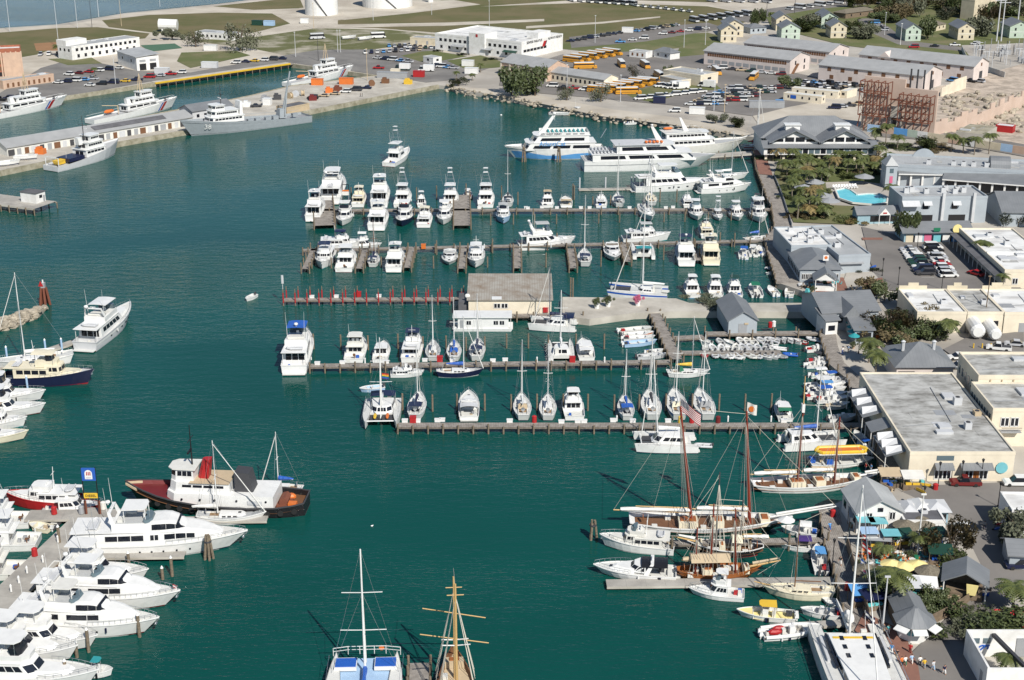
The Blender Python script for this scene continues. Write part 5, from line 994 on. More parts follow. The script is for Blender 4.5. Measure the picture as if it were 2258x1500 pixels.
r,H=ship('long grey naval supply ship numbered 38 lying along the mole',pose2((677,266),(399,303)),10,'shipgrey','white',2.6,6.4,[('deckhouse',.54,.80,.74,4.0,2.2,8,.5),('bridge_deck',.58,.78,.68,6.2,2.2,10,.6),('wheelhouse',.68,.77,.58,8.4,2.1,5,.5)],'naval ship','naval_ship',mast=(.68,8.8,9,'charcoal'),deckm='grey',bulwark=.8)
X=H.X;mk('funnel',B().frus([(X(.54),-2.4,4),(X(.565),-2.4,4),(X(.565),2.4,4),(X(.54),2.4,4)],[(X(.53),-2.0,11),(X(.55),-2.0,11),(X(.55),2.0,11),(X(.53),2.0,11)]),'white',r)
mk('crane_boom',B().tube((X(.2),0,3.5),(X(.13),1,20),.5,.3,6).tube((X(.2),2.2,3.5),(X(.16),.6,12),.25),'shipgrey',r);mk('crane_house',B().frus([(X(.18),-1.8,2.6),(X(.24),-1.8,2.6),(X(.24),1.8,2.6),(X(.18),1.8,2.6)],[(X(.19),-1.2,6),(X(.23),-1.2,6),(X(.23),1.2,6),(X(.19),1.2,6)]),'shipgrey',r)
for t in(.12,.28,.34,.42,.48):mk('deck_locker',B().cbox(X(t),(-1)**int(t*100)*2,3.3,2.2,1.6,1.3),'shipgrey',r)
mk('deck_rail',B().path([(X(t),H.hw(t)-.1,H.sheer(t)+1)for t in(.02,.1,.2,.3,.4,.5)],.06).path([(X(t),-H.hw(t)+.1,H.sheer(t)+1)for t in(.02,.1,.2,.3,.4,.5)],.06),'shipgrey',r)
def hull_text(r,H,t,k,sd,txt,size,m,out=.12):
 p=Vector(H.pt(t,k,sd,out));ux=(Vector(H.pt(t-.03,k,sd))-Vector(H.pt(t+.03,k,sd))).normalized()*sd;uy=(Vector(H.pt(t,k+.2,sd))-Vector(H.pt(t,k-.2,sd))).normalized();uz=ux.cross(uy).normalized();uy=uz.cross(ux)
 o=text(r,txt,size,(0,0,0),(0,0,0),m);o.matrix_local=Matrix(((ux.x,uy.x,uz.x,p.x),(ux.y,uy.y,uz.y,p.y),(ux.z,uy.z,uz.z,p.z),(0,0,0,1)));return o
hull_text(r,H,.84,.60,1,'38',2.7,'white',.6)
r,H=ship('pale blue-grey patrol ship with white bridge, bow right, at the near end of the mole',pose2((112,378),(264,338)),8,'lightgrey','white',1.8,5.4,[('deckhouse',.42,.74,.82,2.4,2.4,5,.4),('bridge_deck',.46,.72,.74,4.8,2.2,6,.4),('wheelhouse',.52,.68,.62,7.0,2.1,5,.3)],'patrol ship','patrol_ship',mast=(.50,8,8,'charcoal'),funnel=(.44,6.5,2.5,'white'))
mk('tarpaulin',B().box(H.X(.18),H.X(.4),-3,3,2.2,3.4),'navy',r);mk('aft_frame',B().path([(H.X(.03),-3,1.4),(H.X(.03),-3,4.5),(H.X(.03),3,4.5),(H.X(.03),3,1.4)],.14),'white',r);mk('workboat',B().frus([(H.X(.08),-1,1.7),(H.X(.2),-1,1.7),(H.X(.2),1,1.7),(H.X(.08),1,1.7)],[(H.X(.07),-1.4,3),(H.X(.22),-1.2,3.2),(H.X(.22),1.2,3.2),(H.X(.07),1.4,3)]),'yellow',r)
for k,(st,bw,lb)in enumerate([((-70,272),(150,231),'white coast guard cutter with red bow stripe at the far left quay'),((198,274),(392,235),'white coast guard cutter showing above the long mole warehouse'),((632,192),(780,163),'white coast guard cutter moored near the inner end of the mole')]):
 r,H=ship(lb,pose2(st,bw),6.6,'white','white',1.9,4.2,[('deckhouse',.38,.76,.78,2.4,2.3,4,.4),('bridge_deck',.46,.72,.68,4.7,2.1,5,.5),('wheelhouse',.55,.70,.58,6.8,2.1,5,.3)],'cutter','coast_guard_cutter',funnel=(.44,4.8,2.2,'white'),boot='navy',group='coast guard cutters')
 X=H.X;b=B()
 for t in(.56,.6):b.tube((X(t),-.8,8.9),(X(.58),0,16),.12).tube((X(t),.8,8.9),(X(.58),0,16),.12)
 b.path([(X(.56),-.6,11),(X(.6),.6,11),(X(.6),-.4,13),(X(.56),.4,13)],.1);mk('lattice_mast',b,'tan',r)
 for sd in(1,-1):
  b=B();q=[H.pt(.80,1,sd,.04),H.pt(.84,1,sd,.04),H.pt(.82,.1,sd,.04),H.pt(.78,.1,sd,.04)];b.poly(q);mk('racing_stripe',b,'red',r);b=B();q=[H.pt(.77,1,sd,.04),H.pt(.79,1,sd,.04),H.pt(.77,.1,sd,.04),H.pt(.75,.1,sd,.04)];b.poly(q);mk('racing_stripe',b,'blue',r)
 mk('deck_gun',B().tube((X(.86),0,3.6),(X(.86),0,4.6),.5).tube((X(.86),0,4.4),(X(.91),0,4.9),.12),'charcoal',r);mk('ships_boat',B().ball((X(.24),1.2,3.2),2.6,.9,.8),'orange',r);mk('boat_crane',B().tube((X(.3),-1,2),(X(.3),-1,5.2),.2).tube((X(.3),-1,5.2),(X(.16),.8,6.0),.15),'tan',r)
 b=B()
 for sd in(1,-1):b.path([(X(t),sd*(H.hw(t)-.15),H.sheer(t)+.9)for t in(.02,.15,.3,.5,.7,.85,.96)],.05)
 mk('deck_rail',b,'white',r)
r,H=ship('white and blue passenger ferry with AtlantiCat on its side at the far pier',pose2((1330,344),(1112,348)),9.5,'white','white',3.4,4.4,[('main_cabin',.10,.82,.94,3.2,2.5,3,1.8),('upper_cabin',.16,.74,.86,5.8,2.4,2,1.8)],'ferry','passenger_ferry',boot='skyblue',deckm='deckwhite',rake=.10,vw=(.25,.68))
X=H.X
for sd in(1,-1):
 T=[0,.15,.3,.45,.6,.7,.8,.9,.97];b=B();r0=[H.pt(t,.05,sd,.05)for t in T];r1=[H.pt(t,.50+.15*math.sin(t*9),sd,.05)for t in T];b.add(r0+r1,[(i,i+1,len(T)+i+1,len(T)+i)for i in range(len(T)-1)]);mk('hull_livery',b,'skyblue',r)
 text(r,'AtlantiCat',2.2,(X(.53),sd*(9.5/2*.94+.22),5.55),(R(84),0,0 if sd<0 else R(180)),'skyblue');text(r,'KEY WEST FERRY',.95,(X(.42)-sd*-4.2,sd*4.2,8.85),(R(90),0,0 if sd<0 else R(180)),'navy')
 for q in(0,2.4,4.8):mk('worn_digits',B().box(X(.42)-2.5-q*sd if sd>0 else X(.42)+1+q,X(.42)-.9-q*sd if sd>0 else X(.42)+2.6+q,min(sd*4.12,sd*4.16),max(sd*4.12,sd*4.16),8.6,9.1),'grey',r)
mk('sun_deck_bulwark',B().box(X(.16),X(.64),-4.1,-3.95,8.3,9.4).box(X(.16),X(.64),3.95,4.1,8.3,9.4).box(X(.16),X(.163),-4.0,4.0,8.3,9.4),'white',r)
b=B()
for i in range(9):
 for sd in(1,-1):b.box(X(.2)+i*1.5,X(.2)+i*1.5+.5,min(sd*.7,sd*3.4),max(sd*.7,sd*3.4),8.4,9.1)
mk('deck_seats',b,'teal',r,kind='stuff');mk('signal_mast',B().frus([(X(.60),-.5,8.3),(X(.66),-.5,8.3),(X(.66),.5,8.3),(X(.60),.5,8.3)],[(X(.49),-.3,14.5),(X(.52),-.3,14.5),(X(.52),.3,14.5),(X(.49),.3,14.5)]),'white',r);dome(r,X(.5),0,14.9,.7);antennas(r,[(X(.5),1.0),(X(.5),-1.0)],13,5);H.bowrail(.8,h=1.0)
mk('boarding_boom',B().tube((X(.02),-2,6),(X(-.04),-3,9),.1),'chrome',r)
r,H=ship('long white catamaran ferry with orange life rafts on its roof, bow right',pose2((1284,373),(1578,366)),10.5,'white','white',3.6,4.2,[('main_cabin',.06,.84,.94,3.3,2.5,3,3.2),('upper_cabin',.24,.70,.80,5.9,2.6,2,2.4)],'ferry','passenger_ferry',boot='skyblue',rake=.14,bulwark=.1,vw=(.34,.8))
X=H.X;mk('roof_deck',B().box(X(.22),X(.56),-4.6,4.6,8.65,8.85),'lightgrey',r);b=B()
for i in range(5):b.ball((X(.46)+i*1.3,-2.4+.4*(i%2),9.3),.6,1.0,.5,7,4)
mk('life_rafts',b,'orange',r,kind='stuff');mk('signal_mast',B().frus([(X(.55),-.6,8.6),(X(.6),-.6,8.6),(X(.6),.6,8.6),(X(.55),.6,8.6)],[(X(.50),-.3,14),(X(.52),-.3,14),(X(.52),.3,14),(X(.50),.3,14)]),'white',r);dome(r,X(.51),0,14.2,.5)
b=B()
for i in range(6):
 for sd in(1,-1):b.box(X(.07)+i*1.2,X(.07)+i*1.2+.5,min(sd*.6,sd*4),max(sd*.6,sd*4),6.0,6.7)
mk('deck_seats',b,'lightgrey',r,kind='stuff')
for sd in(1,-1):
 b=B();T=[0,.2,.4,.6,.8];r0=[H.pt(t,.58,sd,.05)for t in T];r1=[H.pt(t,.64,sd,.05)for t in T];b.add(r0+r1,[(i,i+1,5+i+1,5+i)for i in range(4)]);mk('hull_line',b,'grey',r)
mk('stern_rail',B().path([(X(.02),-4.6,4.6),(X(.02),4.6,4.6)],.06).path([(X(.07),-4.9,6.9),(X(.23),-4.9,6.9)],.06),'chrome',r)
r,H=ship('white three-deck excursion yacht with clipper bow behind the long ferry',pose2((1432,340),(1645,330)),8.2,'offwhite','white',2.6,4.6,[('main_cabin',.10,.66,.88,2.7,2.4,10,1.0),('upper_cabin',.14,.60,.82,5.2,2.3,10,1.0)],'excursion yacht','excursion_yacht',boot='navy',rake=.14)
X=H.X;mk('sun_deck',B().box(X(.12),X(.5),-3.4,3.4,7.65,7.8),'deckwhite',r);mk('deck_rail',B().path([(X(.12),-3.3,8.7),(X(.5),-3.3,8.7),(X(.5),3.3,8.7),(X(.12),3.3,8.7),(X(.12),-3.3,8.7)],.05),'white',r);mk('signal_mast',B().frus([(X(.34),-.4,7.8),(X(.39),-.4,7.8),(X(.39),.4,7.8),(X(.34),.4,7.8)],[(X(.29),-.2,12.5),(X(.31),-.2,12.5),(X(.31),.2,12.5),(X(.29),.2,12.5)]),'white',r);mk('bowsprit',B().tube((X(.93),0,4.2),(X(1.08),0,5.6),.25,.12),'white',r);mk('ships_tender',B().ball((X(.2),2.2,8.4),1.8,.7,.5),'orange',r)
sail('red-covered sailboat beside the ferry terminal with a very tall white mast',pose2((1636,330),(1690,325)),cover='red',mh=2.0,stripe='red',group=None)
loc,rz,L=pose2((678,1124),(282,1110));r=thing('tugboat','black-hulled ocean tug with white house, red funnel and tyre fenders','tugboat',loc,rz);H=Hull(r,L,8.4,1.9,4.3,'tug',m='black',deckm='brown',boot='charcoal',rake=.07,bulwark=1.0,rail='charcoal');X=H.X
b=B();T=[t for t in H.T if t>.55]
for sd in(1,-1):
 r0=[H.pt(t,.72,sd,-.10)for t in T];r1=[H.pt(t,.99,sd,-.10)for t in T];b.add(r0+r1,[(i,i+1,len(T)+i+1,len(T)+i)for i in range(len(T)-1)])
mk('bulwark_lining',b,'darkred',r);mk('fore_deck',B().add([H.pt(t,.80,1,-.12)for t in T]+[H.pt(t,.80,-1,-.12)for t in T[::-1]],[tuple(range(2*len(T)))]),'darkred',r)
tier(r,'deckhouse',X(.16),X(.76),3.3,2.8,1.4,3.7,'white',rf=.3,tum=.05,ch=1.5);b=B()
for sd in(1,-1):
 for t in(.2,.28,.36,.48,.56,.66):b.tube((X(t),sd*3.26,2.8),(X(t),sd*3.34,2.8),.2,None,8)
mk('portholes',b,'glass',r,kind='stuff')
tier(r,'upper_house',X(.40),X(.74),2.5,2.2,3.7,5.5,'white',rf=.3,tum=.05,ch=1.2,wins=[('side',.1,.9,.5,.75,4)]);tier(r,'wheelhouse',X(.60),X(.73),1.9,1.7,5.5,7.6,'white',rf=.2,tum=.0,ch=.9,wins=[('side',.08,.92,.45,.85,3),('front',.06,.94,.45,.85,3)]);slab(r,'wheelhouse_roof',X(.585),X(.74),2.2,1.9,7.6,.18,'offwhite',.9)
mk('funnel',B().frus([(x,y,5.4)for x,y in outline(X(.53),X(.59),.9,.7,.4)],[(x-.7,y*.85,9.0)for x,y in outline(X(.535),X(.58),.9,.7,.4)]),'red',r);mk('boat_deck',B().box(X(.40),X(.62),-2.7,2.7,5.5,5.6),'tan',r)
mo=mk('mast',B().tube((X(.62),0,7.7),(X(.62),0,15),.16,.07),'black',r);mk('yard',B().tube((X(.62),-1.6,12.5),(X(.62),1.6,12.5),.07).cbox(X(.63),0,10.2,.3,2,.25),'black',mo);mk('towing_winch',B().tube((X(.12),-1.4,1.9),(X(.12),1.4,1.9),.8).cbox(X(.12),0,1.2,2.4,3.4,.5),'rust',r);mk('awning',B().frus([(X(.28),-1.6,3.7),(X(.38),-1.6,3.7),(X(.38),1.6,3.7),(X(.28),1.6,3.7)],[(X(.30),-1.4,7.0),(X(.38),-1.4,7.2),(X(.38),1.4,7.2),(X(.30),1.4,7.0)]),'charcoal',r)
for k,t in enumerate((.05,.12,.19,.26,.33,.40,.47,.54,.61,.68,.75,.82,.88)):
 for sd in(1,-1):x,y,z=H.pt(t,.5,sd,.16);mk('tyre_fender',B().tube((x,y-.14*sd,z),(x,y+.14*sd,z),.5,None,9),'tire',r)
mk('rope_fender',B().path([H.pt(t,.9,1,.12)for t in(.93,.97,.995)]+[H.pt(t,.9,-1,.12)for t in(.995,.97,.93)],.32,6),'tan',r);mk('cargo_gear',B().cbox(X(.07),1.3,1.5,1.4,1.2,.9).ball((X(.1),-1.8,1.5),.9,.7,.6),'orange',r);mk('name_board',B().box(X(.22),X(.30),3.33,3.36,2.2,2.9),'lightgrey',r)
# ---------------------------------------------------------------- schooners
def schooner(label,pose,Bm,hull,masts,sprit,boot='green',deckm='brown',awning=None,wale=None,group='sailing ships',mastm='redspar',houses=((.30,.42),(.5,.58),(.80,.86)),sails='sail',fs=1.5,fb=2.6,housem='cream',bulwark=.7,cat='schooner',top='white'):
 loc,rz,L=pose;r=thing('schooner',label,cat,loc,rz,group);H=Hull(r,L,Bm,fs,fb,'double' if cat=='ketch' else 'sail',m=hull,deckm=deckm,boot=boot,rake=.14,bulwark=bulwark,rail=wale or hull,aftov=.08);X=H.X;hb=Bm/2
 for i,(a,c)in enumerate(houses):
  z=H.sheer((a+c)/2)-bulwark;h=mk('deckhouse',B().frus([(x,y,z)for x,y in outline(X(a),X(c),hb*.5,hb*.45,.05)],[(x,y,z+1.0)for x,y in outline(X(a),X(c),hb*.48,hb*.43,.05)]),housem,r);mk('skylight',B().box(X(a)+.3,X(c)-.3,-hb*.25,hb*.25,z+1.0,z+1.18),'varnish',h)
 for i,(t,h,bo,rk,tm)in enumerate(masts):
  z=H.sheer(t)-bulwark;x=X(t);tp=(x-rk*h,0,z+h);mo=mk('mast',B().tube((x,0,z),tp,.26*Bm/6,.15*Bm/6,8),mastm,r)
  if tm:mk('topmast',B().tube((tp[0]+.1,.2,tp[2]-1.5),(tp[0]-rk*tm,.2,tp[2]+tm),.14,.07),'sparwood',mo);mk('mast_doubling',B().cbox(tp[0],.1,tp[2]-.8,.5,.8,1.5),top,mo)
  mk('crosstrees',B().tube((tp[0]+rk*2,-hb*.4,tp[2]-1.6),(tp[0]+rk*2,hb*.4,tp[2]-1.6),.07),mastm,mo)
  if bo:
   zb=z+2.2;bm_=mk('boom',B().tube((x-.2,0,zb),(x-bo,0,zb+.25),.16,.11),'sparwood',r);mk('gaff',B().tube((x-.2,.12,zb+.75),(x-bo*.72,.12,zb+.95),.11,.08),'sparwood',bm_)
   b=B();nn=10;b.loft([[(x-.4-bo*.88*k/nn,.34*math.cos(a)*(1+.2*math.sin(k*2.1)),zb+.42+.34*math.sin(a)*(1+.25*math.sin(k*1.7)))for a in(0,1.05,2.1,3.14,4.2,5.2)]for k in range(nn+1)]);mk('furled_sail',b,sails,bm_)
  b=B()
  for sd in(1,-1):
   for q in(-.9,-.1,.7,1.4):b.tube((x-q,sd*hb*.97,H.sheer(t)),(tp[0],0,tp[2]-1.8),.035,None,3)
  b.tube((X(.98)if i==len(masts)-1 else X(masts[i+1][0]),0,H.sheer(.9)if i==len(masts)-1 else H.sheer(.6)+h*.9),(tp[0],0,tp[2]-.2),.035,None,3)
  if bo:b.tube((x-bo,0,z+2.4),(tp[0],0,tp[2]-.5),.03,None,3);b.tube((x-bo*.5,0,z+2.4),(tp[0],0,tp[2]-1),.03,None,3)
  mk('rigging',b,'rope',r)
 if sprit:e=(X(1.0)+sprit,0,H.fb+sprit*.28);mk('bowsprit',B().tube((X(.86),0,H.fb-.2),e,.2,.1),'sparwood' if hull!='white' else 'white',r);mk('furled_jib',B().tube((X(.9),0,H.fb+.4),(e[0]-.5,0,e[2]+.35),.26,.15),sails,r);b=B();t,h,bo,rk,tm=masts[-1];b.tube(e,(X(t)-rk*h,0,H.sheer(t)+h-1.5),.035,None,3).tube(e,(X(.97),0,.4),.035,None,3);mk('headstay',b,'rope',r)
 if awning:m,a,c,z=awning;mk('awning',B().frus([(X(a),-hb*.85,z),(X(c),-hb*.8,z),(X(c),hb*.8,z),(X(a),hb*.85,z)],[(X(a),-.1,z+.7),(X(c),-.1,z+.7),(X(c),.1,z+.7),(X(a),.1,z+.7)]),m,r)
 mk('wheel',B().tube((X(.08),0,H.sheer(.08)+.3),(X(.08)+.08,0,H.sheer(.08)+.3),.6,None,10),'varnish',r);b=B()
 for t in(.15,.24,.45,.62,.7):b.cbox(X(t),hb*.5*(-1)**int(t*100),H.sheer(t)-bulwark+.3,.9,.7,.6)
 mk('deck_gear',b,'offwhite',r,kind='stuff');return r,H
r,H=schooner('large white and green schooner with two dark red masts and American flag, bow right',pose2((1388,1164),(1745,1170)),6.6,'white',[(.385,21,13,.13,0),(.74,20,9.5,.08,0)],7,wale='white')
X=H.X;b=B();T=H.T
for sd in(1,-1):r0=[H.pt(t,-.1,sd,.10)for t in T];r1=[H.pt(t,.52,sd,.10)for t in T];b.add(r0+r1,[(i,i+1,len(T)+i+1,len(T)+i)for i in range(len(T)-1)])
mk('green_topside',b,'darkgreen',r);flag(r,'ensign',USB,3.4,2.0,(X(.385)-2.73,0,21.3),R(-20),'navy',droop=.7);flag(r,'house_flag',['offwhite'],1.6,1.8,(X(.74)-1.6,0,21.0),R(-15),droop=.25,emblem='orange')
schooner('white schooner with brown deck and two slender dark masts behind the green one',pose2((1657,1080),(1932,1070)),5.2,'white',[(.365,15.5,8.5,.0,5),(.66,12.5,6.0,.0,0)],2.5,boot='green',fs=1.2,fb=2.2)
schooner('small brown wooden ketch with long tan awning, lower right',pose2((1492,1274),(1676,1272)),4.0,'varnish',[(.22,8,0,0,0),(.40,12.0,4.5,.0,0),(.70,11.0,0,.05,0)],3.0,boot='black',awning=('tan',.15,.62,3.4),cat='ketch',mastm='redspar',fs=1.3,fb=2.0,sails='tan')
schooner('black-hulled sailing ketch with white rail between the green schooner and the brown ketch',pose2((1682,1222),(1514,1216)),3.8,'black',[(.3,9.0,4.5,0,0),(.62,13.5,0,.0,0)],2.0,boot='red',cat='ketch',wale='white',awning=('cream',.28,.42,2.6),mastm='charcoal',fs=1.2,fb=2.0)
r,H=schooner('tan square-rigged sailing ship with crossed yards cut off by the lower edge',pose1(1000,1458,93,21,'b'),5.4,'brown',[(.42,18,0,.0,0),(.70,15.5,0,.0,0)],0,deckm='tan',boot='black',mastm='sparwood',housem='tan',fs=1.8,fb=2.6)
X=H.X
for z,w,t in((11.5,4.2,.70),(7.6,4.6,.70)):mk('yard',B().tube((X(t)-1.0,w,z+1.4),(X(t)+1.0,-w,z-1.6),.075),'sparwood',r)
for z,t in((10.0,.42),(7.2,.70)):mk('spreader',B().tube((X(t)+.2,0,z),(X(t)-.6,1.8,z+.6),.08).tube((X(t)+.2,0,z),(X(t)-.6,-1.8,z+.6),.08),'white',r)
ro=[o for o in C.objects if o.get('label','').startswith('white charter catamaran')][0];flag(ro,'rainbow_flag',['red','orange','yellow','green','blue','purple'],1.8,1.2,(.6,.2,8.4),R(130),droop=.35)
for sd,m in((1,'orange'),(-1,'yellow')):mk('kayak',B().ball((3.2,sd*1.2,1.7),1.5,.35,.22,8,5),m,ro)
ro=[o for o in C.objects if o.get('label','').startswith('white motor yacht with open bridge and red flag')][0];flag(ro,'bow_flag',['red','white','red'],.9,.6,(9.9,0,3.2),R(60),droop=.9)
p=P(205,1134,1.2);r=thing('fuel_sign','tall fuel sign with blue panel, white arch and yellow DIESEL board on the fuel dock','sign',p,0)
for x in(-1.15,1.15):mk('sign_post',B().tube((x,0,0),(x,0,8.6),.1),'black',r);mk('pile',B().tube((x,.15,-2),(x,.15,2.4),.25),'rust',r)
mk('blue_panel',B().box(-1.15,1.15,-.1,.05,6.2,8.5),'blue',r);b=B();q=[(.62*math.cos(a),-.13,7.55+.62*math.sin(a))for a in[i*math.pi/8 for i in range(9)]]+[(-.62,-.13,6.5),(.62,-.13,6.5)];b.poly(q);mk('white_arch',b,'white',r);b=B()
for x in(-.28,0,.28):b.frus([(x-.09,-.16,7.2),(x+.09,-.16,7.2),(x+.09,-.14,7.2),(x-.09,-.14,7.2)],[(x-.05,-.16,7.85),(x+.09,-.16,7.85),(x+.09,-.14,7.85),(x-.05,-.14,7.85)])
mk('red_mark',b,'red',r);mk('arch_ring',B().box(-.4,.4,-.15,-.13,6.65,6.95),'lightgrey',r);yp=mk('yellow_panel',B().box(-1.15,1.15,-.1,.05,3.0,3.9),'yellow',r);text(yp,'DIESEL',.62,(0,-.13,3.45),(R(90),0,0),'black')
p=P(764,470,DZ);r=thing('pier_sign','black lattice sign frame with orange board at the northern pier head','sign',p,0);mk('sign_frame',B().path([(-.9,0,0),(-.9,0,8.6),(.9,0,8.6),(.9,0,0)],.12).path([(-.9,0,4),(.9,0,5.4),(-.9,0,5.4),(.9,0,4)],.09),'black',r);pn=mk('sign_panel',B().box(-1.0,1.0,-.12,.05,5.4,6.5),'offwhite',r);mk('sign_band',B().box(-.95,.95,-.15,.02,6.6,7.0),'orange',pn)
# ================================================================== BUILDINGS
UB=B().box(-.5,.5,-.5,.5,-.5,.5).mesh('window');UB.materials.append(MATS['glass'])
FRM=B();
for q in((-.5,-.42),(.42,.5),(-.05,.05)):FRM.box(q[0],q[1],-.7,-.5,-.5,.5)
FRM.box(-.5,.5,-.7,-.5,-.52,-.42).box(-.5,.5,-.7,-.5,.42,.52);FRM=FRM.mesh('frame');FRM.materials.append(MATS['white'])
class Bld:
 """A and B: left and right end of the front eave in the picture, at wall height h; depth in metres or from a third point"""
 def __init__(s,name,label,A,Bp,h,dep=None,Cp=None,Dp=None,wall='wallwhite',roof='flat',rm='metalroof',rise=2.0,over=.5,cat='building',group=None,base=LZ,para=.5,hipm=None,slabroof=True):
  a,b_=P(*A,base+h),P(*Bp,base+h);u=b_-a;s.W=u.length;u.normalize();v=Vector((-u.y,u.x,0));s.h=h
  if Cp:dep=(P(*Cp,base+h)-a).dot(v)
  if Dp:dep=(P(*Dp,base+h)-b_).dot(v)
  s.D=D=max(2.0,dep);W_=s.W;s.r=r=thing(name,label,cat,(a.x,a.y,base),math.atan2(u.y,u.x),group);s.rise=rise;s.rt=roof
  if roof=='gable_u':s.wall=mk('wall',B().loft([[(x,0,-.5),(x,D,-.5),(x,D,h),(x,D/2,h+rise),(x,0,h)]for x in(0,W_)]),wall,r)
  elif roof=='gable_v':s.wall=mk('wall',B().loft([[(0,y,-.5),(W_,y,-.5),(W_,y,h),(W_/2,y,h+rise),(0,y,h)]for y in(0,D)]),wall,r)
  else:s.wall=mk('wall',B().box(0,W_,0,D,-.5,h),wall,r)
  o=over;t=.22
  if roof=='gable_u':
   k=rise/(D/2);pr=[(-o,h-k*o),(D/2,h+rise),(D+o,h-k*o)]
   s.roof=mk('roof',B().loft([[(x,y,z+.02)for y,z in pr]+[(x,y,z+t)for y,z in pr[::-1]]for x in(-o,W_+o)]),rm,r)
  elif roof=='gable_v':
   k=rise/(W_/2);pr=[(-o,h-k*o),(W_/2,h+rise),(W_+o,h-k*o)]
   s.roof=mk('roof',B().loft([[(x,y,z+.02)for x,z in pr]+[(x,y,z+t)for x,z in pr[::-1]]for y in(-o,D+o)]),rm,r)
  elif roof=='hip':
   m=min(W_,D)/2*.98;e=[(-o,-o,h),(W_+o,-o,h),(W_+o,D+o,h),(-o,D+o,h)]
   ra,rb=((m,D/2,h+rise),(W_-m,D/2,h+rise))if W_>=D else((W_/2,m,h+rise),(W_/2,D-m,h+rise))
   f=[(0,1,5,4),(1,2,5),(2,3,4,5),(3,0,4)]if W_>=D else[(0,1,4),(1,2,5,4),(2,3,5),(3,0,4,5)]
   s.roof=mk('roof',B().add(e+[ra,rb],f+[(3,2,1,0)]),rm,r)
  elif roof=='shed':s.roof=mk('roof',B().loft([[(x,-o,h),(x,D+o,h+rise),(x,D+o,h+rise+t),(x,-o,h+t)]for x in(-o,W_+o)]),rm,r)
  elif roof!='none':
   s.roof=mk('roof',B().box(.25,W_-.25,.25,D-.25,h-.1,h+.04),rm,r)
   if W_*D>90:
    for q in range(int(min(9,W_*D/70))):px_,py_,a_,c_=rng.uniform(.12,.88)*W_,rng.uniform(.12,.88)*D,rng.uniform(.5,2.2),rng.uniform(.5,1.8);mk('roof_patch' if q%3 else 'roof_hatch',B().box(max(.3,px_-a_),min(W_-.3,px_+a_),max(.3,py_-c_),min(D-.3,py_+c_),h+.04,h+(.07 if q%3 else .5)),rng.choice(('grey','lightgrey','tarroof','tarroof'))if q%3 else 'lightgrey',s.roof)
    mk('conduit',B().path([(W_*.1,D*.3,h+.15),(W_*.6,D*.35,h+.15),(W_*.65,D*.8,h+.15)],.07),'grey',s.roof)
   if para:mk('parapet',B().loft([[(x,y,z)for x,y in((-.05,-.05),(W_+.05,-.05),(W_+.05,D+.05),(-.05,D+.05))]for z in(h-.3,h+para)],False,False).loft([[(x,y,z)for x,y in((.27,.27),(W_-.27,.27),(W_-.27,D-.27),(.27,D-.27))]for z in(h,h+para)],False,False).add([(x,y,h+para)for x,y in((-.05,-.05),(W_+.05,-.05),(W_+.05,D+.05),(-.05,D+.05),(.27,.27),(W_-.27,.27),(W_-.27,D-.27),(.27,D-.27))],[(0,1,5,4),(1,2,6,5),(2,3,7,6),(3,0,4,7)]),wall,r)
 def face(s,f):
  return{'f':(Vector((0,0,0)),Vector((1,0,0)),s.W,0),'b':(Vector((s.W,s.D,0)),Vector((-1,0,0)),s.W,math.pi),'l':(Vector((0,s.D,0)),Vector((0,-1,0)),s.D,-math.pi/2),'r':(Vector((s.W,0,0)),Vector((0,1,0)),s.D,math.pi/2)}[f]
 def win(s,f,n,w,hh,zc,u0=.04,u1=.96,m='glass',name='window',frame=False,thick=.12,rows=1,dz=3.0):
  o0,d,L,rz=s.face(f)
  for k in range(rows):
   for i in range(n):
    c=o0+d*(L*(u0+(u1-u0)*(i+.5)/n));o=mk(name,UB,m,s.r,loc=(c.x,c.y,zc+k*dz),rz=rz);o.scale=(w,thick,hh)
    if frame:mk('frame',FRM,'white',o)
  return s
 def box(s,name,m,x0,x1,y0,y1,z0,z1,parent=None):return mk(name,B().box(x0,x1,y0,y1,z0,z1),m,parent or s.r)
 def unit(s,x,y,w=1.6,d=1.4,h=1.2,m='lightgrey'):
  o=mk('roof_unit',B().box(x-w/2,x+w/2,y-d/2,y+d/2,s.h,s.h+h),m,s.r);mk('vent_grille',B().tube((x,y,s.h+h),(x,y,s.h+h+.12),min(w,d)*.35),'charcoal',o)
 def awning(s,f,u,w,z,out,m,drop=.7):
  o0,d,L,rz=s.face(f);c=o0+d*(L*u);n=Vector((d.y,-d.x,0));a,b_=c-d*w/2,c+d*w/2
  q=[(a.x,a.y,z),(b_.x,b_.y,z),((b_+n*out).x,(b_+n*out).y,z-drop),((a+n*out).x,(a+n*out).y,z-drop)]
  return mk('awning',B().frus(q,[(x,y,zz+.1)for x,y,zz in q]),m,s.r)
  # ---- right quarter, near to far
w=Bld('warehouse','long cream warehouse with a streaky grey flat roof along the boardwalk',(2007,1000),(2239,1000),5.3,Cp=(1925,824),wall='wallcream',rm='tarroof',para=.3)
for u,wd in((.33,3.2),(.64,5.6)):w.awning('f',u,wd,3.4,1.6,'metalroof')
for u in(.29,.37,.58,.72):w.win('f',1,1.5,1.9,1.3,u-.05,u+.05,frame=True)
w.win('f',1,3.0,.9,4.4,.28,.40,'paleglass');w.box('door','varnish',w.W*.62,w.W*.62+1.2,-.08,.02,0,2.3);mk('round_sign',B().tube((w.W*.885,-.22,2.6),(w.W*.885,-.05,2.6),1.05,None,14),'turq',w.r);w.unit(w.W*.72,w.D*.28,1.2,1.2,1.3);w.unit(w.W*.8,w.D*.58,1.5,1.2,1.5);w.unit(w.W*.92,w.D*.45,1.2,1.6,.8,'tan')
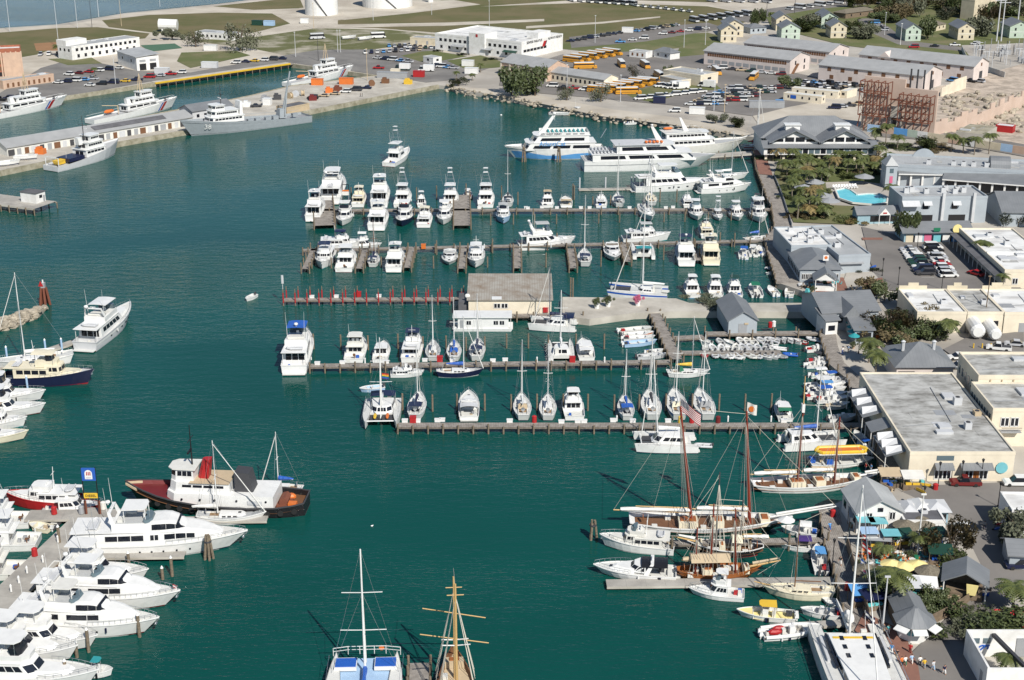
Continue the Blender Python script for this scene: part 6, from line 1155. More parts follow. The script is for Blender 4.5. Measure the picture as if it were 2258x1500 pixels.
for y0,y1,k in((.06,.30,3),(.34,.46,0),(.52,.86,3)):
 q=[(-.05,w.D*y0,4.6),(-.05,w.D*y1,4.6),(-3.6,w.D*y1,3.5),(-3.6,w.D*y0,3.5)];aw=mk('side_canopy',B().frus(q,[(x,y,z+.12)for x,y,z in q]),'metalroofy',w.r)
 for i in range(k):yy=w.D*(y0+(y1-y0)*(i+.5)/k);mk('dormer',B().loft([[(-.6,yy-1,4.55),(-.6,yy+1,4.55),(-.6,yy,5.2)],[(-3.3,yy-1,3.75),(-3.3,yy+1,3.75),(-3.3,yy,4.9)]]),'lightgrey',aw)
 posts(aw,'canopy_post',[(-3.5,w.D*y0+.2),(-3.5,w.D*y1-.2)],0,3.5,.09,'wallwhite')
e=Bld('commercial_building','cream two-storey building right of the long warehouse with a balcony',(2190,905),(2370,905),7.2,Cp=(2152,846),wall='wallcream',rm='tarroof',para=.4);e.win('f',2,1.6,1.8,4.9,.10,.34,frame=True);e.box('balcony','grey',e.W*.1,e.W*.35,-1.3,0,3.2,3.4);mk('balcony_rail',B().path([(e.W*.1,-1.3,4.2),(e.W*.35,-1.3,4.2)],.05).path([(e.W*.1,-1.3,3.8),(e.W*.35,-1.3,3.8)],.04),'charcoal',e.r);e.win('l',8,.8,1.6,5.2,m='paleglass')
e=Bld('commercial_building','taller grey-roofed block behind the balcony building at the right edge',(2158,833),(2370,833),8.4,Cp=(2124,781),wall='wallcream',rm='tarroof',para=.5);e.win('l',6,.8,1.6,5.8,m='paleglass')
for u in(.12,.24,.36):e.box('drain_spout','tan',e.W*u,e.W*u+.2,-.25,0,7.4,8)
g=Bld('hip_roof_house','pink building with a broad grey hipped metal roof behind the long warehouse',(1978,809),(2103,809),3.6,Cp=(1957,766),wall='wallpink',roof='hip',rm='metalroof',rise=3.4,over=.6);g.box('porch_opening','black',g.W*.03,g.W*.32,-.06,.3,.6,2.6)
for x in(.2,.75):mk('roof_vent',B().tube((g.W*x,g.D*.45,g.h+1.6),(g.W*x,g.D*.45,g.h+3.6),.35).tube((g.W*x,g.D*.45,g.h+3.6),(g.W*x,g.D*.45,g.h+3.9),.55,.2),'lightgrey',g.r)
for A,Bq,Cq,m,lb in(((2023,691),(2132,691),(1994,640),'whiteroof','left bay of the white flat-roofed store with yellow stepped parapet'),((2134,691),(2214,691),(2104,640),'tarroof','middle bay of the flat-roofed store with a grey stained roof'),((2216,692),(2330,692),(2186,640),'whiteroof','right bay of the flat-roofed store reaching the picture edge')):
 s_=Bld('store',lb,A,Bq,4.6,Cp=Cq,wall='wallcream',rm=m,para=.35,group='row of flat-roofed stores');s_.unit(s_.W*.7,s_.D*.4,1.5,1.2,1.0);s_.box('stepped_parapet','wallyellow',.1,s_.W*.6,s_.D-.1,s_.D+.25,s_.h,s_.h+1.1);s_.box('door','grey',s_.W*.3,s_.W*.3+1.4,-.06,.02,0,2.4);s_.win('f',2,1.2,1.2,2.2,.5,.9)
 s_.box('stepped_parapet','wallyellow',s_.W*.2,s_.W*.42,s_.D-.05,s_.D+.3,s_.h+1.1,s_.h+1.8)
for(x,y),(x2,y2),rr,lb in(((2154,752),(2130,716),1.65,'larger of two white cylindrical gas tanks behind the hipped roof'),((2193,756),(2170,724),1.35,'smaller of two white cylindrical gas tanks, the right one')):
 a,c=P(x,y,LZ),P(x2,y2,LZ);r=thing('gas_tank',lb,'tank',a,0);d=Vector((c.x-a.x,c.y-a.y,0));dn=d.normalized();z=Vector((0,0,rr+.6));mk('shell',B().tube(z,d+z,rr,None,14),'white',r,smooth=False);mk('end_cap',B().tube(z-dn*.5,z,rr*.7,rr,14),'white',r)
 for t in(.2,.8):mk('saddle',B().cbox(d.x*t,d.y*t,.5,2*rr*.8,.5,1.2),'concrete',r)
for x,y in((2146,770),(2165,770),(2184,770),(2203,770)):mk('bollard',B().tube((0,0,0),(0,0,1.3),.15),'yellow',loc=PL(x,y),label=nth('yellow guard post','in front of the white gas tanks'),cat='bollard',group='yellow guard posts')
q=Bld('restaurant','rambling waterfront restaurant with several joined grey metal roofs',(1815,690),(1938,684),4.4,Cp=(1803,646),wall='bluegrey',roof='gable_u',rm='metalroofy',rise=2.4);q.win('f',5,1.2,1.2,2.4);mk('cross_gable',B().loft([[(q.W*.3,y,4.0),(q.W*.62,y,4.0),(q.W*.46,y,6.4)]for y in(-2.5,q.D*.5)]),'metalroof',q.r)
q2=Bld('restaurant_annex','small white annex with grey porch roof on the boardwalk below the joined roofs',(1822,708),(1848,706),3.4,dep=5,wall='wallwhite',roof='shed',rm='metalroofy',rise=1.2);q2 .win('f',1,1.6,1.2,1.6)
q3=Bld('restaurant_annex','square grey-roofed pavilion among the teal umbrellas',(1886,728),(1926,728),3.2,Cp=(1880,698),wall='bluegrey',roof='shed',rm='metalroofy',rise=1.0);q3 .box('opening','black',.4,q3 .W-.4,-.06,.2,.5,2.6)
q=Bld('restaurant','harbour restaurant with low grey metal roof and glass front',(1765,594),(1854,594),3.4,Cp=(1735,551),wall='bluegrey',roof='hip',rm='metalroofy',rise=2.2);q.win('f',10,.85,1.5,1.5,frame=True);q.win('l',8,1.0,1.3,1.5)
rs=thing('roof_sign','small orange round sign on a post above the restaurant roof','sign',P(1820,585,LZ+4));mk('sign_post',B().tube((0,0,-1.5),(0,0,1.2),.07),'charcoal',rs);mk('sign_face',B().box(-.7,.7,-.08,.08,1.2,2.6),'white',rs);mk('sign_mark',B().tube((0,-.12,2.0),(0,-.08,2.0),.42,None,10),'orange',rs)
q=Bld('restaurant','white flat-roofed kitchen block with roof machines behind the harbour restaurant',(1745,545),(1834,543),5,Cp=(1728,503),wall='bluegrey',rm='whiteroof',para=.4)
for x,y in((.2,.3),(.45,.5),(.75,.3),(.8,.7),(.55,.2),(.35,.8)):q.unit(q.W*x,q.D*y,1.5,1.3,1.2)
q=Bld('restaurant','grey flat-roofed shop wing with yellow interior beside the car park',(1850,566),(1920,563),4.6,Cp=(1806,500),wall='bluegrey',rm='paleroof',para=.4)
for x,y in((.3,.3),(.7,.6),(.3,.75)):q.unit(q.W*x,q.D*y)
q=Bld('shop','open-fronted shop hung with yellow goods under a grey awning',(1848,575),(1900,573),3.2,dep=6,wall='wallyellow',rm='paleroof',para=0);q.awning('f',.5,q.W,3.2,1.8,'grey',.5);q.box('opening','darkred',.5,q.W-.5,-.06,.2,.2,2.5);q.win('f',4,.6,1.3,1.3,m='yellow',name='hanging_goods',thick=.5)
ps=thing('park_gatehouse','tiny white pavilion with grey gabled roof below the harbour restaurant','pavilion',PL(1818,640),R(-6))
mk('roof',B().loft([[(-3,y,3),(0,y,5),(3,y,3)]+[(3,y,3.2),(0,y,5.25),(-3,y,3.2)]for y in(-2.2,3)]),'metalroofy',ps);mk('gable',B().loft([[(-2.6,y,3.05),(2.6,y,3.05),(0,y,4.8)]for y in(-1.8,-1.7)]),'wallwhite',ps);mk('counter',B().box(-2.4,2.4,-1.5,2.2,0,1.1),'wallwhite',ps);posts(ps,'post',[(-2.5,-1.8),(2.5,-1.8),(-2.5,2.6),(2.5,2.6)],0,3.05,.12,'white')
q=Bld('shop_row','row of small colourful shops with a low grey roof behind the car park',(1995,511),(2140,509),3.2,dep=8,wall='wallblue',roof='gable_u',rm='metalroofy',rise=1.6,over=.9)
for u,m in((.08,'wallyellow'),(.22,'wallwhite'),(.36,'pink'),(.50,'turq'),(.64,'white'),(.78,'skyblue'),(.92,'blue')):q.win('f',1,2.0,2.2,1.3,u-.04,u+.04,m=m,name='shop_front',thick=.2)
for u in(.15,.43,.57,.71,.85):q.win('f',1,.9,1.8,1.1,u-.02,u+.02)
mk('round_pediment',B().tube((q.W*.78,-1.0,4.0),(q.W*.78,-.8,4.0),1.3,None,14),'paleyellow',q.r);mk('green_sign',B().box(q.W*.42,q.W*.52,-1.0,-.8,3.4,4.4),'green',q.r)
q=Bld('store','white-roofed store with a dark posted veranda at the right edge',(2216,598),(2345,598),4.4,Cp=(2158,506),wall='wallcream',rm='whiteroof',para=.4);q.unit(q.W*.4,q.D*.8);q.unit(q.W*.55,q.D*.6);q.box('cross_wall','white',.1,q.W,q.D*.38,q.D*.38+.4,q.h,q.h+.7)
va=mk('veranda_roof',B().frus([(-2.4,0,3.0),(-.05,0,3.4),(-.05,q.D,3.4),(-2.4,q.D,3.0)],[(-2.4,0,3.15),(-.05,0,3.55),(-.05,q.D,3.55),(-2.4,q.D,3.15)]),'darkroof',q.r)
for i in range(12):mk('veranda_post',B().tube((-2.3,q.D*i/11,0),(-2.3,q.D*i/11,3.0),.08),'white',va)
q.win('f',3,1.4,1.6,1.8,frame=True)
q=Bld('hotel_block','long pale grey hotel block with air conditioners along its flat roof',(1958,366),(2330,384),6.2,dep=16,wall='bluegrey',rm='paleroof',para=.6)
for u in(.25,.40,.46,.52,.60,.72):q.unit(q.W*u,q.D*.35,1.5,1.5,1.3)
mk('curved_pediment',B().loft([[(q.W*(.16+.01*k),y,q.h+2.6*math.sin(math.pi*k/14)**.6+.1)for k in range(15)]+[(q.W*.30,y,q.h-.2),(q.W*.16,y,q.h-.2)]for y in(q.D-.6,q.D)]),'bluegrey',q.r);mk('barrel_vault',B().loft([[(x,q.D*.5+4*math.cos(a),q.h+3*math.sin(a))for a in[math.pi*k/8 for k in range(9)]]for x in(q.W*.62,q.W*.74)]),'metalroof',q.r)
tw=Bld('corner_tower','square grey corner turret with pyramid roof at the left end of the arcade',(1955,366),(1980,366),7.4,dep=6,wall='bluegrey',roof='hip',rm='paleroof',rise=2.6,over=.3);tw.win('f',1,1.0,2.2,3.0,m='pink',name='wall_sign');tw.win('f',1,1.2,1.4,5.8,m='paleglass')
def arcade(label,A,Bq,h,dep,n):
 a=Bld('arcade',label,A,Bq,h,dep=dep,wall='bluegrey',roof='shed',rm='metalroofy',rise=1.4,over=.3,cat='arcade');a.box('opening','charcoal',.5,a.W-.5,-.05,.3,.1,h-.5)
 for i in range(n+1):mk('column',B().box(a.W*i/n-.3,a.W*i/n+.3,-1.9,-1.3,0,h-.1),'wallwhite',a.r)
 mk('porch_roof',B().frus([(-.4,-2.4,h-.3),(a.W+.4,-2.4,h-.3),(a.W+.4,-.1,h+.3),(-.4,-.1,h+.3)],[(-.4,-2.4,h-.1),(a.W+.4,-2.4,h-.1),(a.W+.4,-.1,h+.5),(-.4,-.1,h+.5)]),'metalroofy',a.r);mk('fascia',B().box(-.4,a.W+.4,-2.5,-2.4,h-.4,h-.05),'white',a.r);return a
arcade('left half of the grey arcade with white columns on the terrace',(1982,379),(2085,381),4.4,5,4);arcade('right half of the grey arcade with dark bays and white columns',(2082,391),(2300,408),4.0,5,8)
q=Bld('garage_building','grey-blue block with two big dark openings and roof pipes beside the pool',(1990,438),(2178,436),7.4,Cp=(1972,414),wall='bluegrey',rm='paleroof',para=.5)
for u,wd in((.28,4.6),(.66,4.8)):q.win('f',1,wd,2.4,1.3,u-.05,u+.05,m='black',name='garage_opening',thick=.2)
for u in(.28,.62):q.win('f',1,1.6,1.6,5.0,u-.05,u+.05);q.awning('f',u+.02,2.4,6.4,1.2,'lightgrey',.9)
q.awning('f',.1,5.0,6.6,1.8,'lightgrey',1.2)
for u in(.46,.82):q.box('vent_duct','lightgrey',q.W*u,q.W*u+.8,-.9,-.05,.5,9.0)
for x,y in((.12,.5),(.2,.6),(.34,.4),(.56,.5),(.62,.7),(.68,.4),(.74,.6),(.8,.5)):q.unit(q.W*x,q.D*y,1.4,1.2,1.5)
q=Bld('gabled_hall','plain grey gabled hall at the right edge beside the garage block',(2212,468),(2340,470),4.2,Cp=(2205,432),wall='bluegrey',roof='gable_u',rm='metalroof',rise=3.6)
q=Bld('beach_bar','grey-roofed poolside bar with small white gabled entrance',(1892,472),(1985,470),3.0,dep=5,wall='wallblue',roof='gable_u',rm='metalroofy',rise=1.5);q.box('opening','black',q.W*.3,q.W*.95,-.06,.2,.6,2.3);gv=mk('entrance_gable',B().loft([[(q.W*.45,y,3.0),(q.W*.72,y,3.0),(q.W*.585,y,5.0)]for y in(-2.0,1.0)]),'wallwhite',q.r);mk('sign_lettering',B().box(q.W*.54,q.W*.63,-2.06,-2.0,3.4,3.8),'red',gv);posts(gv,'post',[(q.W*.46,-1.9),(q.W*.71,-1.9)],0,3,.1,'white')
q=Bld('ferry_terminal','ferry terminal with two grey front gables and a long white window band',(1690,322),(1925,322),5.2,dep=26,wall='wallwhite',roof='none',rm='metalroof');W_,D_=q.W,q.D
q.box('ground_floor_opening','black',.6,W_-.6,-.1,.3,.1,2.3)
for i in range(7):q.box('pier_column','wallcream',W_*i/6.0-.4,W_*i/6.0+.4,-.5,-.1,0,2.6)
q.box('gallery','wallwhite',-1,W_+1,-1.6,0,2.5,4.9)
for i in range(18):o=mk('window',UB,'paleglass' if i%3 else 'glass',q.r,loc=(W_*(i+.5)/18,-1.62,3.75));o.scale=(W_/18-.35,.1,1.7)
mk('skirt_roof',B().frus([(-1.6,-2.4,4.9),(W_+1.6,-2.4,4.9),(W_+1.6,2.5,6.4),(-1.6,2.5,6.4)],[(-1.6,-2.4,5.1),(W_+1.6,-2.4,5.1),(W_+1.6,2.5,6.6),(-1.6,2.5,6.6)]),'metalroofy',q.r)
for k in(0,1):
 x0,x1=W_*(.02+.47*k),W_*(.51+.47*k);xm=(x0+x1)/2;rf=mk('gable_roof',B().loft([[(x0,y,6.2),(xm,y,10.4),(x1,y,6.2)]+[(x1,y,6.45),(xm,y,10.7),(x0,y,6.45)]for y in(-1.0,D_*.62)]),'metalroof',q.r);gw=mk('gable_wall',B().loft([[(x0+1,y,5.4),(x1-1,y,5.4),(x1-1,y,6.5),(xm,y,10.1),(x0+1,y,6.5)]for y in(.2,D_*.6)]),'wallwhite',q.r)
 for j in(-1.5,-.5,.5,1.5):hh=1.5 if abs(j)<1 else .9;o=mk('window',UB,'glass',gw,loc=(xm+j*3.6,.15,6.6+hh/2));o.scale=(3.0,.1,hh)
 cu=mk('cupola',B().box(xm-2.4,xm+2.4,5,8,9.2,11.2),'wallwhite',rf);mk('cupola_roof',B().box(xm-2.8,xm+2.8,4.6,8.4,11.2,11.5),'white',cu)
mk('rear_roof',B().add([(-1,D_*.3,6.2),(W_+1,D_*.3,6.2),(W_+1,D_+1,6.2),(-1,D_+1,6.2),(W_*.28,D_*.62,12.4),(W_*.72,D_*.62,12.4)],[(0,1,5,4),(1,2,5),(2,3,4,5),(3,0,4)]),'metalroof',q.r)
q=Bld('boat_shed','grey gabled boat shed standing in the water at the concrete pier',(1607,707),(1670,706),3.4,Cp=(1591,664),wall='bluegrey',roof='gable_v',rm='metalroofy',rise=2.0,over=.4,base=1.0);q.box('door','grey',q.W*.35,q.W*.65,-.06,.0,.1,2.6);mk('lantern_arm',B().cbox(q.W*.62,-.15,2.6,.9,.1,.4),'tan',q.r)
q=Bld('pier_shed','long cream shed with rusty corrugated roof on the central pier',(1033,662),(1216,662),3.4,Cp=(1036,620),wall='wallcream',roof='shed',rm='rustroof',rise=1.6,over=.4,base=1.2);q.win('f',2,1.6,1.2,2.0,.30,.48,frame=True);q.box('roof_panel','white',q.W*.28,q.W*.40,-.5,1.4,q.h+.3,q.h+.45);q.box('lean_to','darkroof',-2.4,0,1,8,0,2.6)
mk('satellite_dish',B().tube((0,0,0),(0,0,1.5),.06).ball((0,-.2,1.8),.6,.15,.6),'white',loc=P(1031,668,3.4),label='small white satellite dish at the left end of the rusty-roofed shed',cat='satellite dish')
sw=dock('plank walkway in front of the rusty-roofed shed',(1030,696),(1285,694),2.0,piles='near',sp=3.4,above=1.0)
q=Bld('pier_house','white clapboard house with grey metal gable roof on the boardwalk by the schooners',(1892,1131),(1990,1128),4.0,Cp=(1872,1080),wall='wallwhite',roof='gable_v',rm='paleroof',rise=2.0,over=.4);q.win('f',1,1.0,1.1,3.4,.18,.34,frame=True);q.win('f',1,.9,.7,4.4,.44,.56);q.win('f',1,1.0,1.4,3.3,.70,.86,frame=True);q.box('sign_board','offwhite',q.W*.36,q.W*.66,-.08,0,2.6,3.4);q.win('l',3,1.2,1.2,2.2)
q=Bld('cafe_kitchen','low white cafe kitchen with grey flat roof right of the clapboard house',(1994,1150),(2085,1150),3.0,dep=6,wall='wallwhite',rm='darkroof',para=.2);q.win('f',3,1.3,1.2,1.6);q.unit(q.W*.6,q.D*.5,1,1,.6)
for A,Bq,lb,m in(((1992,1132),(2024,1132),'left of three little kiosk roofs by the street','lightgrey'),((2022,1128),(2048,1128),'kiosk with white and red awning by the street','white'),((2050,1128),(2092,1128),'kiosk with pale blue edged roof by the street','palesky')):
 k=Bld('kiosk',lb,A,Bq,2.8,dep=4,wall='wallblue',roof='hip',rm=m if m!='palesky' else 'lightgrey',rise=1.0,cat='kiosk');k.box('counter',m,.2,k.W-.2,-.3,0,.9,1.1);k.box('opening','black',.3,k.W-.3,-.04,.1,1.2,2.3)
k=thing('bar_hut','open bar hut with dark grey metal gable roof and white posts in the cafe garden','hut',PL(2124,1312),R(-18));mk('roof',B().loft([[(-3.4,y,3.0),(0,y,4.8),(3.4,y,3.0)]+[(3.4,y,3.2),(0,y,5.0),(-3.4,y,3.2)]for y in(-2.6,3)]),'metalroofy',k);mk('counter',B().box(-2.6,2.6,-1.9,2.2,0,1.2),'woodwall',k);posts(k,'post',[(-3,-2.2),(3,-2.2),(-3,2.6),(3,2.6)],0,3.2,.12,'wallwhite');mk('back_bar',B().box(-2.4,2.4,1.4,2.2,1.2,2.6),'woodwall',k);mk('hanging_net',B().frus([(.4,-2.4,1.4),(1.6,-2.4,1.4),(1.6,-2.2,1.4),(.4,-2.2,1.4)],[(.2,-2.4,3.1),(1.9,-2.4,3.1),(1.9,-2.2,3.1),(.2,-2.2,3.1)]),'paleyellow',k)
k=thing('ticket_kiosk','grey-roofed octagonal ticket kiosk with raised white flaps on the brick promenade','kiosk',PL(2012,1402),0)
oc=[(2.3*math.cos(a),2.3*math.sin(a))for a in[R(22.5+45*i)for i in range(8)]];mk('wall',B().prism(oc,0,1.2),'wallwhite',k);mk('roof',B().loft([[(x*1.35,y*1.35,2.8)for x,y in oc],[(x*.15,y*.15,4.6)for x,y in oc]]),'metalroof',k);mk('rear_roof',B().loft([[(-2.4,y,2.8),(0,y,4.5),(2.4,y,2.8)]for y in(.5,6)]),'metalroof',k);mk('rear_wall',B().box(-2.1,2.1,.8,5.8,0,2.8),'woodwall',k);posts(k,'post',[(x,y)for x,y in oc],1.2,2.8,.08,'white')
for a in(-135,-90,-45):c,s_=math.cos(R(a)),math.sin(R(a));q4=[(2.2*c-1.0*s_,2.2*s_+1.0*c,2.7),(2.2*c+1.0*s_,2.2*s_-1.0*c,2.7),(3.9*c+1.0*s_,3.9*s_-1.0*c,2.3),(3.9*c-1.0*s_,3.9*s_+1.0*c,2.3)];mk('raised_flap',B().frus(q4,[(x,y,z+.1)for x,y,z in q4]),'white',k)
mk('display',B().cbox(0,-1.7,1.5,2.4,.6,.6),'turq',k)
q=Bld('roofless_building','roofless white concrete building with blue graffiti in the lower right corner',(2178,1472),(2360,1472),4.2,Cp=(2134,1388),wall='wallwhite',roof='none',para=0);q.wall.hide_render=False
bpy.data.objects.remove(q.wall);W_,D_=q.W,q.D
for nm,bb in(('left_wall',B().box(0,.3,0,D_,-.5,4.2)),('front_wall',B().box(.3,W_,0,.3,-.5,4.0)),('back_wall',B().box(.3,W_,D_-.3,D_,-.5,4.2))):mk(nm,bb,'wallwhite',q.r)
mk('floor',B().box(.3,W_,.3,D_-.3,-.1,.05),'concrete',q.r);mk('roof_beam',B().frus([(3.4,D_-.5,3.4),(3.9,D_-.5,3.4),(3.9,D_-.5,3.9),(3.4,D_-.5,3.9)],[(5.2,.3,3.4),(5.7,.3,3.4),(5.7,.3,3.9),(5.2,.3,3.9)]),'charcoal',q.r)
for x in(1.4,2.9):o=mk('window',UB,'paleglass',q.r,loc=(x,D_-.33,2.6));o.scale=(1.0,.1,.8)
mk('roll_door',B().box(7,11,D_-.4,D_-.3,.1,3.0),'grey',q.r);b=B()
for i in range(14):a0=i*.45;b.tube((2.2+.9*math.cos(a0)*(1+.3*math.sin(i)),D_-.36,1.3+.6*math.sin(a0*1.3)),(2.2+.9*math.cos(a0+.45)*(1+.3*math.sin(i+1)),D_-.36,1.3+.6*math.sin((a0+.45)*1.3)),.12,None,4)
mk('graffiti',b,'blue',q.r);q.win('l',1,.9,2.2,1.4,.75,.85,m='grey',name='door')
q=Bld('white_annex','white flat-roofed annex with shaded left wall at the right edge by the street',(2232,1128),(2360,1130),4.8,Cp=(2225,1088),wall='wallwhite',rm='whiteroof',para=.3)
q=Bld('garden_shed','small grey-roofed shed by the parked motor scooters at the right edge',(2228,1222),(2300,1226),2.8,dep=5,wall='bluegrey',roof='gable_u',rm='metalroofy',rise=1.2)
# ---- far buildings
q=Bld('long_warehouse','very long low grey-roofed warehouse with many doors on the mole',(15,326),(424,258),3.2,dep=11,wall='offwhite',roof='gable_u',rm='barnroof',rise=1.8)
for i in range(26):q.win('f',1,1.6+.8*(i%3==0),2.2,1.2,i/26,(i+1)/26,m=('charcoal','grey','brown','lightgrey')[i%4],name='door')
mk('roof_patch',B().loft([[(q.W*.46,1.2,q.h+.68),(q.W*.46,3.8,q.h+1.68),(q.W*.46,3.8,q.h+1.75),(q.W*.46,1.2,q.h+.82)],[(q.W*.86,1.2,q.h+.75),(q.W*.86,3.8,q.h+1.68),(q.W*.86,3.8,q.h+1.75),(q.W*.86,1.2,q.h+.82)]]),'darkroof',q.r)
q=Bld('pier_store','short grey-roofed store in line behind the naval ship on the mole',(424,246),(512,232),4.2,dep=9,wall='lightgrey',roof='gable_u',rm='metalroofy',rise=1.8);q.win('f',5,1.2,1.2,2.2);q.win('l',2,1.2,1.2,2)
q=Bld('quay_shed','small brown-grey flat shed near the tip of the naval ship on the mole',(632,238),(682,228),2.6,dep=6,wall='tan',rm='darkroof',para=.1)
q=Bld('coast_guard_station','long white two-storey coast guard station with motto lettering and striped emblem',(959,76),(1150,96),7.6,Dp=(1239,77),wall='wallwhite',rm='whiteroof',para=.7);W_,D_=q.W,q.D
q.win('f',16,1.6,1.4,5.4,rows=1);q.win('f',10,1.4,1.4,2.0,.03,.97);q.win('r',7,2.4,1.2,3.6,.04,.6);q.awning('f',.28,8,3.6,2,'grey');q.awning('f',.62,6,3.6,2,'grey');q.awning('f',.88,8,3.6,2,'darkgreen')
q.box('stair_tower','wallwhite',W_*.42,W_*.60,-1.2,9,0,10.5);q.box('penthouse','wallwhite',W_*.82,W_*.95,D_*.5,D_*.8,7.6,10.4);q.unit(W_*.3,D_*.5,3,2,1.2)
for s0,u in(('SEMPER PARATUS',.3),('ALWAYS READY',.80)):text(q.r,s0,1.7,(W_+.2,D_*u,7.3),(R(90),0,R(90)),'charcoal')
for u,m,wd in((.54,'red',2.2),(.575,'navy',.7)):mk('emblem_stripe',B().frus([(W_+.05,D_*u-wd/2-.8,4.0),(W_+.05,D_*u+wd/2-.8,4.0),(W_+.16,D_*u+wd/2-.8,4.0),(W_+.16,D_*u-wd/2-.8,4.0)],[(W_+.05,D_*u-wd/2+.8,6.6),(W_+.05,D_*u+wd/2+.8,6.6),(W_+.16,D_*u+wd/2+.8,6.6),(W_+.16,D_*u-wd/2+.8,6.6)]),m,q.r)
mk('emblem_mark',B().cbox(W_*.51,-1.25,9.3,1.2,.08,1.4),'red',q.r)
q=Bld('brick_barracks','red brick four-storey barracks with shaded windows at the left edge',(-90,116),(45,110),11.6,Dp=(85,101),wall='wallbrick',rm='whiteroof',para=.9);q.box('corner_panel','wallpeach',q.W-8,q.W+.15,-.15,0,0,10.6);q.win('f',12,2.4,1.7,3.6,m='brown',rows=3,dz=2.8);q.win('r',3,2.2,1.6,3.6,m='brown',rows=3,dz=2.8);q.win('f',12,2.6,1.8,1.1,m='black',name='ground_opening')
for i in range(13):q.box('pilaster','wallpeach',q.W*i/12-.3,q.W*i/12+.3,-.3,.05,0,11)
q=Bld('gate_house','low peach-coloured guard block in front of the brick barracks',(6,180),(118,164),3.4,dep=6,wall='wallpeach',rm='paleroof',para=.3);q.win('f',9,1.0,1.8,1.4,m='brown',name='door')
q=Bld('white_station_building','long white station building with grey roof left of the basin',(157,104),(307,83),6.4,dep=11,wall='wallwhite',rm='paleroof',para=.2);q.win('f',13,1.5,1.4,4.8);q.win('f',9,1.4,1.6,1.8);q.win('l',3,1.2,1.3,4.6);q.box('penthouse','wallwhite',0,12,4,11.5,6.2,9.0)
q=Bld('white_garage','white two-storey boathouse with big dark doors beside the basin',(258,113),(300,127),6.2,Dp=(342,120),wall='wallwhite',roof='shed',rm='paleroof',rise=.8);q.win('r',2,3.2,3.0,1.6,m='black',name='boat_door');q.win('r',2,3.0,1.0,4.4,m='grey');q.win('f',2,1.2,1.2,4)
for x,y,rp_,hh,lb in((705,36,36,15,'left of two huge white storage tanks with a spiral stair'),(850,20,55,15,'right and wider of two huge white storage tanks'),(949,6,6,9,'slim white tank far behind the wide storage tanks')):
 rr=rp_/scale_at(y);p=PL(x,y);p.y+=rr;r=thing('storage_tank',lb,'storage tank',p);mk('shell',B().tube((0,0,0),(0,0,hh),rr,None,40),'white',r);mk('roof',B().tube((0,0,hh),(0,0,hh+rr*.12),rr*1.01,rr*.1,40),'offwhite',r)
 if rr>5:mk('stair',B().path([((rr+.3)*math.cos(R(a)),(rr+.3)*math.sin(R(a)),hh*(1-(a-235)/60))for a in range(235,296,6)],.35),'charcoal',r)
q=Bld('bus_garage','grey-roofed bus garage with open bays and peach gable',(1105,137),(1204,153),5.6,Dp=(1271,147),wall='wallpeach',roof='gable_u',rm='barnroof',rise=3.0,over=.3);q.win('f',5,3.6,4.0,2.2,m='charcoal',name='garage_door');[q.box('pier_column','wallcream',q.W*i/5-.5,q.W*i/5+.5,-.2,.05,0,5.4)for i in range(6)]
q=Bld('depot_office','long cream depot office with grey roof and window pairs in front of the bus garage',(1200,157),(1332,177),4.0,Dp=(1364,171),wall='wallcream',roof='gable_u',rm='barnroof',rise=1.8,over=.3);q.win('f',12,1.0,1.5,2.0)
for A,Bq,Dq,lb,n,kw in(((1553,112),(1743,133),(1776,121),'nearer pink barracks with two storeys of window bands',11,0),((1641,95),(1829,115),(1860,103),'farther pink barracks behind the first',11,0)):
 q=Bld('barracks',lb,A,Bq,6.4,Dp=Dq,wall='wallpink',roof='gable_u',rm='barnroof',rise=2.6,over=.5,group='pink barracks');q.win('f',34,1.0,1.5,4.9,m='brown');q.win('f',n,3.0,1.6,1.8,m='grey');q.win('r',2,1.2,1.8,4.6);q.win('r',2,1.2,1.8,1.7);mk('outside_stair',B().frus([(q.W+.2,1,0),(q.W+1.4,1,0),(q.W+1.4,1.4,0),(q.W+.2,1.4,0)],[(q.W+.2,6,4.2),(q.W+1.4,6,4.2),(q.W+1.4,6.4,4.2),(q.W+.2,6.4,4.2)]),'brown',q.r)
for A,Bq,Dq,lb,n in(((1806,143),(2036,168),(2086,155),'nearer long pink warehouse with small square windows',7),((1895,120),(2148,147),(2174,136),'farther long pink warehouse with a cross gable',8)):
 q=Bld('storage_warehouse',lb,A,Bq,6.6,Dp=Dq,wall='wallpink',roof='gable_u',rm='barnroof',rise=3.0,over=.5,group='pink warehouses');q.win('f',n,1.8,1.7,5.2,m='brown');q.win('f',n-2,1.8,1.7,1.9,m='brown');q.win('r',1,1.4,1.4,6.6,.42,.58,m='brown');q.win('r',1,3.4,3.6,1.8,.2,.8,m='charcoal',name='door')
 if n==8:mk('cross_gable',B().loft([[(q.W*.17,y,6.0),(q.W*.29,y,6.0),(q.W*.23,y,9.0)]for y in(-.4,q.D*.4)]),'wallpink',q.r)
q=Bld('flat_office','beige flat-roofed service building among parked school buses',(1463,155),(1545,168),4.6,Dp=(1577,160),wall='wallcream',rm='paleroof',para=.4);q.win('r',1,2.4,.9,3.0,.3,.7);q.unit(q.W*.6,q.D*.8,2.4,1.6,1.0,'white');q.win('f',2,1.2,2.2,1.2,name='door',m='grey')
q=Bld('annex','low cream annex at the left side of the flat service building',(1455,168),(1500,178),3.0,dep=6,wall='wallcream',rm='paleroof',para=.2)
q=Bld('guard_hut','tiny white guard hut with grey roof on the station lawn',(933,124),(955,128),3.0,Dp=(966,124),wall='wallwhite',rm='paleroof',para=.1);q.win('f',1,1.4,1.0,1.8);q.win('r',1,1.4,1.0,1.8)
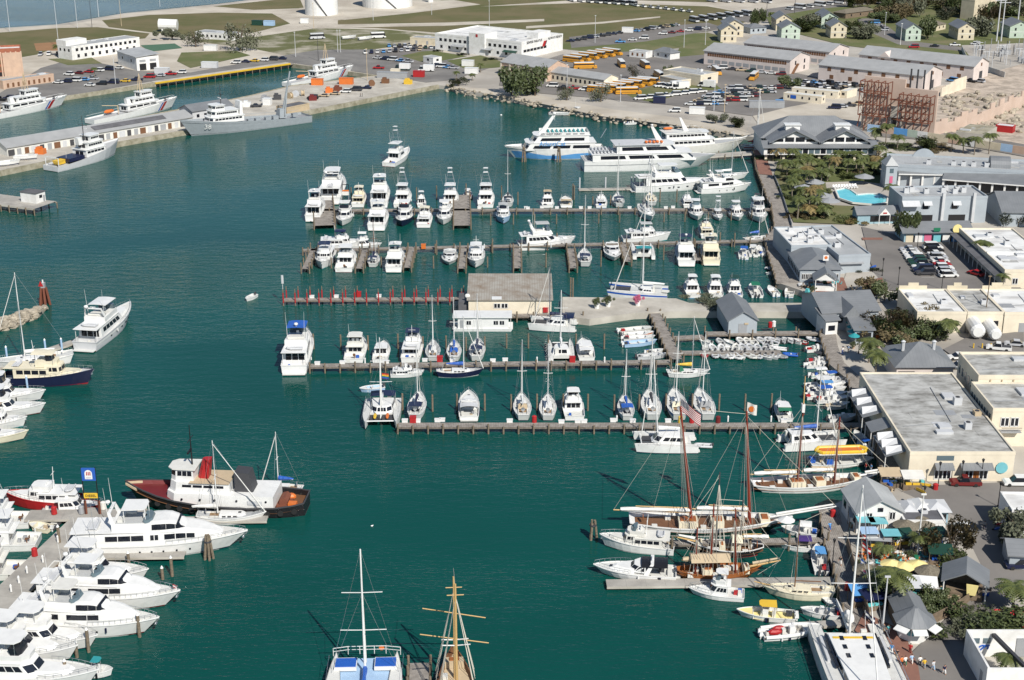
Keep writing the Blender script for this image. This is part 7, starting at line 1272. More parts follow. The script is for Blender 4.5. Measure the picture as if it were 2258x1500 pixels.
q=Bld('yellow_store','low yellow store beside the coast guard station',(904,83),(956,86),3.6,dep=8,wall='wallyellow',rm='paleroof',para=.2);q.win('f',2,1.2,1.8,1.4,name='door',m='grey')
q=Bld('hip_bungalow','small white bungalow with grey hipped roof behind the bus rows',(1442,112),(1478,118),3.2,Dp=(1492,114),wall='wallwhite',roof='hip',rm='metalroof',rise=2);q.win('f',2,1.2,1.2,1.8)
q=Bld('low_block','cream low block with red door left of the bungalow',(1388,112),(1424,116),3.0,dep=6,wall='wallwhite',rm='paleroof',para=.2);q.win('f',3,1.0,1.4,1.6,m='brown');
q=Bld('far_office','white ranch-style office left of the bare trees in the field',(430,70),(512,76),3.4,dep=9,wall='wallwhite',rm='paleroof',para=.1);q.win('f',8,1.2,1.2,1.8)
HS='pastel houses of the housing estate'
for x0,x1,y,dep,m,lb in((1712,1746,42,15,'wallyellow','pale yellow house, far one of the left pair'),(1724,1765,62,14,'wallgreen','mint green house in front of the left pale yellow one'),(1812,1848,38,18,'wallgreen','mint green house with long grey roof, farther one in the middle pair'),(1833,1868,58,13,'wallyellow','yellow house with four small windows in the middle pair'),(1998,2032,64,20,'wallgreen','mint green house with dark shaded flank beside the lane'),(2114,2150,62,17,'wallyellow','yellow house with porch beside the substation'),(2228,2275,58,16,'wallgreen','mint green house behind the power pylons at the right edge'),(1590,1625,66,12,'wallyellow','yellow house with a small front porch left of the pink barracks'),(1600,1640,55,16,'wallyellow','far grey-roofed house behind the yellow porch house')):
 q=Bld('estate_house',lb,(x0,y),(x1,y),6.4,dep=dep,wall=m,roof='gable_v',rm='metalroofy',rise=2.6,over=.6,cat='house',group=HS);q.win('f',2,.9,1.4,4.8);q.win('f',2,.9,1.4,1.8);q.win('f',1,.7,.7,7.0,.42,.58);q.win('l',5,.9,1.3,4.6);q.box('gable_line','white',0,q.W,-.08,-.01,3.2,3.4)
for A,Bq,m,rf,lb in(((1865,30),(1930,22),'woodwall','thatch','dark open pavilion with brown roof among the palms'),((2058,58),(2086,52),'wallyellow','thatch','low yellow cottage with brown roof behind the mint house'),((2148,58),(2190,52),'wallgreen','metalroof','low mint bungalow right of the yellow porch house'),((2150,2),(2200,-4),'wallyellow','paleroof','tall cream apartment block among the trees at the top edge'),((1655,62),(1690,60),'bluegrey','metalroof','grey shed behind the yellow porch house'),((2275,6),(2330,4),'wallwhite','metalroof','white house beyond the right edge trees')):
 q=Bld('cottage',lb,A,Bq,3.2 if 'block' not in lb else 11,dep=9,wall=m,roof='hip' if 'block' not in lb else 'flat',rm=rf,rise=1.8,cat='house');q.win('f',3,1.0,1.2,1.8,rows=1 if 'block' not in lb else 3)
for x0,x1,y,lb in((1728,1812,213,'nearer cream site trailer with a blue sign'),(1746,1848,202,'farther cream site trailer behind the first')):
 q=Bld('site_trailer',lb,(x0,y-8),(x1,y+1),3.0,dep=4.2,wall='wallcream',rm='offwhite',para=.1,cat='trailer',group='cream site trailers');q.win('f',5,.7,1.0,1.8);q.win('r',1,1.0,1.0,1.8)
 if y==213:q.win('f',1,2.4,1.4,1.8,.18,.34,m='blue',name='sign_board',thick=.2)
q=Bld('trailer_hut','third cream trailer at the end of the car rows',(1852,200),(1868,202),3.0,dep=9,wall='wallcream',rm='offwhite',para=.1,cat='trailer');q.win('f',1,1.2,1,1.8)
a=P(1893,284,LZ);c=P(2054,303,LZ);d=c-a;Lw=d.length;r=thing('power_station_ruin','tall tan wall of a demolished building braced by a rusty steel frame','ruin',a,math.atan2(d.y,d.x))
mk('wall',B().add([(x,y,z)for y in(2.2,3.4)for x,z in((0,0),(Lw,0),(Lw,16.5),(Lw*.56,16.5),(Lw*.56,19.5),(0,19.5))],[(0,1,2,3,4,5),(11,10,9,8,7,6)]+[(i,(i+1)%6,6+(i+1)%6,6+i)for i in range(6)]),'walltan',r);mk('wall_panel',B().box(Lw*.40,Lw*.56,1.6,2.25,0,9.5),'concrete',r);mk('doorway',B().box(Lw*.44,Lw*.49,1.5,1.7,.2,4.5),'black',r);mk('doorway_lintel',B().box(Lw*.42,Lw*.51,1.4,1.7,4.5,5.2),'brown',r)
def truss(x0,x1,zb,zt,nz):
 for i in range(5):
  x=x0+(x1-x0)*i/4;
  for y in(-3.5,1.2):mk('steel_column',B().cbox(x,y,(zb+zt)/2,.26,.26,zt-zb),'rust',r)
  mk('steel_leg',B().tube((x,-1,zb),(x-.6,-2.2,0),.22,None,4),'rust',r)
 for k in range(nz+1):
  z=zb+(zt-zb)*k/nz
  for y in(-3.5,)if k%2 else(-3.5,1.2):mk('steel_beam',B().box(x0,x1,y-.15,y+.15,z-.15,z+.15),'rust',r)
  for i in range(5):x=x0+(x1-x0)*i/4;mk('steel_cross_beam',B().box(x-.12,x+.12,-3.5,1.2,z-.12,z+.12),'rust',r)
 for i in range(4):
  for k in range(nz):
   xa,xb=x0+(x1-x0)*i/4,x0+(x1-x0)*(i+1)/4;z0,z1=zb+(zt-zb)*k/nz,zb+(zt-zb)*(k+1)/nz
   (i+k)%2 and mk('steel_brace',B().tube((xa,-3.5,z0),(xb,-3.5,z1),.09,None,4),'rust',r);mk('steel_brace',B().tube((xa,1.2,z0),(xa,-3.5,z1),.08,None,4),'rust',r)
truss(Lw*.02,Lw*.40,6,18.5,3);truss(Lw*.56,Lw*.98,5.5,15,3)
mk('steel_beam',B().box(Lw*.4,Lw*.56,-.3,.3,12,12.5),'rust',r)
for i in range(4):mk('steel_column',B().cbox(Lw*(.58+.09*i),6,17,.5,.5,12),'charcoal',r)
mk('steel_beam',B().box(Lw*.57,Lw*.87,5.7,6.3,13,13.5),'rust',r)
def wall_run(label,pts,h,m,th=.4,name='wall',cat='wall',jag=0):
 p0=PL(*pts[0]);r=thing(name,label,cat,p0)
 for a,c in zip(pts,pts[1:]):
  A,E=PL(*a)-p0,PL(*c)-p0;n=max(1,int((E-A).length/4));dd=(E-A);nn=Vector((-dd.y,dd.x,0)).normalized()*th/2
  for i in range(n):
   q0,q1=A+dd*(i/n),A+dd*((i+1)/n);hh=h+(rng.uniform(-jag,jag)if jag else 0)
   q=[q0-nn,q1-nn,q1+nn,q0+nn];mk('wall_panel',B().loft([[(v.x,v.y,0)for v in q],[(v.x,v.y,hh)for v in q]]),m if isinstance(m,str)else rng.choice(m),r)
 return r
wall_run('broken pink wall of the demolition site running to the right edge',[(2056,300),(2130,284),(2190,262),(2258,236),(2330,210)],5.5,'walltan',.6,jag=1.6);wall_run('ragged pale wall stub at the far side of the demolition site',[(2074,214),(2128,196)],4.5,'wallcream',.5,jag=1.0)
wall_run('painted mural hoarding of many coloured panels along the street',[(1912,290),(2000,302),(2090,316),(2180,330),(2258,342),(2340,356)],2.8,['lightgrey','lightgrey','white','white','palesky','wallyellow','wallgreen','lightgrey','wallpeach','palesky','skyblue'],.25,'mural_hoarding','hoarding')
wall_run('pale vertical board fence around the substation',[(2120,112),(2130,135),(2180,160),(2215,172)],2.6,'fencepale',.15,'board_fence','fence')
q=Bld('concrete_block','stained concrete bunker with flat top on the demolition site',(2108,290),(2170,297),4.6,Dp=(2200,280),wall='concrete',rm='seawall',para=0);q=Bld('site_canopy','red and white canvas stall on the demolition site',(2196,276),(2234,280),2.6,dep=4,wall='red',rm='white',para=.1,cat='stall')
rb=thing('rubble_heap','pale rubble heaps of the demolished building behind the mural hoarding','rubble',PL(2170,250));c0=PL(2170,250)
for i in range(240):
 p=PL(rng.uniform(2080,2290),rng.uniform(205,295))-c0;p.z=rng.uniform(-.3,.9);rock(rb,p,rng.uniform(.5,1.6))
r=thing('substation','electrical substation full of grey steel poles and insulators','substation',PL(2200,130));c0=PL(2200,130)
for i in range(70):
 p=PL(rng.uniform(2140,2300),rng.uniform(108,150))-c0;hh=rng.uniform(2.5,7);mk('steel_pole',B().tube((p.x,p.y,0),(p.x,p.y,hh),.18,None,5),rng.choice(('lightgrey','silver','grey','charcoal')),r)
 if i%3==0:mk('cross_bar',B().cbox(p.x,p.y,hh*.9,3.4,.25,.25),'lightgrey',r)
 if i%6==0:mk('transformer',B().cbox(p.x+1,p.y,1.2,2,1.6,2.4),'grey',r)
for x,y,hh,lb in((2197,92,22,'tall grey double power pylon at the substation, left pole'),(2207,92,21,'tall grey double power pylon at the substation, right pole'),(2243,60,24,'pale power pole behind the substation at the right edge')):
 o=mk('power_pole',B().tube((0,0,0),(0,0,hh),.4,.25,7),'lightgrey',loc=PL(x,y),label=lb,cat='power pole');mk('cross_arm',B().cbox(0,0,hh-1,6,.3,.3),'lightgrey',o)
r=thing('water_tank','white horizontal tank on legs beside the far office','tank',PL(372,70));mk('shell',B().tube((-5,0,4),(5,0,3.6),3.0,None,14),'white',r);mk('leg',B().cbox(-3,0,1,.8,4,2),'white',r);mk('leg',B().cbox(3,0,1,.8,4,2),'white',r)
for x,y,m,w,lb in((568,56,'darkgreen',6,'dark green container in the dry field'),(594,57,'palesky',6,'pale container with orange end in the dry field'),(672,52,'white',4.5,'white tanker box in the dry field'),(465,112,'white',6.5,'white block hut on the lawn by the bare trees'),(463,150,'lightgrey',7.5,'grey market tent on the basin quay'),(358,163,'lightgrey',6.5,'white box trailer on the basin quay'),(590,232,'white',3.2,'white equipment box on the mole beside the ship'),(1384,72,'white',6.0,'white container at the edge of the far car park'),(1032,146,'white',5.5,'white sign board with red mark on the station lawn'),(1040,163,'white',6,'white gate sign at the mole entrance'),(1537,252,'white',6,'white container by the shore track'),(1454,228,'navy',5,'navy container by the shore track'),(1690,238,'grey',14,'long grey container row at the building site'),(1718,236,'skyblue',3,'blue container at the building site'),(866,173,'grey',14,'grey ridge tent on the mole'),(924,170,'red',5,'red shed at the mole entrance'),(872,166,'wallcream',4,'cream hut on the mole'),(700,188,'orange',5,'orange container on the mole'),(764,186,'orange',6,'stack of orange crates on the mole')):
 r=thing('container',lb,'container',PL(x,y),R(rng.uniform(-14,-4)));mk('body',B().box(-w/2,w/2,-1.3,1.3,.15,2.7),m,r);mk('roof',B().box(-w/2-.1,w/2+.1,-1.4,1.4,2.7,2.85),'white' if m in('white','lightgrey')else m,r);mk('door',B().box(-w/2-.04,-w/2,-1,1,.3,2.5),'grey',r)
 # ================================================================== VEHICLES
WH=B().tube((0,-.11,0),(0,.11,0),.34,None,10).mesh('wheel');WH.materials.append(MATS['tire'])
def make_vehicle(kind):
 L,w,hb,h={'sedan':(4.6,1.75,.85,1.42),'suv':(4.8,1.85,1.0,1.78),'van':(5.3,1.95,1.05,2.0),'pickup':(5.3,1.85,1.0,1.75),'bus':(11,2.45,1.5,3.0),'camper':(8.0,2.4,1.2,3.1),'truck':(7.5,2.3,1.1,3.0)}[kind]
 r=thing({'bus':'school_bus','camper':'motor_home','truck':'box_truck','pickup':'pickup_truck','van':'van','suv':'suv'}.get(kind,'car'),'x',kind if kind!='sedan' else 'car');f,k,y=L/2,-L/2,w/2
 q=[(k,.35),(k,hb*.9),(k+.1,hb),(f-.35,hb*.92),(f,hb*.72),(f,.35)]
 mk('body',B().loft([[(x,-y,z)for x,z in q],[(x,-y*.97,z)for x,z in q],[(x,y*.97,z)for x,z in q],[(x,y,z)for x,z in q]]),'white',r)
 if kind=='bus':x0,x1,ra,rf=k+.1,f-1.1,.1,.3
 elif kind=='camper':x0,x1,ra,rf=k+.05,f-.3,.05,.5
 elif kind=='truck':x0,x1,ra,rf=f-2.4,f-.5,.05,.4
 elif kind=='pickup':x0,x1,ra,rf=-.5,1.35,.15,.7
 elif kind=='sedan':x0,x1,ra,rf=k+.75,f-1.15,.65,.75
 else:x0,x1,ra,rf=k+.15,f-(1.25 if kind=='suv' else .9),.3,.7
 lo=[(x0,-y*.95,hb*.97),(x1,-y*.95,hb*.95),(x1,y*.95,hb*.95),(x0,y*.95,hb*.97)];t=h if kind!='truck' else 2.3;hi=[(x0+ra,-y*.82,t-.06),(x1-rf,-y*.82,t-.06),(x1-rf,y*.82,t-.06),(x0+ra,y*.82,t-.06)]
 if kind in('bus','camper'):hi=[(a,b_*1.14,c)for a,b_,c in hi]
 mk('window',B().frus(lo,hi),'glass',r)
 mk('roof',B().prism([(a[0]+(.06 if i in(0,3)else-.06)*0,a[1])for i,a in enumerate(hi)],t-.08,t+(.12 if kind=='bus' else .02)),'white',r)
 if kind in('camper','bus'):b=B();mk('side_panel',B().box(x0+.1,x1-(.9 if kind=='camper' else .3),-y*.985,y*.985,hb*.9,hb+(.42 if kind=='bus' else .35)).box(x0+.1,x1-.6,-y*.975,y*.975,t-.5,t-.05),'white',r)
 if kind=='bus':mk('side_stripe',B().box(k+.1,f-.2,-y-.02,y+.02,.95,1.1),'black',r);mk('bonnet',B().frus([(f-1.2,-y*.9,.5),(f+.1,-y*.8,.5),(f+.1,y*.8,.5),(f-1.2,y*.9,.5)],[(f-1.2,-y*.85,1.75),(f,-y*.7,1.5),(f,y*.7,1.5),(f-1.2,y*.85,1.75)]),'bus',r)
 if kind=='truck':mk('cargo_box',B().box(k,f-2.5,-y*1.02,y*1.02,.7,3.1),'white',r)
 if kind=='pickup':mk('load_bed',B().box(k+.12,-.6,-y*.82,y*.82,hb*.9,hb+.03),'charcoal',r)
 for sx in(f-L*.18,k+L*.2):
  for sy in(-1,1):o=mk('wheel',WH,'tire',r,loc=(sx,sy*(y-.08),.36));o.scale=(1.35,1.2,1.35)if L>7 else(1,1,1)
 for sy in(-.7,.7):mk('headlight',B().box(f-.03,f+.03,sy*y-.18,sy*y+.18,hb*.55,hb*.7),'chrome',r)
 return r
VP={}
def vehicle(kind,label,p,rz,col='white',group=None):
 rec={'body':col,'roof':'white' if kind=='bus' else col,'side_panel':col}
 if kind not in VP:o=VP[kind]=make_vehicle(kind);o.location=p;o.rotation_euler=(0,0,rz);o['label']=label;(group and o.__setitem__('group',group));[setattr(c.material_slots[0],'link','OBJECT')or setattr(c.material_slots[0],'material',MATS[rec[c.name.split('.')[0]]])for c in o.children if c.name.split('.')[0]in rec];return o
 return copy_tree(VP[kind],p,rz,label=label,group=group,recol=rec)
CN={'white':'white','silver':'silver','black':'black','charcoal':'dark grey','navy':'navy','red':'red','darkred':'maroon','darkgreen':'dark green','skyblue':'blue','tan':'tan','bus':'yellow','offwhite':'off-white','yellow':'yellow','teal':'teal','lightgrey':'light grey','green':'green'}
MIX=['white','silver','charcoal','white','navy','black','tan','darkred','white','silver','darkgreen','red','skyblue','white','lightgrey']
KM=['sedan','suv','sedan','pickup','van','sedan','suv']
KN={'sedan':'car','suv':'SUV','pickup':'pickup','van':'van','bus':'school bus','camper':'motor home','truck':'box truck'}
def row(where,a,b_,n,hdg,kinds=None,cols=None,jit=3.0,z=LZ+.2):
 A,E=P(*a,z),P(*b_,z)
 for i in range(n):
  k=(kinds or KM)[(i*3+n)%len(kinds or KM)]if not(kinds and len(kinds)==n)else kinds[i];c=(cols or MIX)[(i*4+n*3)%len(cols or MIX)]if not(cols and len(cols)==n)else cols[i]
  p=A.lerp(E,i/max(1,n-1));vehicle(k,nth('%s %s'%(CN[c],KN[k]),where)if n>1 else '%s %s %s'%(CN[c],KN[k],where),p,R(hdg+rng.uniform(-jit,jit)),c,where[:60]if n>1 else None)
row('in the left line of the waterfront car park',(2003,553),(2040,606),9,178,['sedan','sedan','sedan','suv','suv','suv','sedan','van','suv'],['silver','white','white','white','darkgreen','darkgreen','white','navy','charcoal'])
row('in the right line of the waterfront car park',(2056,549),(2091,611),9,2,['van','suv','sedan','suv','sedan','sedan','suv','suv','suv'],['white','black','white','silver','white','red','white','silver','white'])
row('driving alone across the waterfront car park',(2152,607),(2152,607),1,125,['sedan'],['red'])
row('parked in front of the cream warehouse',(2128,1070),(2128,1070),1,178,['pickup'],['darkred']);row('at the right edge beside the cream warehouse',(2242,1070),(2242,1070),1,176,['suv'],['white']);row('parked by the bare tree of the cafe',(2124,1176),(2124,1176),1,95,['pickup'],['white']);row('half out of the picture on the harbour street',(2250,1252),(2250,1252),1,178,['suv'],['navy'])
row('beside the white gas tanks',(2202,772),(2238,763),2,165,['pickup','sedan'],['white','silver']);row('between the hipped roof and the store block',(2112,792),(2114,812),2,185,['sedan','sedan'],['white','silver'])
row('in the back row of the coast guard car park',(858,103),(950,107),9,100);row('in the middle row of the coast guard car park',(806,118),(925,111),10,95);row('in the front row of the coast guard car park',(832,130),(900,138),5,150);row('along the coast guard lawn',(948,146),(1000,152),5,165)
row('on the road by the mole entrance',(835,152),(940,157),3,172,['pickup','truck','truck'],['red','darkgreen','white'])
row('on the shore lot below the depot office',(1218,192),(1288,200),4,170,None,['white','charcoal','red','white']);row('behind the flat service building',(1455,192),(1500,196),4,200,['van','van','truck','truck'],['white']*4);row('beside the depot fence',(1412,220),(1545,204),8,190,['van','pickup','van','suv'],['white','white','silver','white'])
row('parked beside the shore track',(1488,247),(1488,247),1,176,['suv'],['white']);row('with white box among the parked vans',(1558,192),(1558,192),1,150,['truck'],['white'])
for y,x0,x1,n,w_ in((232,1522,1590,5,'nearest'),(224,1540,1635,7,'second'),(215,1560,1665,8,'third'),(206,1585,1700,9,'fourth'),(197,1610,1715,8,'farthest')):row('in the %s row of the big car yard'%w_,(x0,y),(x1,y-1),n,170)
row('in the near row beside the trailers',(1748,189),(1900,201),9,100);row('in the far row below the pink warehouse',(1740,180),(1900,191),10,120);row('along the front of the nearer pink barracks',(1572,150),(1722,166),8,170);row('at the gable of the farther pink warehouse',(2100,180),(2160,182),4,130)
row('beside the rusty frame',(1840,240),(1890,232),4,170,None,['navy','silver','charcoal','tan']);row('along the hedge of the far car park',(1258,92),(1365,74),9,175,None,['navy','black','charcoal','navy','silver','black','charcoal','navy','black']);row('at the back of the far car park',(1402,70),(1490,57),9,150);row('at the right of the far car park',(1462,76),(1556,64),6,170);row('in the middle of the far car park',(1368,94),(1420,86),3,175,['pickup','sedan','van'],['skyblue','white','white'])
row('in the far left camping row',(1262,3),(1395,12),8,118,['camper'],['white','offwhite','lightgrey','white']);row('in the middle camping row',(1402,14),(1520,27),8,118,['camper','camper','pickup'],['white','offwhite','white','lightgrey']);row('in the right camping row',(1530,48),(1645,34),7,118,['camper'],['white','lightgrey','offwhite','white']);row('parked alone in the scrub field',(700,86),(834,84),2,20,['camper','camper'],['lightgrey','white'])
row('on the far right camping road',(1570,4),(1690,6),5,125,['camper'],['white','lightgrey']);row('on the far lane by the palms',(1740,22),(1850,8),6,130,['van','camper'],['white','lightgrey']);row('on the estate lane',(1930,52),(1950,68),4,170);row('on the lane above the pink warehouse',(2015,106),(2150,99),4,175,None,['red','black','white','silver'])
row('beside the white station building',(90,122),(128,120),3,100);row('in the quay car park, back row',(152,166),(262,152),6,160);row('in the quay car park, front row',(128,184),(205,176),5,170);row('along the quay edge',(198,190),(302,178),5,175,None,['white','black','navy','yellow','navy']);row('on the quay near the grey tent',(330,172),(400,162),4,175,None,['red','silver','red','white']);row('parked along the yellow-edged pier',(520,140),(622,131),6,170,None,['white','navy','yellow','white','charcoal','navy']);row('at the left edge of the quay',(0,222),(40,216),3,170,None,['black','navy','charcoal'])
row('on the mole beside the crates',(690,218),(808,196),6,175,None,['black','tan','tan','white','charcoal','navy']);row('on the mole beside the long warehouse',(130,318),(165,311),2,10,None,['darkred','charcoal']);row('behind the naval ship on the mole',(520,244),(565,236),2,8,['pickup','sedan'],['white','charcoal'])
for i,(x,y)in enumerate(((1252,138),(1268,134),(1286,130),(1304,127),(1322,124),(1338,121))):vehicle('bus',nth('yellow school bus','in the group beside the bus garage'),PL(x+12,y),R(-38),'bus','school buses by the garage')
for i,(x,y)in enumerate(((1322,205),(1340,202),(1358,199),(1376,195),(1394,192),(1412,188),(1430,186))):vehicle('bus',nth('yellow school bus','in the group beside the depot office'),PL(x,y),R(-30),'bus','school buses by the depot')
for x,y,a,lb in((1385,208,6,'yellow school bus side-on in front of the second group'),(1370,147,275,'yellow school bus facing the camera, left of two on the open yard'),(1422,149,280,'yellow school bus facing the camera, right of two on the open yard'),(1580,163,275,'yellow school bus half hidden by the flat service building'),(1662,175,250,'yellow school bus driving out past the pink barracks'),(1290,152,8,'yellow school bus side-on by the garage gable'),(1452,172,100,'orange school bus at the left wall of the flat service building')):vehicle('bus',lb,PL(x,y),R(a),'bus',None)
# ================================================================== PLANTS
def palm_meshes(sd,dry=False):
 r=random.Random(sd);b=B();n=22
 for i in range(n):
  a=2*math.pi*i/n+r.uniform(-.2,.2);up=r.uniform(-.2,1.0);L=r.uniform(2.0,2.8);pts=[]
  for k in range(6):t=k/5;pts.append(Vector((math.cos(a)*L*t,math.sin(a)*L*t,up*t*1.5-1.7*t*t)))
  sdv=Vector((-math.sin(a),math.cos(a),0))
  for k in range(5):
   for s_ in(1,-1):
    for q in(0,.5):p=pts[k].lerp(pts[k+1],q);w=1.0*math.sin(math.pi*min(.95,(k+q+.6)/5.6));b.add([p,p+(pts[k+1]-pts[k])*.6,p+sdv*s_*w+(pts[k+1]-pts[k])*.5+Vector((0,0,-.35*w))],[(0,1,2)])
 return b.mesh('crown')
PC=[palm_meshes(i)for i in range(4)];[m.materials.append(MATS['palmleaf'])for m in PC]
PT=B();pp=[(0,0,0),(.12,.03,.35),(.16,0,.7),(.1,-.02,1.0)];[PT.tube(a,c,.17-.03*i,.14-.03*i,7)for i,(a,c)in enumerate(zip(pp,pp[1:]))]
PTM=B().loft([[(pp[k][0]+rr*math.cos(j*1.05),pp[k][1]+rr*math.sin(j*1.05),pp[k][2])for j in range(6)]for k,rr in enumerate((.20,.15,.13,.12))]).mesh('trunk');PTM.materials.append(MATS['palmbark'])
def palm(label,px,py,h,s=1.0,m='palmleaf',group='palm trees'):
 r=thing('palm_tree',label,'palm tree',PL(px,py),rng.uniform(0,6.3),group);t=mk('trunk',PTM,'palmbark',r);t.scale=(1.2,1.2,h);c=mk('crown',PC[rng.randrange(4)],m,r,loc=(.12,-.02,h),kind='stuff');c.scale=(s,s,s*rng.uniform(.85,1.15));return r
def crown_mesh(sd,n,sparse=0.0,leaf=.34):
 r=random.Random(sd);b=B();lobes=[(Vector((r.gauss(0,.42),r.gauss(0,.42),r.uniform(.25,.95))),r.uniform(.28,.5))for _ in range(9)]
 for i in range(n):
  c,rr=lobes[r.randrange(9)];d=Vector((r.gauss(0,1),r.gauss(0,1),r.gauss(0,.8))).normalized()*rr*(r.random()**.4);p=c+d
  u=Vector((r.gauss(0,1),r.gauss(0,1),r.gauss(0,1))).normalized();v=u.orthogonal().normalized();l=leaf*r.uniform(.12,.3);b.add([p-u*l,p+v*l*.6,p+u*l,p-v*l*.6],[(0,1,2,3)])
 return b.mesh('crown')
CM=[crown_mesh(i,1900)for i in range(3)]+[crown_mesh(9,800,leaf=.26),crown_mesh(10,2600,leaf=.26)];[m.materials.append(MATS['leaf'])for m in CM]
TRB=B().tube((0,0,0),(0,0,.35),.05,.035,7)
for i in range(7):a=i*.9;q=(math.cos(a)*.28,math.sin(a)*.28,.68+.04*i);TRB.tube((0,0,.22+.02*i),q,.026,.01,5).tube(q,(q[0]*1.7,q[1]*1.7,q[2]+.16),.01,.004,4)
TRM=TRB.mesh('trunk');TRM.materials.append(MATS['bark'])
def tree(label,px,py,h,w,m='leaf',ci=None,group=None,cat='tree',name='broadleaf_tree'):
 r=thing(name,label,cat,PL(px,py),rng.uniform(0,6.3),group);t=mk('trunk',TRM,'bark',r);w*=.6;t.scale=(w,w,h);c=mk('crown',CM[rng.randrange(3)if ci is None else ci],m,r,kind='stuff');c.scale=(w,w,h*.85);return r
def shrub(label,px,py,h,w,m='leaf',group='shrubs'):r=thing('shrub',label,'shrub',PL(px,py),rng.uniform(0,6.3),group);c=mk('foliage',CM[4],m,r,loc=(0,0,-h*.15),kind='stuff');w*=.6;c.scale=(w,w,h*.8);return r
for y,xs in((352,[1700,1712]),(372,range(1724,1960,20)),(384,range(1728,1960,28)),(402,range(1735,1830,22)),(420,range(1742,1822,22)),(440,range(1750,1822,24)),(460,range(1758,1822,22)),(482,range(1760,1830,20))):
 for x in xs:rw={352:'back',372:'second',384:'third',402:'fourth',420:'fifth',440:'sixth',460:'seventh',482:'front'}[y];palm(nth('palm','in the %s line of the pool garden'%rw),x+rng.uniform(-5,5),y+rng.uniform(-4,4),rng.uniform(3.2,6.5),rng.uniform(.85,1.2),rng.choice(('palmleaf','palmleaf','palmleaf','palmdry')))
for x,y,h,lb in((1962,445,5,'palm at the right end of the pool'),(1985,385,5,'palm left of the grey corner turret'),(1935,362,6,'palm behind the pool garden by the street'),(1958,372,5,'palm at the hotel corner'),(1930,315,5,'palm right of the ferry terminal, first of the street palms'),(1953,318,7,'tall palm right of the ferry terminal, second of the street palms'),(1978,330,5,'third of the street palms before the hoarding'),(2097,335,6,'palm before the mural hoarding, left of four'),(2124,338,5,'palm before the mural hoarding, second of four'),(2148,342,6,'palm before the mural hoarding, third of four'),(2180,340,7,'palm before the mural hoarding, right of four'),(2165,575,5,'palm at the veranda of the white-roofed store'),(2085,752,4.5,'palm left of the gas tanks'),(1930,838,6,'big drooping palm at the top of the boardwalk by the warehouse'),(1915,800,5,'palm behind the drooping one by the boardwalk'),(1965,1350,6.5,'big palm in front of the cafe by the promenade'),(1945,1330,5,'palm leaning over the boardwalk fence'),(2230,1350,4.5,'palm on the right street corner by the big bush'),(1945,1240,2.8,'small palm in the cafe garden'),(2020,1230,4,'palm beside the yellow umbrellas'),(2215,1498,3.5,'palm in front of the roofless building'),(1060,160,4,'palm at the mole gate'),(1042,178,3,'short palm at the shore corner'),(1006,178,4,'clump palm by the mole corner'),(208,170,4,'squat palm on the quay lawn'),(130,122,5,'palm by the white station building'),(1862,10,9,'tall palm behind the dark pavilion'),(1700,52,6,'palm left of the pastel houses'),(2210,640,4,'palm beside the store row')):palm(lb,x,y,h,1.2 if h>4.2 else .75)
for x,y,h,w,m,ci,lb in((1128,210,11,13,'leaf',0,'left of two dark casuarina trees on the shore below the garage'),(1180,212,12,14,'leaf',1,'right and larger of two dark casuarina trees on the shore'),(1250,222,6,7,'leafgrey',3,'small thin tree on the shore right of the casuarinas'),(1325,225,8,9,'leafgrey',3,'bare-looking tree on the shore beside the school buses'),(1395,175,7,8,'leafgrey',3,'thin tree in the depot yard'),(1480,170,5,5,'leaf',2,'small tree at the wall of the flat service building'),(1735,195,5,8,'leaf',0,'round tree at the corner of the site trailers'),(530,112,14,17,'leafgrey',3,'large open-crowned bare tree on the station lawn'),(432,104,9,11,'leafgrey',3,'bare tree behind the basin quay'),(380,88,6,9,'leafgrey',2,'thin scrubby tree by the sports court'),(1985,528,8,7,'leaf',1,'tall dark tree at the corner of the colourful shops'),(2092,1225,6.0,6,'leafdry',0,'brown open tree beside the cafe roofs'),(2102,1262,3.2,5,'leaf',2,'dark bush tree behind the bar hut'),(2240,1205,5.5,6.5,'leafgrey',1,'grey-green bushy tree beside the white annex'),(1905,345,5,8,'leafdry',2,'brown street tree behind the pool garden'),(2040,330,5,8,'leaf',1,'street tree before the mural hoarding'),(2245,500,4,6,'leaf',0,'bush by the gabled hall'),(1010,190,3.6,7,'leaf',2,'green bush at the mole corner'),(1578,272,3.4,6,'leafgrey',0,'shore bush left of the flagpole'),(1622,280,4,7,'leaf',1,'larger shore bush near the ferry landing'),(1950,665,4.5,6,'leaf',0,'planted tree above the store parapets'),(1925,650,4,6,'leafdry',1,'brown plaza tree beside the pavilion')):tree(lb,x,y,h,w,m,ci)
for i,(x,y)in enumerate(((1935,745),(1960,735),(1990,722),(2015,735),(2040,725),(2060,745),(2000,755),(1970,760))):tree(nth('dense garden tree','behind the hipped roof'),x,y,rng.uniform(3.5,5.5),rng.uniform(5,7.5),('leaf','leafdry','leaf')[i%3],group='garden trees behind the hipped roof')
FT=sorted([(rng.uniform(1870,2330),rng.uniform(-30,22))for _ in range(74)]+[(rng.uniform(1890,2300),rng.uniform(24,52))for _ in range(22)]+[(1668,60),(1760,70),(1785,62),(1880,78),(1905,88),(1960,40),(2045,88),(2165,80)])
for x,y in FT:tree(nth('estate tree','among the houses at the top right'),x,y,rng.uniform(5,11),rng.uniform(9,17),rng.choice(('leaf','leaf','leafgrey','leafdry')),group='trees of the housing estate')
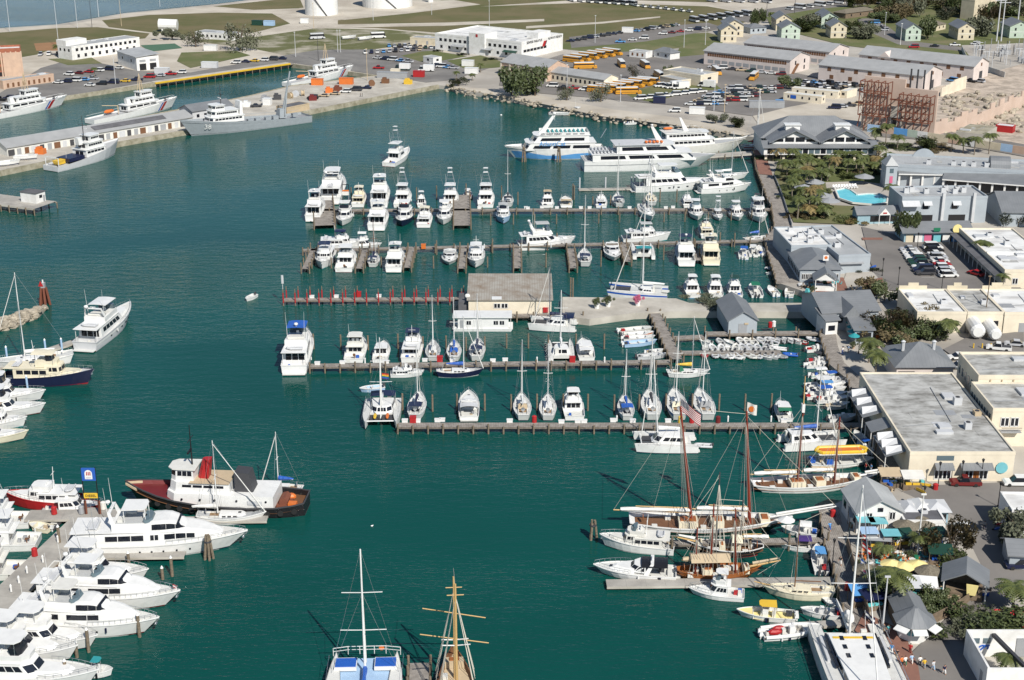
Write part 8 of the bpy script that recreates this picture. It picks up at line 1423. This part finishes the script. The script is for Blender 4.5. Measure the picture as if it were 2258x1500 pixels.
for x,y,h,w,m,lb in((2180,1396,3.2,12,'leaf','big dark green bush behind the roofless building, left part'),(2232,1392,3.4,11,'leaf','big dark green bush behind the roofless building, right part'),(2140,1395,3,6,'leafgrey','grey sprawling bush at the corner of the roofless building'),(2250,1385,3,5,'flowerred','red flowering bush at the right edge'),(2030,1345,3,5,'leaf','bush beside the ticket kiosk'),(1990,1335,2.6,5,'leafdry','brown bush behind the ticket kiosk'),(2050,1330,3.6,5,'leaf','leafy bush in the cafe front'),(2075,1335,2.6,4,'leaf','bush by the turquoise chairs'),(1560,668,1.3,9,'leafgrey','low clipped hedge on the concrete pier'),(1915,598,1.4,5,'leaf','clipped hedge beside the open shop'),(1880,490,2,7,'palmdry','yellowish palm thicket beside the beach bar'),(1860,488,2,6,'palmleaf','green thicket beside the beach bar'),(2060,328,1.6,12,'leafdry','brown roadside planting before the hoarding'),(1990,325,1.6,12,'leaf','green roadside planting before the hoarding'),(965,114,1.5,4,'leaf','round clipped bush at the station wall, left'),(1020,122,1.6,5,'leaf','clipped bush at the station door'),(1085,132,1.5,7,'leaf','clipped bush at the station wall, right'),(1680,350,1.6,6,'leaf','planting between promenade and terminal'),(1720,352,1.6,7,'leaf','planting in front of the terminal'),(1245,200,2,5,'leafgrey','scrubby plant on the shore lot')):shrub(lb,x,y,h,w,m)
for i in range(46):
 x=rng.uniform(1725,1955);y=rng.uniform(372,492)
 if 1815<x and 398<y:continue
 shrub(nth('low shrub','under the palms of the pool garden'),x,y,rng.uniform(1.2,2.4),rng.uniform(3,6),rng.choice(('leaf','leaf','leafdry','palmleaf')),'undergrowth of the pool garden')
 # ================================================================== PEOPLE, LAMPS, FURNITURE
def body_mesh(pose):
 sk={'pel':(0,0,.95),'chest':(.02,0,1.28),'neck':(.03,0,1.47),'head':(.05,0,1.58),'crown':(.05,0,1.68)}
 ed=[('pel','chest'),('chest','neck'),('neck','head'),('head','crown')];rad={'pel':.15,'chest':.17,'neck':.06,'head':.10,'crown':.075}
 for s_,n in((1,'l'),(-1,'r')):
  st=(.2*s_)if pose==1 else .03*s_;sit=pose==2
  sk['hip'+n]=(0,.1*s_,.9);sk['knee'+n]=(.45,.13*s_,.88)if sit else(st*.9+.03,.11*s_,.5);sk['foot'+n]=(.45,.13*s_,.42)if sit else(st*1.3-.02,.11*s_,.08);sk['toe'+n]=(sk['foot'+n][0]+.17,.12*s_,sk['foot'+n][2]-.03)
  sk['sh'+n]=(.02,.19*s_,1.38);sk['el'+n]=(-.03-st*.6,.27*s_,1.12);sk['ha'+n]=(.12-st*.8+(.12 if sit else 0),.27*s_,.90+(.15 if sit else 0))
  ed+=[('pel','hip'+n),('hip'+n,'knee'+n),('knee'+n,'foot'+n),('foot'+n,'toe'+n),('chest','sh'+n),('sh'+n,'el'+n),('el'+n,'ha'+n)]
  rad.update({'hip'+n:.11,'knee'+n:.075,'foot'+n:.055,'toe'+n:.045,'sh'+n:.075,'el'+n:.055,'ha'+n:.04})
 ks=list(sk);me=bpy.data.meshes.new('body');me.from_pydata([sk[k]for k in ks],[(ks.index(a),ks.index(c))for a,c in ed],[]);ob=bpy.data.objects.new('body_source',me);C.objects.link(ob)
 ob.modifiers.new('skin','SKIN');ob.modifiers.new('sub','SUBSURF').levels=1
 for i,k in enumerate(ks):me.skin_vertices[0].data[i].radius=(rad[k],rad[k]);me.skin_vertices[0].data[i].use_root=k=='pel'
 out=bpy.data.meshes.new_from_object(ob.evaluated_get(bpy.context.evaluated_depsgraph_get()));bpy.data.objects.remove(ob)
 for m in('skin','white','navy','hair'):out.materials.append(MATS[m])
 for p in out.polygons:
  c=p.center;p.use_smooth=True;p.material_index=3 if c.z>1.60 or(c.z>1.52 and c.x<.02)else 0 if c.z>1.44 or(abs(c.y)>.2 and c.z<1.16)else 1 if c.z>.97 else 2 if c.z>(.42 if pose!=0 else .14)or pose==2 else 0
 return out
BM=[body_mesh(i)for i in range(3)]
def person(label,px,py,hdg,shirt,legs,pose=0,z=LZ,s=1.05):
 o=bpy.data.objects.new('person',BM[pose]);C.objects.link(o);o.location=P(px,py,z);o.rotation_euler=(0,0,R(hdg));o.scale=(s,s,s)
 for i,m in((1,shirt),(2,legs)):o.material_slots[i].link='OBJECT';o.material_slots[i].material=MATS[m]
 return tag(o,label,'person','people on the waterfront')
for x,y,a,s_,l_,p_,lb in((1965,1443,250,'skyblue','white',1,'person in blue shirt walking on the brick promenade'),(1976,1455,240,'black','tan',1,'person in black walking beside the blue shirt'),(1987,1472,100,'orange','black',1,'person in orange shirt on the brick promenade'),(1995,1471,90,'white','green',1,'person in white top next to the orange shirt'),(2009,1467,80,'palesky','white',1,'person in pale shirt with a bag at the promenade edge'),(2006,1443,60,'red','darkred',0,'person in red by the promenade sign'),(2037,1477,70,'yellow','grey',1,'person in yellow jacket walking on the street'),(2057,1481,100,'lightgrey','palesky',1,'person in grey top and jeans on the street'),(2081,1490,280,'navy','white',1,'person in navy top and white trousers on the street'),(2027,1471,90,'white','charcoal',0,'person in white left of the yellow jacket'),(1958,1401,270,'aqua','white',0,'person in aqua shirt near the palm by the promenade'),(1948,1398,200,'charcoal','tan',0,'person in dark clothes beside the aqua shirt'),(2207,1308,260,'pink','white',1,'person in pink walking on the harbour street'),(1829,1172,80,'skyblue','blue',1,'person in blue walking on the boardwalk below the schooner bow'),(1852,1248,270,'black','white',1,'person in black on the boardwalk by the lamp'),(1908,1040,190,'red','navy',0,'person in red at the boardwalk rail by the excursion boat'),(1920,1042,190,'skyblue','palesky',0,'person in pale blue jeans at the boardwalk rail'),(1958,1050,120,'red','black',0,'person in red top at the warehouse corner'),(1968,1058,60,'white','navy',0,'person in white sitting on the warehouse steps',),(1975,1052,200,'red','grey',0,'second person in red at the warehouse corner'),(1950,1056,250,'tan','charcoal',0,'person in tan near the boardwalk stall'),(1857,782,250,'white','blue',0,'person in white by the upper boardwalk lamp'),(1870,778,200,'palesky','tan',0,'person in pale blue on the upper boardwalk'),(795,214,180,'black','black',0,'left of two people in black at the mole edge'),(799,214,180,'black','charcoal',0,'right of two people in black at the mole edge'),(2170,1170,100,'grey','navy',0,'person in grey on the harbour street by the pickup')):person(lb,x,y,a,s_,l_,p_)
for i in range(26):
 x,y=sorted([(rng.uniform(1990,2085),rng.uniform(1262,1292))for _ in range(1)])[0];sc=rng.choice(('white','red','skyblue','black','tan','yellow','pink'));person('cafe guest in %s top at the umbrella tables'%sc.replace('sky',''),x,y,rng.uniform(0,360),sc,rng.choice(('navy','tan','charcoal','white')),rng.choice((0,0,2)))['group']='crowd of cafe guests'
def umbrella(label,px,py,m,rr=1.7,h=2.6,thatch=False,m2=None):
 r=thing('thatched_parasol' if thatch else 'parasol',label,'parasol',PL(px,py));mk('pole',B().tube((0,0,0),(0,0,h+.3),.06),'woodwall',r);n=10
 for k in range(2 if m2 else 1):
  b=B()
  for i in range(n):
   if m2 and i%2!=k:continue
   a,c=2*math.pi*i/n,2*math.pi*(i+1)/n;b.add([(rr*math.cos(a),rr*math.sin(a),h-.2),(rr*math.cos(c),rr*math.sin(c),h-.2),(0,0,h+(.9 if thatch else .55))],[(0,1,2)])
  mk('canopy',b,(m,m2)[k],r)
for x,y,lb in((1962,1275,'left of three pale yellow cafe parasols'),(1990,1280,'middle of three pale yellow cafe parasols'),(2020,1276,'right of three pale yellow cafe parasols')):umbrella(lb,x,y,'paleyellow')
umbrella('orange and white striped cafe parasol',1932,1288,'orange',m2='white');umbrella('white parasol on the work boat dock at the schooner bow',1732,1176,'white',1.4)
for x,y,lb in((1908,1290,'leftmost thatched parasol beside the orange striped one'),(1955,1300,'thatched parasol in front of the yellow ones'),(1995,1190,'large thatched parasol behind the flag strings'),(2030,1182,'thatched parasol right of the clapboard house'),(1915,1318,'thatched parasol by the boardwalk fence'),(2045,1292,'thatched parasol among the guests')):umbrella(lb,x,y,'thatch',2.2,2.7,True)
for k,(x,y)in enumerate(((1772,432),(1795,420),(1812,450),(1828,462),(1905,408))):umbrella(nth('grey cone-roofed pool shelter','in the pool garden'),x,y,'grey',3.2,2.8,True)
for k,y in enumerate((712,722,732,742,752,762)):umbrella(nth('teal parasol','in the column on the restaurant terrace, counted from the far end').replace(' from left',''),1871+k*2.2,y,'teal',1.3,2.4)
for x,y,m in((1905,1185,'mint'),(1932,1188,'mint'),(1960,1215,'turq'),(1912,1210,'palesky')):r=thing('shade_roof',nth('%s slatted shade roof'%m,'of the waterside bar'),'shade roof',PL(x,y));mk('panel',B().box(-1.4,1.4,-1.2,1.2,3.2,3.3),'turq' if m!='palesky' else m,r);posts(r,'post',[(-1.3,-1.1),(1.3,-1.1),(1.3,1.1),(-1.3,1.1)],0,3.2,.07,'woodwall')
r=thing('flag_bunting_fence','string of small flags on posts around the cafe terrace','bunting',PL(2040,1225));c0=PL(2040,1225)
pts=[(1975,1225),(1995,1195),(2050,1195),(2085,1220),(2065,1240)]
for a,c in zip(pts,pts[1:]):
 A,E=PL(*a)-c0,PL(*c)-c0;mk('post',B().tube(A,A+Vector((0,0,2.4)),.06),'woodwall',r);b=B()
 for i in range(9):p=A.lerp(E,(i+.5)/9);b.poly([(p.x-.22,p.y,2.3),(p.x+.22,p.y,2.3),(p.x,p.y,1.8)])
 mk('pennants',b,'white',r,kind='stuff')
wall_run('weathered board fence of the cafe along the lower boardwalk',[(1866,1205),(1882,1262),(1895,1312),(1915,1372)],2.0,'woodwall',.12,'board_fence','fence');wall_run('curving picket fence between the cafe and the street',[(2165,1300),(2130,1335),(2085,1362),(2050,1380)],1.7,'woodwall',.12,'board_fence','fence');wall_run('long dark rail fence along the upper boardwalk',[(1706,388),(1726,437),(1746,500)],1.0,'grey',.12,'rail_fence','fence');wall_run('dark slatted rail of the harbour restaurant deck',[(1735,528),(1749,572),(1766,622)],1.0,'woodwall',.12,'rail_fence','fence')
for x,y,m,lb in((1893,1210,'red','first red and white flag on the boardwalk fence'),(1901,1238,'red','second red and white flag on the boardwalk fence'),(1898,1275,'blue','blue and white flag on the boardwalk fence'),(1903,1300,'pink','pink flag on the boardwalk fence'),(1908,1392,'navy','navy banner at the end of the boardwalk')):
 r=thing('fence_flag',lb,'flag',PL(x,y));mk('staff',B().tube((0,0,0),(-.3,0,3.4),.04),'white',r);flag(r,'banner',[m,'white',m],1.5,1.0,(-.25,0,2.4),R(-40),droop=.5)
def lamp(label,px,py,h=4.2,m='black',z=LZ):o=mk('street_lamp',B().tube((0,0,0),(0,0,h),.09,.06,6).tube((0,0,0),(0,0,.5),.16),m,loc=P(px,py,z),label=label,cat='street lamp',group='street lamps');mk('lantern',B().tube((0,0,h),(0,0,h+.55),.12,.26,6).tube((0,0,h+.55),(0,0,h+.75),.28,.05,6),m,o)
for x,y,lb in((1835,1250,'black lamp post standing on the lower boardwalk'),(2034,1130,'black lamp post in front of the kiosks'),(2068,1075,'black lamp post at the warehouse front, left'),(2118,1072,'black lamp post at the warehouse front, middle'),(2162,1068,'black lamp post at the warehouse front, right'),(2200,1120,'black lamp post beside the white annex'),(1980,630,'black lamp post at the plaza corner of the car park'),(1945,610,'black lamp post beside the open shop'),(2022,552,'black lamp post behind the parked cars'),(2076,640,'white lamp post at the store parapet'),(1893,780,'black lamp post at the white porch')):lamp(lb,x,y)
for x,y,h,lb in((2046,400,5,'white hooked lamp on the arcade terrace, left'),(2138,410,5,'white hooked lamp on the arcade terrace, right')):lamp(lb,x,y,h,'white')
for x,y,h,m,lb in((1671,300,17,'white','tall white flagpole by the ferry terminal'),(2170,720,12,'woodwall','brown utility pole beside the gas tanks'),(22,70,22,'lightgrey','thin lattice mast at the left coast'),(130,105,26,'lightgrey','tall radio mast behind the white station building'),(171,62,22,'lightgrey','white light mast on the left coast'),(203,60,24,'charcoal','dark light mast on the left coast'),(218,38,22,'lightgrey','white light mast by the sea wall'),(268,58,22,'tan','wooden pole in the far field'),(353,15,12,'lightgrey','small white pole on the coast track'),(692,64,14,'tan','pole right of the scrub field, left'),(823,45,14,'lightgrey','pole in front of the wide tank'),(952,33,12,'lightgrey','pole by the tank road'),(1079,58,14,'lightgrey','pole behind the coast guard station'),(745,116,11,'lightgrey','left of two white poles in the scrub field'),(751,116,11,'lightgrey','right of two white poles in the scrub field'),(652,126,12,'lightgrey','lone white pole by the basin road'),(702,135,12,'charcoal','dark lamp mast by the basin road'),(810,178,14,'tan','tall wooden mast on the mole'),(255,186,16,'lightgrey','white mast on the quay edge'),(1312,95,14,'lightgrey','lamp mast left of the far car park'),(1508,106,14,'lightgrey','lamp mast by the bungalow'),(1555,100,12,'lightgrey','lamp mast beside the pink barracks'),(1250,200,11,'lightgrey','lamp mast on the shore lot'),(1368,225,11,'lightgrey','lamp mast behind the school buses'),(1950,78,12,'lightgrey','lamp mast on the estate lane'),(1985,100,11,'white','white lamp mast at the mint house'),(1690,35,12,'charcoal','dark pole left of the pastel houses'),(1752,30,12,'charcoal','dark pole behind the pastel houses'),(1574,245,11,'lightgrey','lamp mast by the car yard'),(1597,248,11,'tan','wooden pole by the car yard'),(2022,1230,11,'white','white flagpole in the cafe terrace'),(1945,1395,9,'lightgrey','pale mast beside the big palm')):
 o=mk('pole',B().tube((0,0,0),(0,0,h),.16,.09,6),m,loc=PL(x,y),label=lb,cat='pole');mk('pole_head',B().cbox(0,0,h,.8,.2,.25),m,o)
pl=[(1842,420),(1862,416),(1876,420),(1890,430),(1912,428),(1940,428),(1958,436),(1956,448),(1925,452),(1880,448),(1850,438)];w=[P(x,y,LZ+.9)for x,y in pl]
mk('swimming_pool',B().poly(w),'poolwater',label='curved turquoise swimming pool among the palms',cat='swimming pool')
kb=mk('pool_coping',B().path([(p.x,p.y,LZ+.95)for p in w]+[(w[0].x,w[0].y,LZ+.95)],.35),'offwhite',label='pale stone coping around the curved swimming pool',cat='coping')
ln=B().box(-.9,.5,-.3,.3,.3,.42).frus([(.5,-.3,.3),(.62,-.3,.3),(.62,.3,.3),(.5,.3,.3)],[(1.0,-.3,1.0),(1.1,-.3,1.0),(1.1,.3,1.0),(1.0,.3,1.0)]).box(-.8,-.7,-.3,.3,0,.3).box(.3,.4,-.3,.3,0,.3).mesh('sun_lounger');ln.materials.append(MATS['white'])
for i in range(9):mk('sun_lounger',ln,'white',loc=P(1840+i*6,416-i*.3,LZ+.5),rz=R(100),label=nth('white sun lounger','along the far side of the pool'),cat='sun lounger',group='sun loungers at the pool')
for x,y,lb in((1316,680,'white planter tub on the concrete pier, left'),(1341,676,'white planter tub with a shrub on the concrete pier, middle'),(1406,674,'white planter tub with a pink shrub on the concrete pier, right')):o=mk('planter',B().tube((0,0,0),(0,0,1.1),.55,.65,8),'white',loc=PL(x,y),label=lb,cat='planter');c=mk('plant',CM[4],'leaf' if 'pink' not in lb else 'pink',o,loc=(0,0,.8),kind='stuff');c.scale=(1.2,1.2,1.6)
for x,y,m,lb,z in((1836,1140,'red','red bin at the top of the lower boardwalk',LZ),(1868,1302,'red','red box on the lower boardwalk',LZ),(2062,1082,'red','red bin before the cream warehouse',LZ),(1698,722,'red','red drum on the dock below the boat shed',DZ),(1706,720,'white','white pedestal beside the red drum',DZ),(120,1133,'red','red cone at the fuel dock',1.3),(77,1225,'red','red buoy on the left dock',1.3),(180,1132,'grey','grey fuel cabinet beside the fuel sign',1.3),(228,1122,'offwhite','little white fuel hut behind the sign',1.3),(1500,932,'yellow','yellow cabinet at the American flag mast',DZ),(1525,932,'red','red covered cart on the fourth dock',DZ),(1583,932,'darkred','dark red cart at the end sloop',DZ),(1178,931,'red','red post box on the fourth dock',DZ)):
 mk('bin',B().tube((0,0,0),(0,0,1.2),.5,.45,8).tube((0,0,1.2),(0,0,1.4),.5,.2,8),m,loc=P(x,y,z),label=lb,cat='bin')
for i,(x,y)in enumerate(((2190,1142),(2196,1152),(2202,1162),(2198,1172),(2206,1132),(2168,1318),(2174,1305),(2160,1328),(1925,592),(1932,597),(1918,595))):
 r=thing('motor_scooter',nth('parked motor scooter','in the lines by the harbour street and shop'),'scooter',PL(x,y),R(rng.uniform(150,200)),'parked scooters');mk('body',B().frus([(-.7,-.16,.35),(.5,-.16,.35),(.5,.16,.35),(-.7,.16,.35)],[(-.8,-.14,.85),(.1,-.1,.7),(.1,.1,.7),(-.8,.14,.85)]),rng.choice(('blue','black','red','charcoal','yellow')),r);mk('handlebar',B().tube((.5,0,.5),(.4,0,1.1),.05).tube((.4,-.35,1.1),(.4,.35,1.1),.03),'charcoal',r)
 for q in(-.55,.6):mk('wheel',B().tube((q,-.06,.26),(q,.06,.26),.26,None,9),'tire',r)
for i,(x,y)in enumerate(sorted([(1930,1310),(1950,1318),(2000,1300),(2020,1305),(2060,1315),(2085,1325),(2100,1318),(2110,1330),(2075,1300),(1990,1235),(2010,1242),(2040,1235),(1905,1232),(1930,1228),*[(rng.uniform(1905,2090),rng.uniform(1210,1335))for _ in range(34)],(1776,636),(1790,633),(1800,640),(1845,628),(1878,640)])):
 r=thing('cafe_table',nth('cafe table with chairs','on the waterfront terraces'),'table',PL(x,y),rng.uniform(0,3),'cafe tables');m=rng.choice(('aqua','white','woodwall','white','orange','tan'));mk('table_top',B().tube((0,0,.72),(0,0,.78),.55,None,10),m,r);mk('table_leg',B().tube((0,0,0),(0,0,.72),.06),'charcoal',r)
 for k in range(4):a=k*1.57;mk('chair',B().cbox(math.cos(a),math.sin(a),.45,.42,.42,.06).cbox(math.cos(a)*1.2,math.sin(a)*1.2,.72,.08+.34*abs(math.sin(a)),.08+.34*abs(math.cos(a)),.5).tube((math.cos(a),math.sin(a),0),(math.cos(a),math.sin(a),.45),.15,.1,4),m,r)
mk('gull',B().ball((0,0,.1),.22,.12,.12).ball((.2,0,.24),.08,.07,.07),'white',loc=P(820,1161),label='white gull floating in mid harbour',cat='gull')
for x,y,lb in((1105,255,'white mooring buoy in the upper basin'),(1297,698,'white buoy beside the catamaran at the pier')):mk('buoy',B().ball((0,0,.2),.45,.35,.35),'white',loc=P(x,y),label=lb,cat='buoy')
for x,y,k,m,lb in((640,218,'reel','tan','wooden cable reel on the mole, left of two'),(652,214,'reel','lightgrey','pale net heap reel on the mole, right of two'),(668,212,'reel','tan','big coil of hose on the mole'),(585,224,'crate','grey','grey crate beside the naval ship'),(612,220,'crate','charcoal','dark generator on the mole'),(726,205,'crate','orange','orange frame stack on the mole'),(745,202,'crate','rust','rusty tank on the mole'),(820,190,'reel','brown','heap of dark chain on the mole'),(850,184,'crate','brown','brown pallet stack on the mole'),(545,236,'crate','white','white ice box on the mole'),(498,246,'crate','grey','grey pallet behind the naval ship'),(18,362,'boat','white','white boat hull stored on the mole, left of two'),(58,349,'boat','white','white boat hull stored on the mole, right of two'),(90,340,'crate','orange','orange skip on the mole'),(690,222,'crate','darkred','dark red compressor on the mole'),(900,186,'crate','yellow','yellow forklift-sized crate on the mole'),(770,84,'boat','lightgrey','pale hull stored in the scrub field, left'),(806,86,'boat','white','white hull stored in the scrub field, right')):
 if k=='reel':mk('cable_reel',B().tube((-.5,0,1.3),(.5,0,1.3),.9,None,10).tube((-.7,0,1.3),(-.5,0,1.3),1.4,None,12).tube((.5,0,1.3),(.7,0,1.3),1.4,None,12),m,loc=PL(x,y),rz=R(rng.uniform(0,180)),label=lb,cat='cable reel')
 elif k=='boat':r=thing('stored_boat',lb,'boat',P(x,y,LZ+.7),R(rng.uniform(0,30)));Hull(r,8,2.6,.9,1.4,cock=.6,cz=.5);mk('keel_block',B().cbox(0,0,-.4,.5,1.5,.6),'brown',r)
 else:mk('crate',B().box(-1.6,1.6,-1.2,1.2,0,1.9).box(-1.2,.4,-1,1,1.9,2.6),m,loc=PL(x,y),rz=R(rng.uniform(-20,10)),label=lb,cat='crate')
for x,y,m,lb in((1900,1335,'skyblue','blue tarp stall by the boardwalk fence'),(1925,1345,'navy','navy stall roof near the big palm'),(2000,1320,'lightgrey','pale tin roof stall in the middle of the cafe'),(2035,1318,'white','white tin roof stall right of the pale one'),(2060,1208,'darkgreen','green netting shelter below the kiosks'),(1935,1215,'grey','grey awning stall by the mint shades'),(1895,1165,'grey','leaning grey screen roof beside the clapboard house'),(1985,1210,'darkgreen','dark green shelter in the cafe middle'),(2070,1245,'darkgreen','green pergola right of the yellow parasols'),(1960,1072,'tan','little tan souvenir stall before the warehouse corner'),(2010,1078,'offwhite','white display stand before the warehouse')):
 r=thing('market_stall',lb,'stall',PL(x,y),R(rng.uniform(-15,15)));q=[(-1.9,-1.3,2.4),(1.9,-1.3,2.4),(1.9,1.3,2.9),(-1.9,1.3,2.9)];mk('roof',B().frus(q,[(a,b_,c+.1)for a,b_,c in q]),m,r);posts(r,'post',[(-1.8,-1.2),(1.8,-1.2),(1.8,1.2),(-1.8,1.2)],0,2.6,.06,'woodwall');mk('counter',B().box(-1.6,1.6,-.8,.2,0,.95),'woodwall',r);mk('goods',B().cbox(-.7,-.3,1.15,1.0,.5,.4).cbox(.6,-.3,1.1,1.2,.5,.3),rng.choice(('red','yellow','blue','aqua','pink')),r)
for i,(x,y)in enumerate(sorted([(rng.uniform(1895,2100),rng.uniform(1200,1345))for _ in range(46)]+[(rng.uniform(1940,2060),rng.uniform(1062,1100))for _ in range(10)]+[(rng.uniform(1770,1870),rng.uniform(618,650))for _ in range(9)]+[(rng.uniform(1860,1960),rng.uniform(700,770))for _ in range(12)]+[(rng.uniform(2195,2258),rng.uniform(700,735))for _ in range(6)])):
 k=i%4;m=rng.choice(('white','red','aqua','yellow','tan','blue','woodwall','lightgrey','orange','green'));z=R(rng.uniform(0,180));cl=CN.get(m,{'woodwall':'brown'}.get(m,m))
 if k==0:mk('crate',B().box(-.5,.5,-.4,.4,0,.6).box(-.35,.4,-.3,.35,.58,1.05),m,loc=PL(x,y),rz=z,label=nth('%s stack of boxes'%cl,'on the waterfront'),cat='boxes',group='waterfront clutter')
 elif k==1:mk('sign_board',B().frus([(-.4,-.3,0),(.4,-.3,0),(.4,.3,0),(-.4,.3,0)],[(-.4,-.04,1.3),(.4,-.04,1.3),(.4,.04,1.3),(-.4,.04,1.3)]),m,loc=PL(x,y),rz=z,label=nth('%s standing sign board'%cl,'on the waterfront'),cat='sign',group='waterfront clutter')
 elif k==2:o=mk('plant_pot',B().tube((0,0,0),(0,0,.6),.3,.42,8),'wallpeach',loc=PL(x,y),label=nth('terracotta plant pot','on the waterfront'),cat='plant pot',group='waterfront clutter');c=mk('plant',CM[4],'leaf',o,loc=(0,0,.4),kind='stuff');c.scale=(.8,.8,1.1)
 else:mk('bench',B().box(-.9,.9,-.25,.25,.4,.48).box(-.9,.9,.2,.27,.45,.9).box(-.8,-.7,-.2,.2,0,.42).box(.7,.8,-.2,.2,0,.42),m,loc=PL(x,y),rz=z,label=nth('%s bench'%cl,'on the waterfront'),cat='bench',group='waterfront clutter')
b=B()
for i in range(11):
 for x0,x1 in((1986,2020),(2036,2075)):a,c=P(x0+i*4.6,548+i*6.4,LZ+.26),P(x1+i*4.0,546+i*6.6,LZ+.26);d=Vector((0,.07,0));b.poly([a-d,c-d,c+d,a+d])
mk('parking_lines',b,'offwhite',kind='structure')
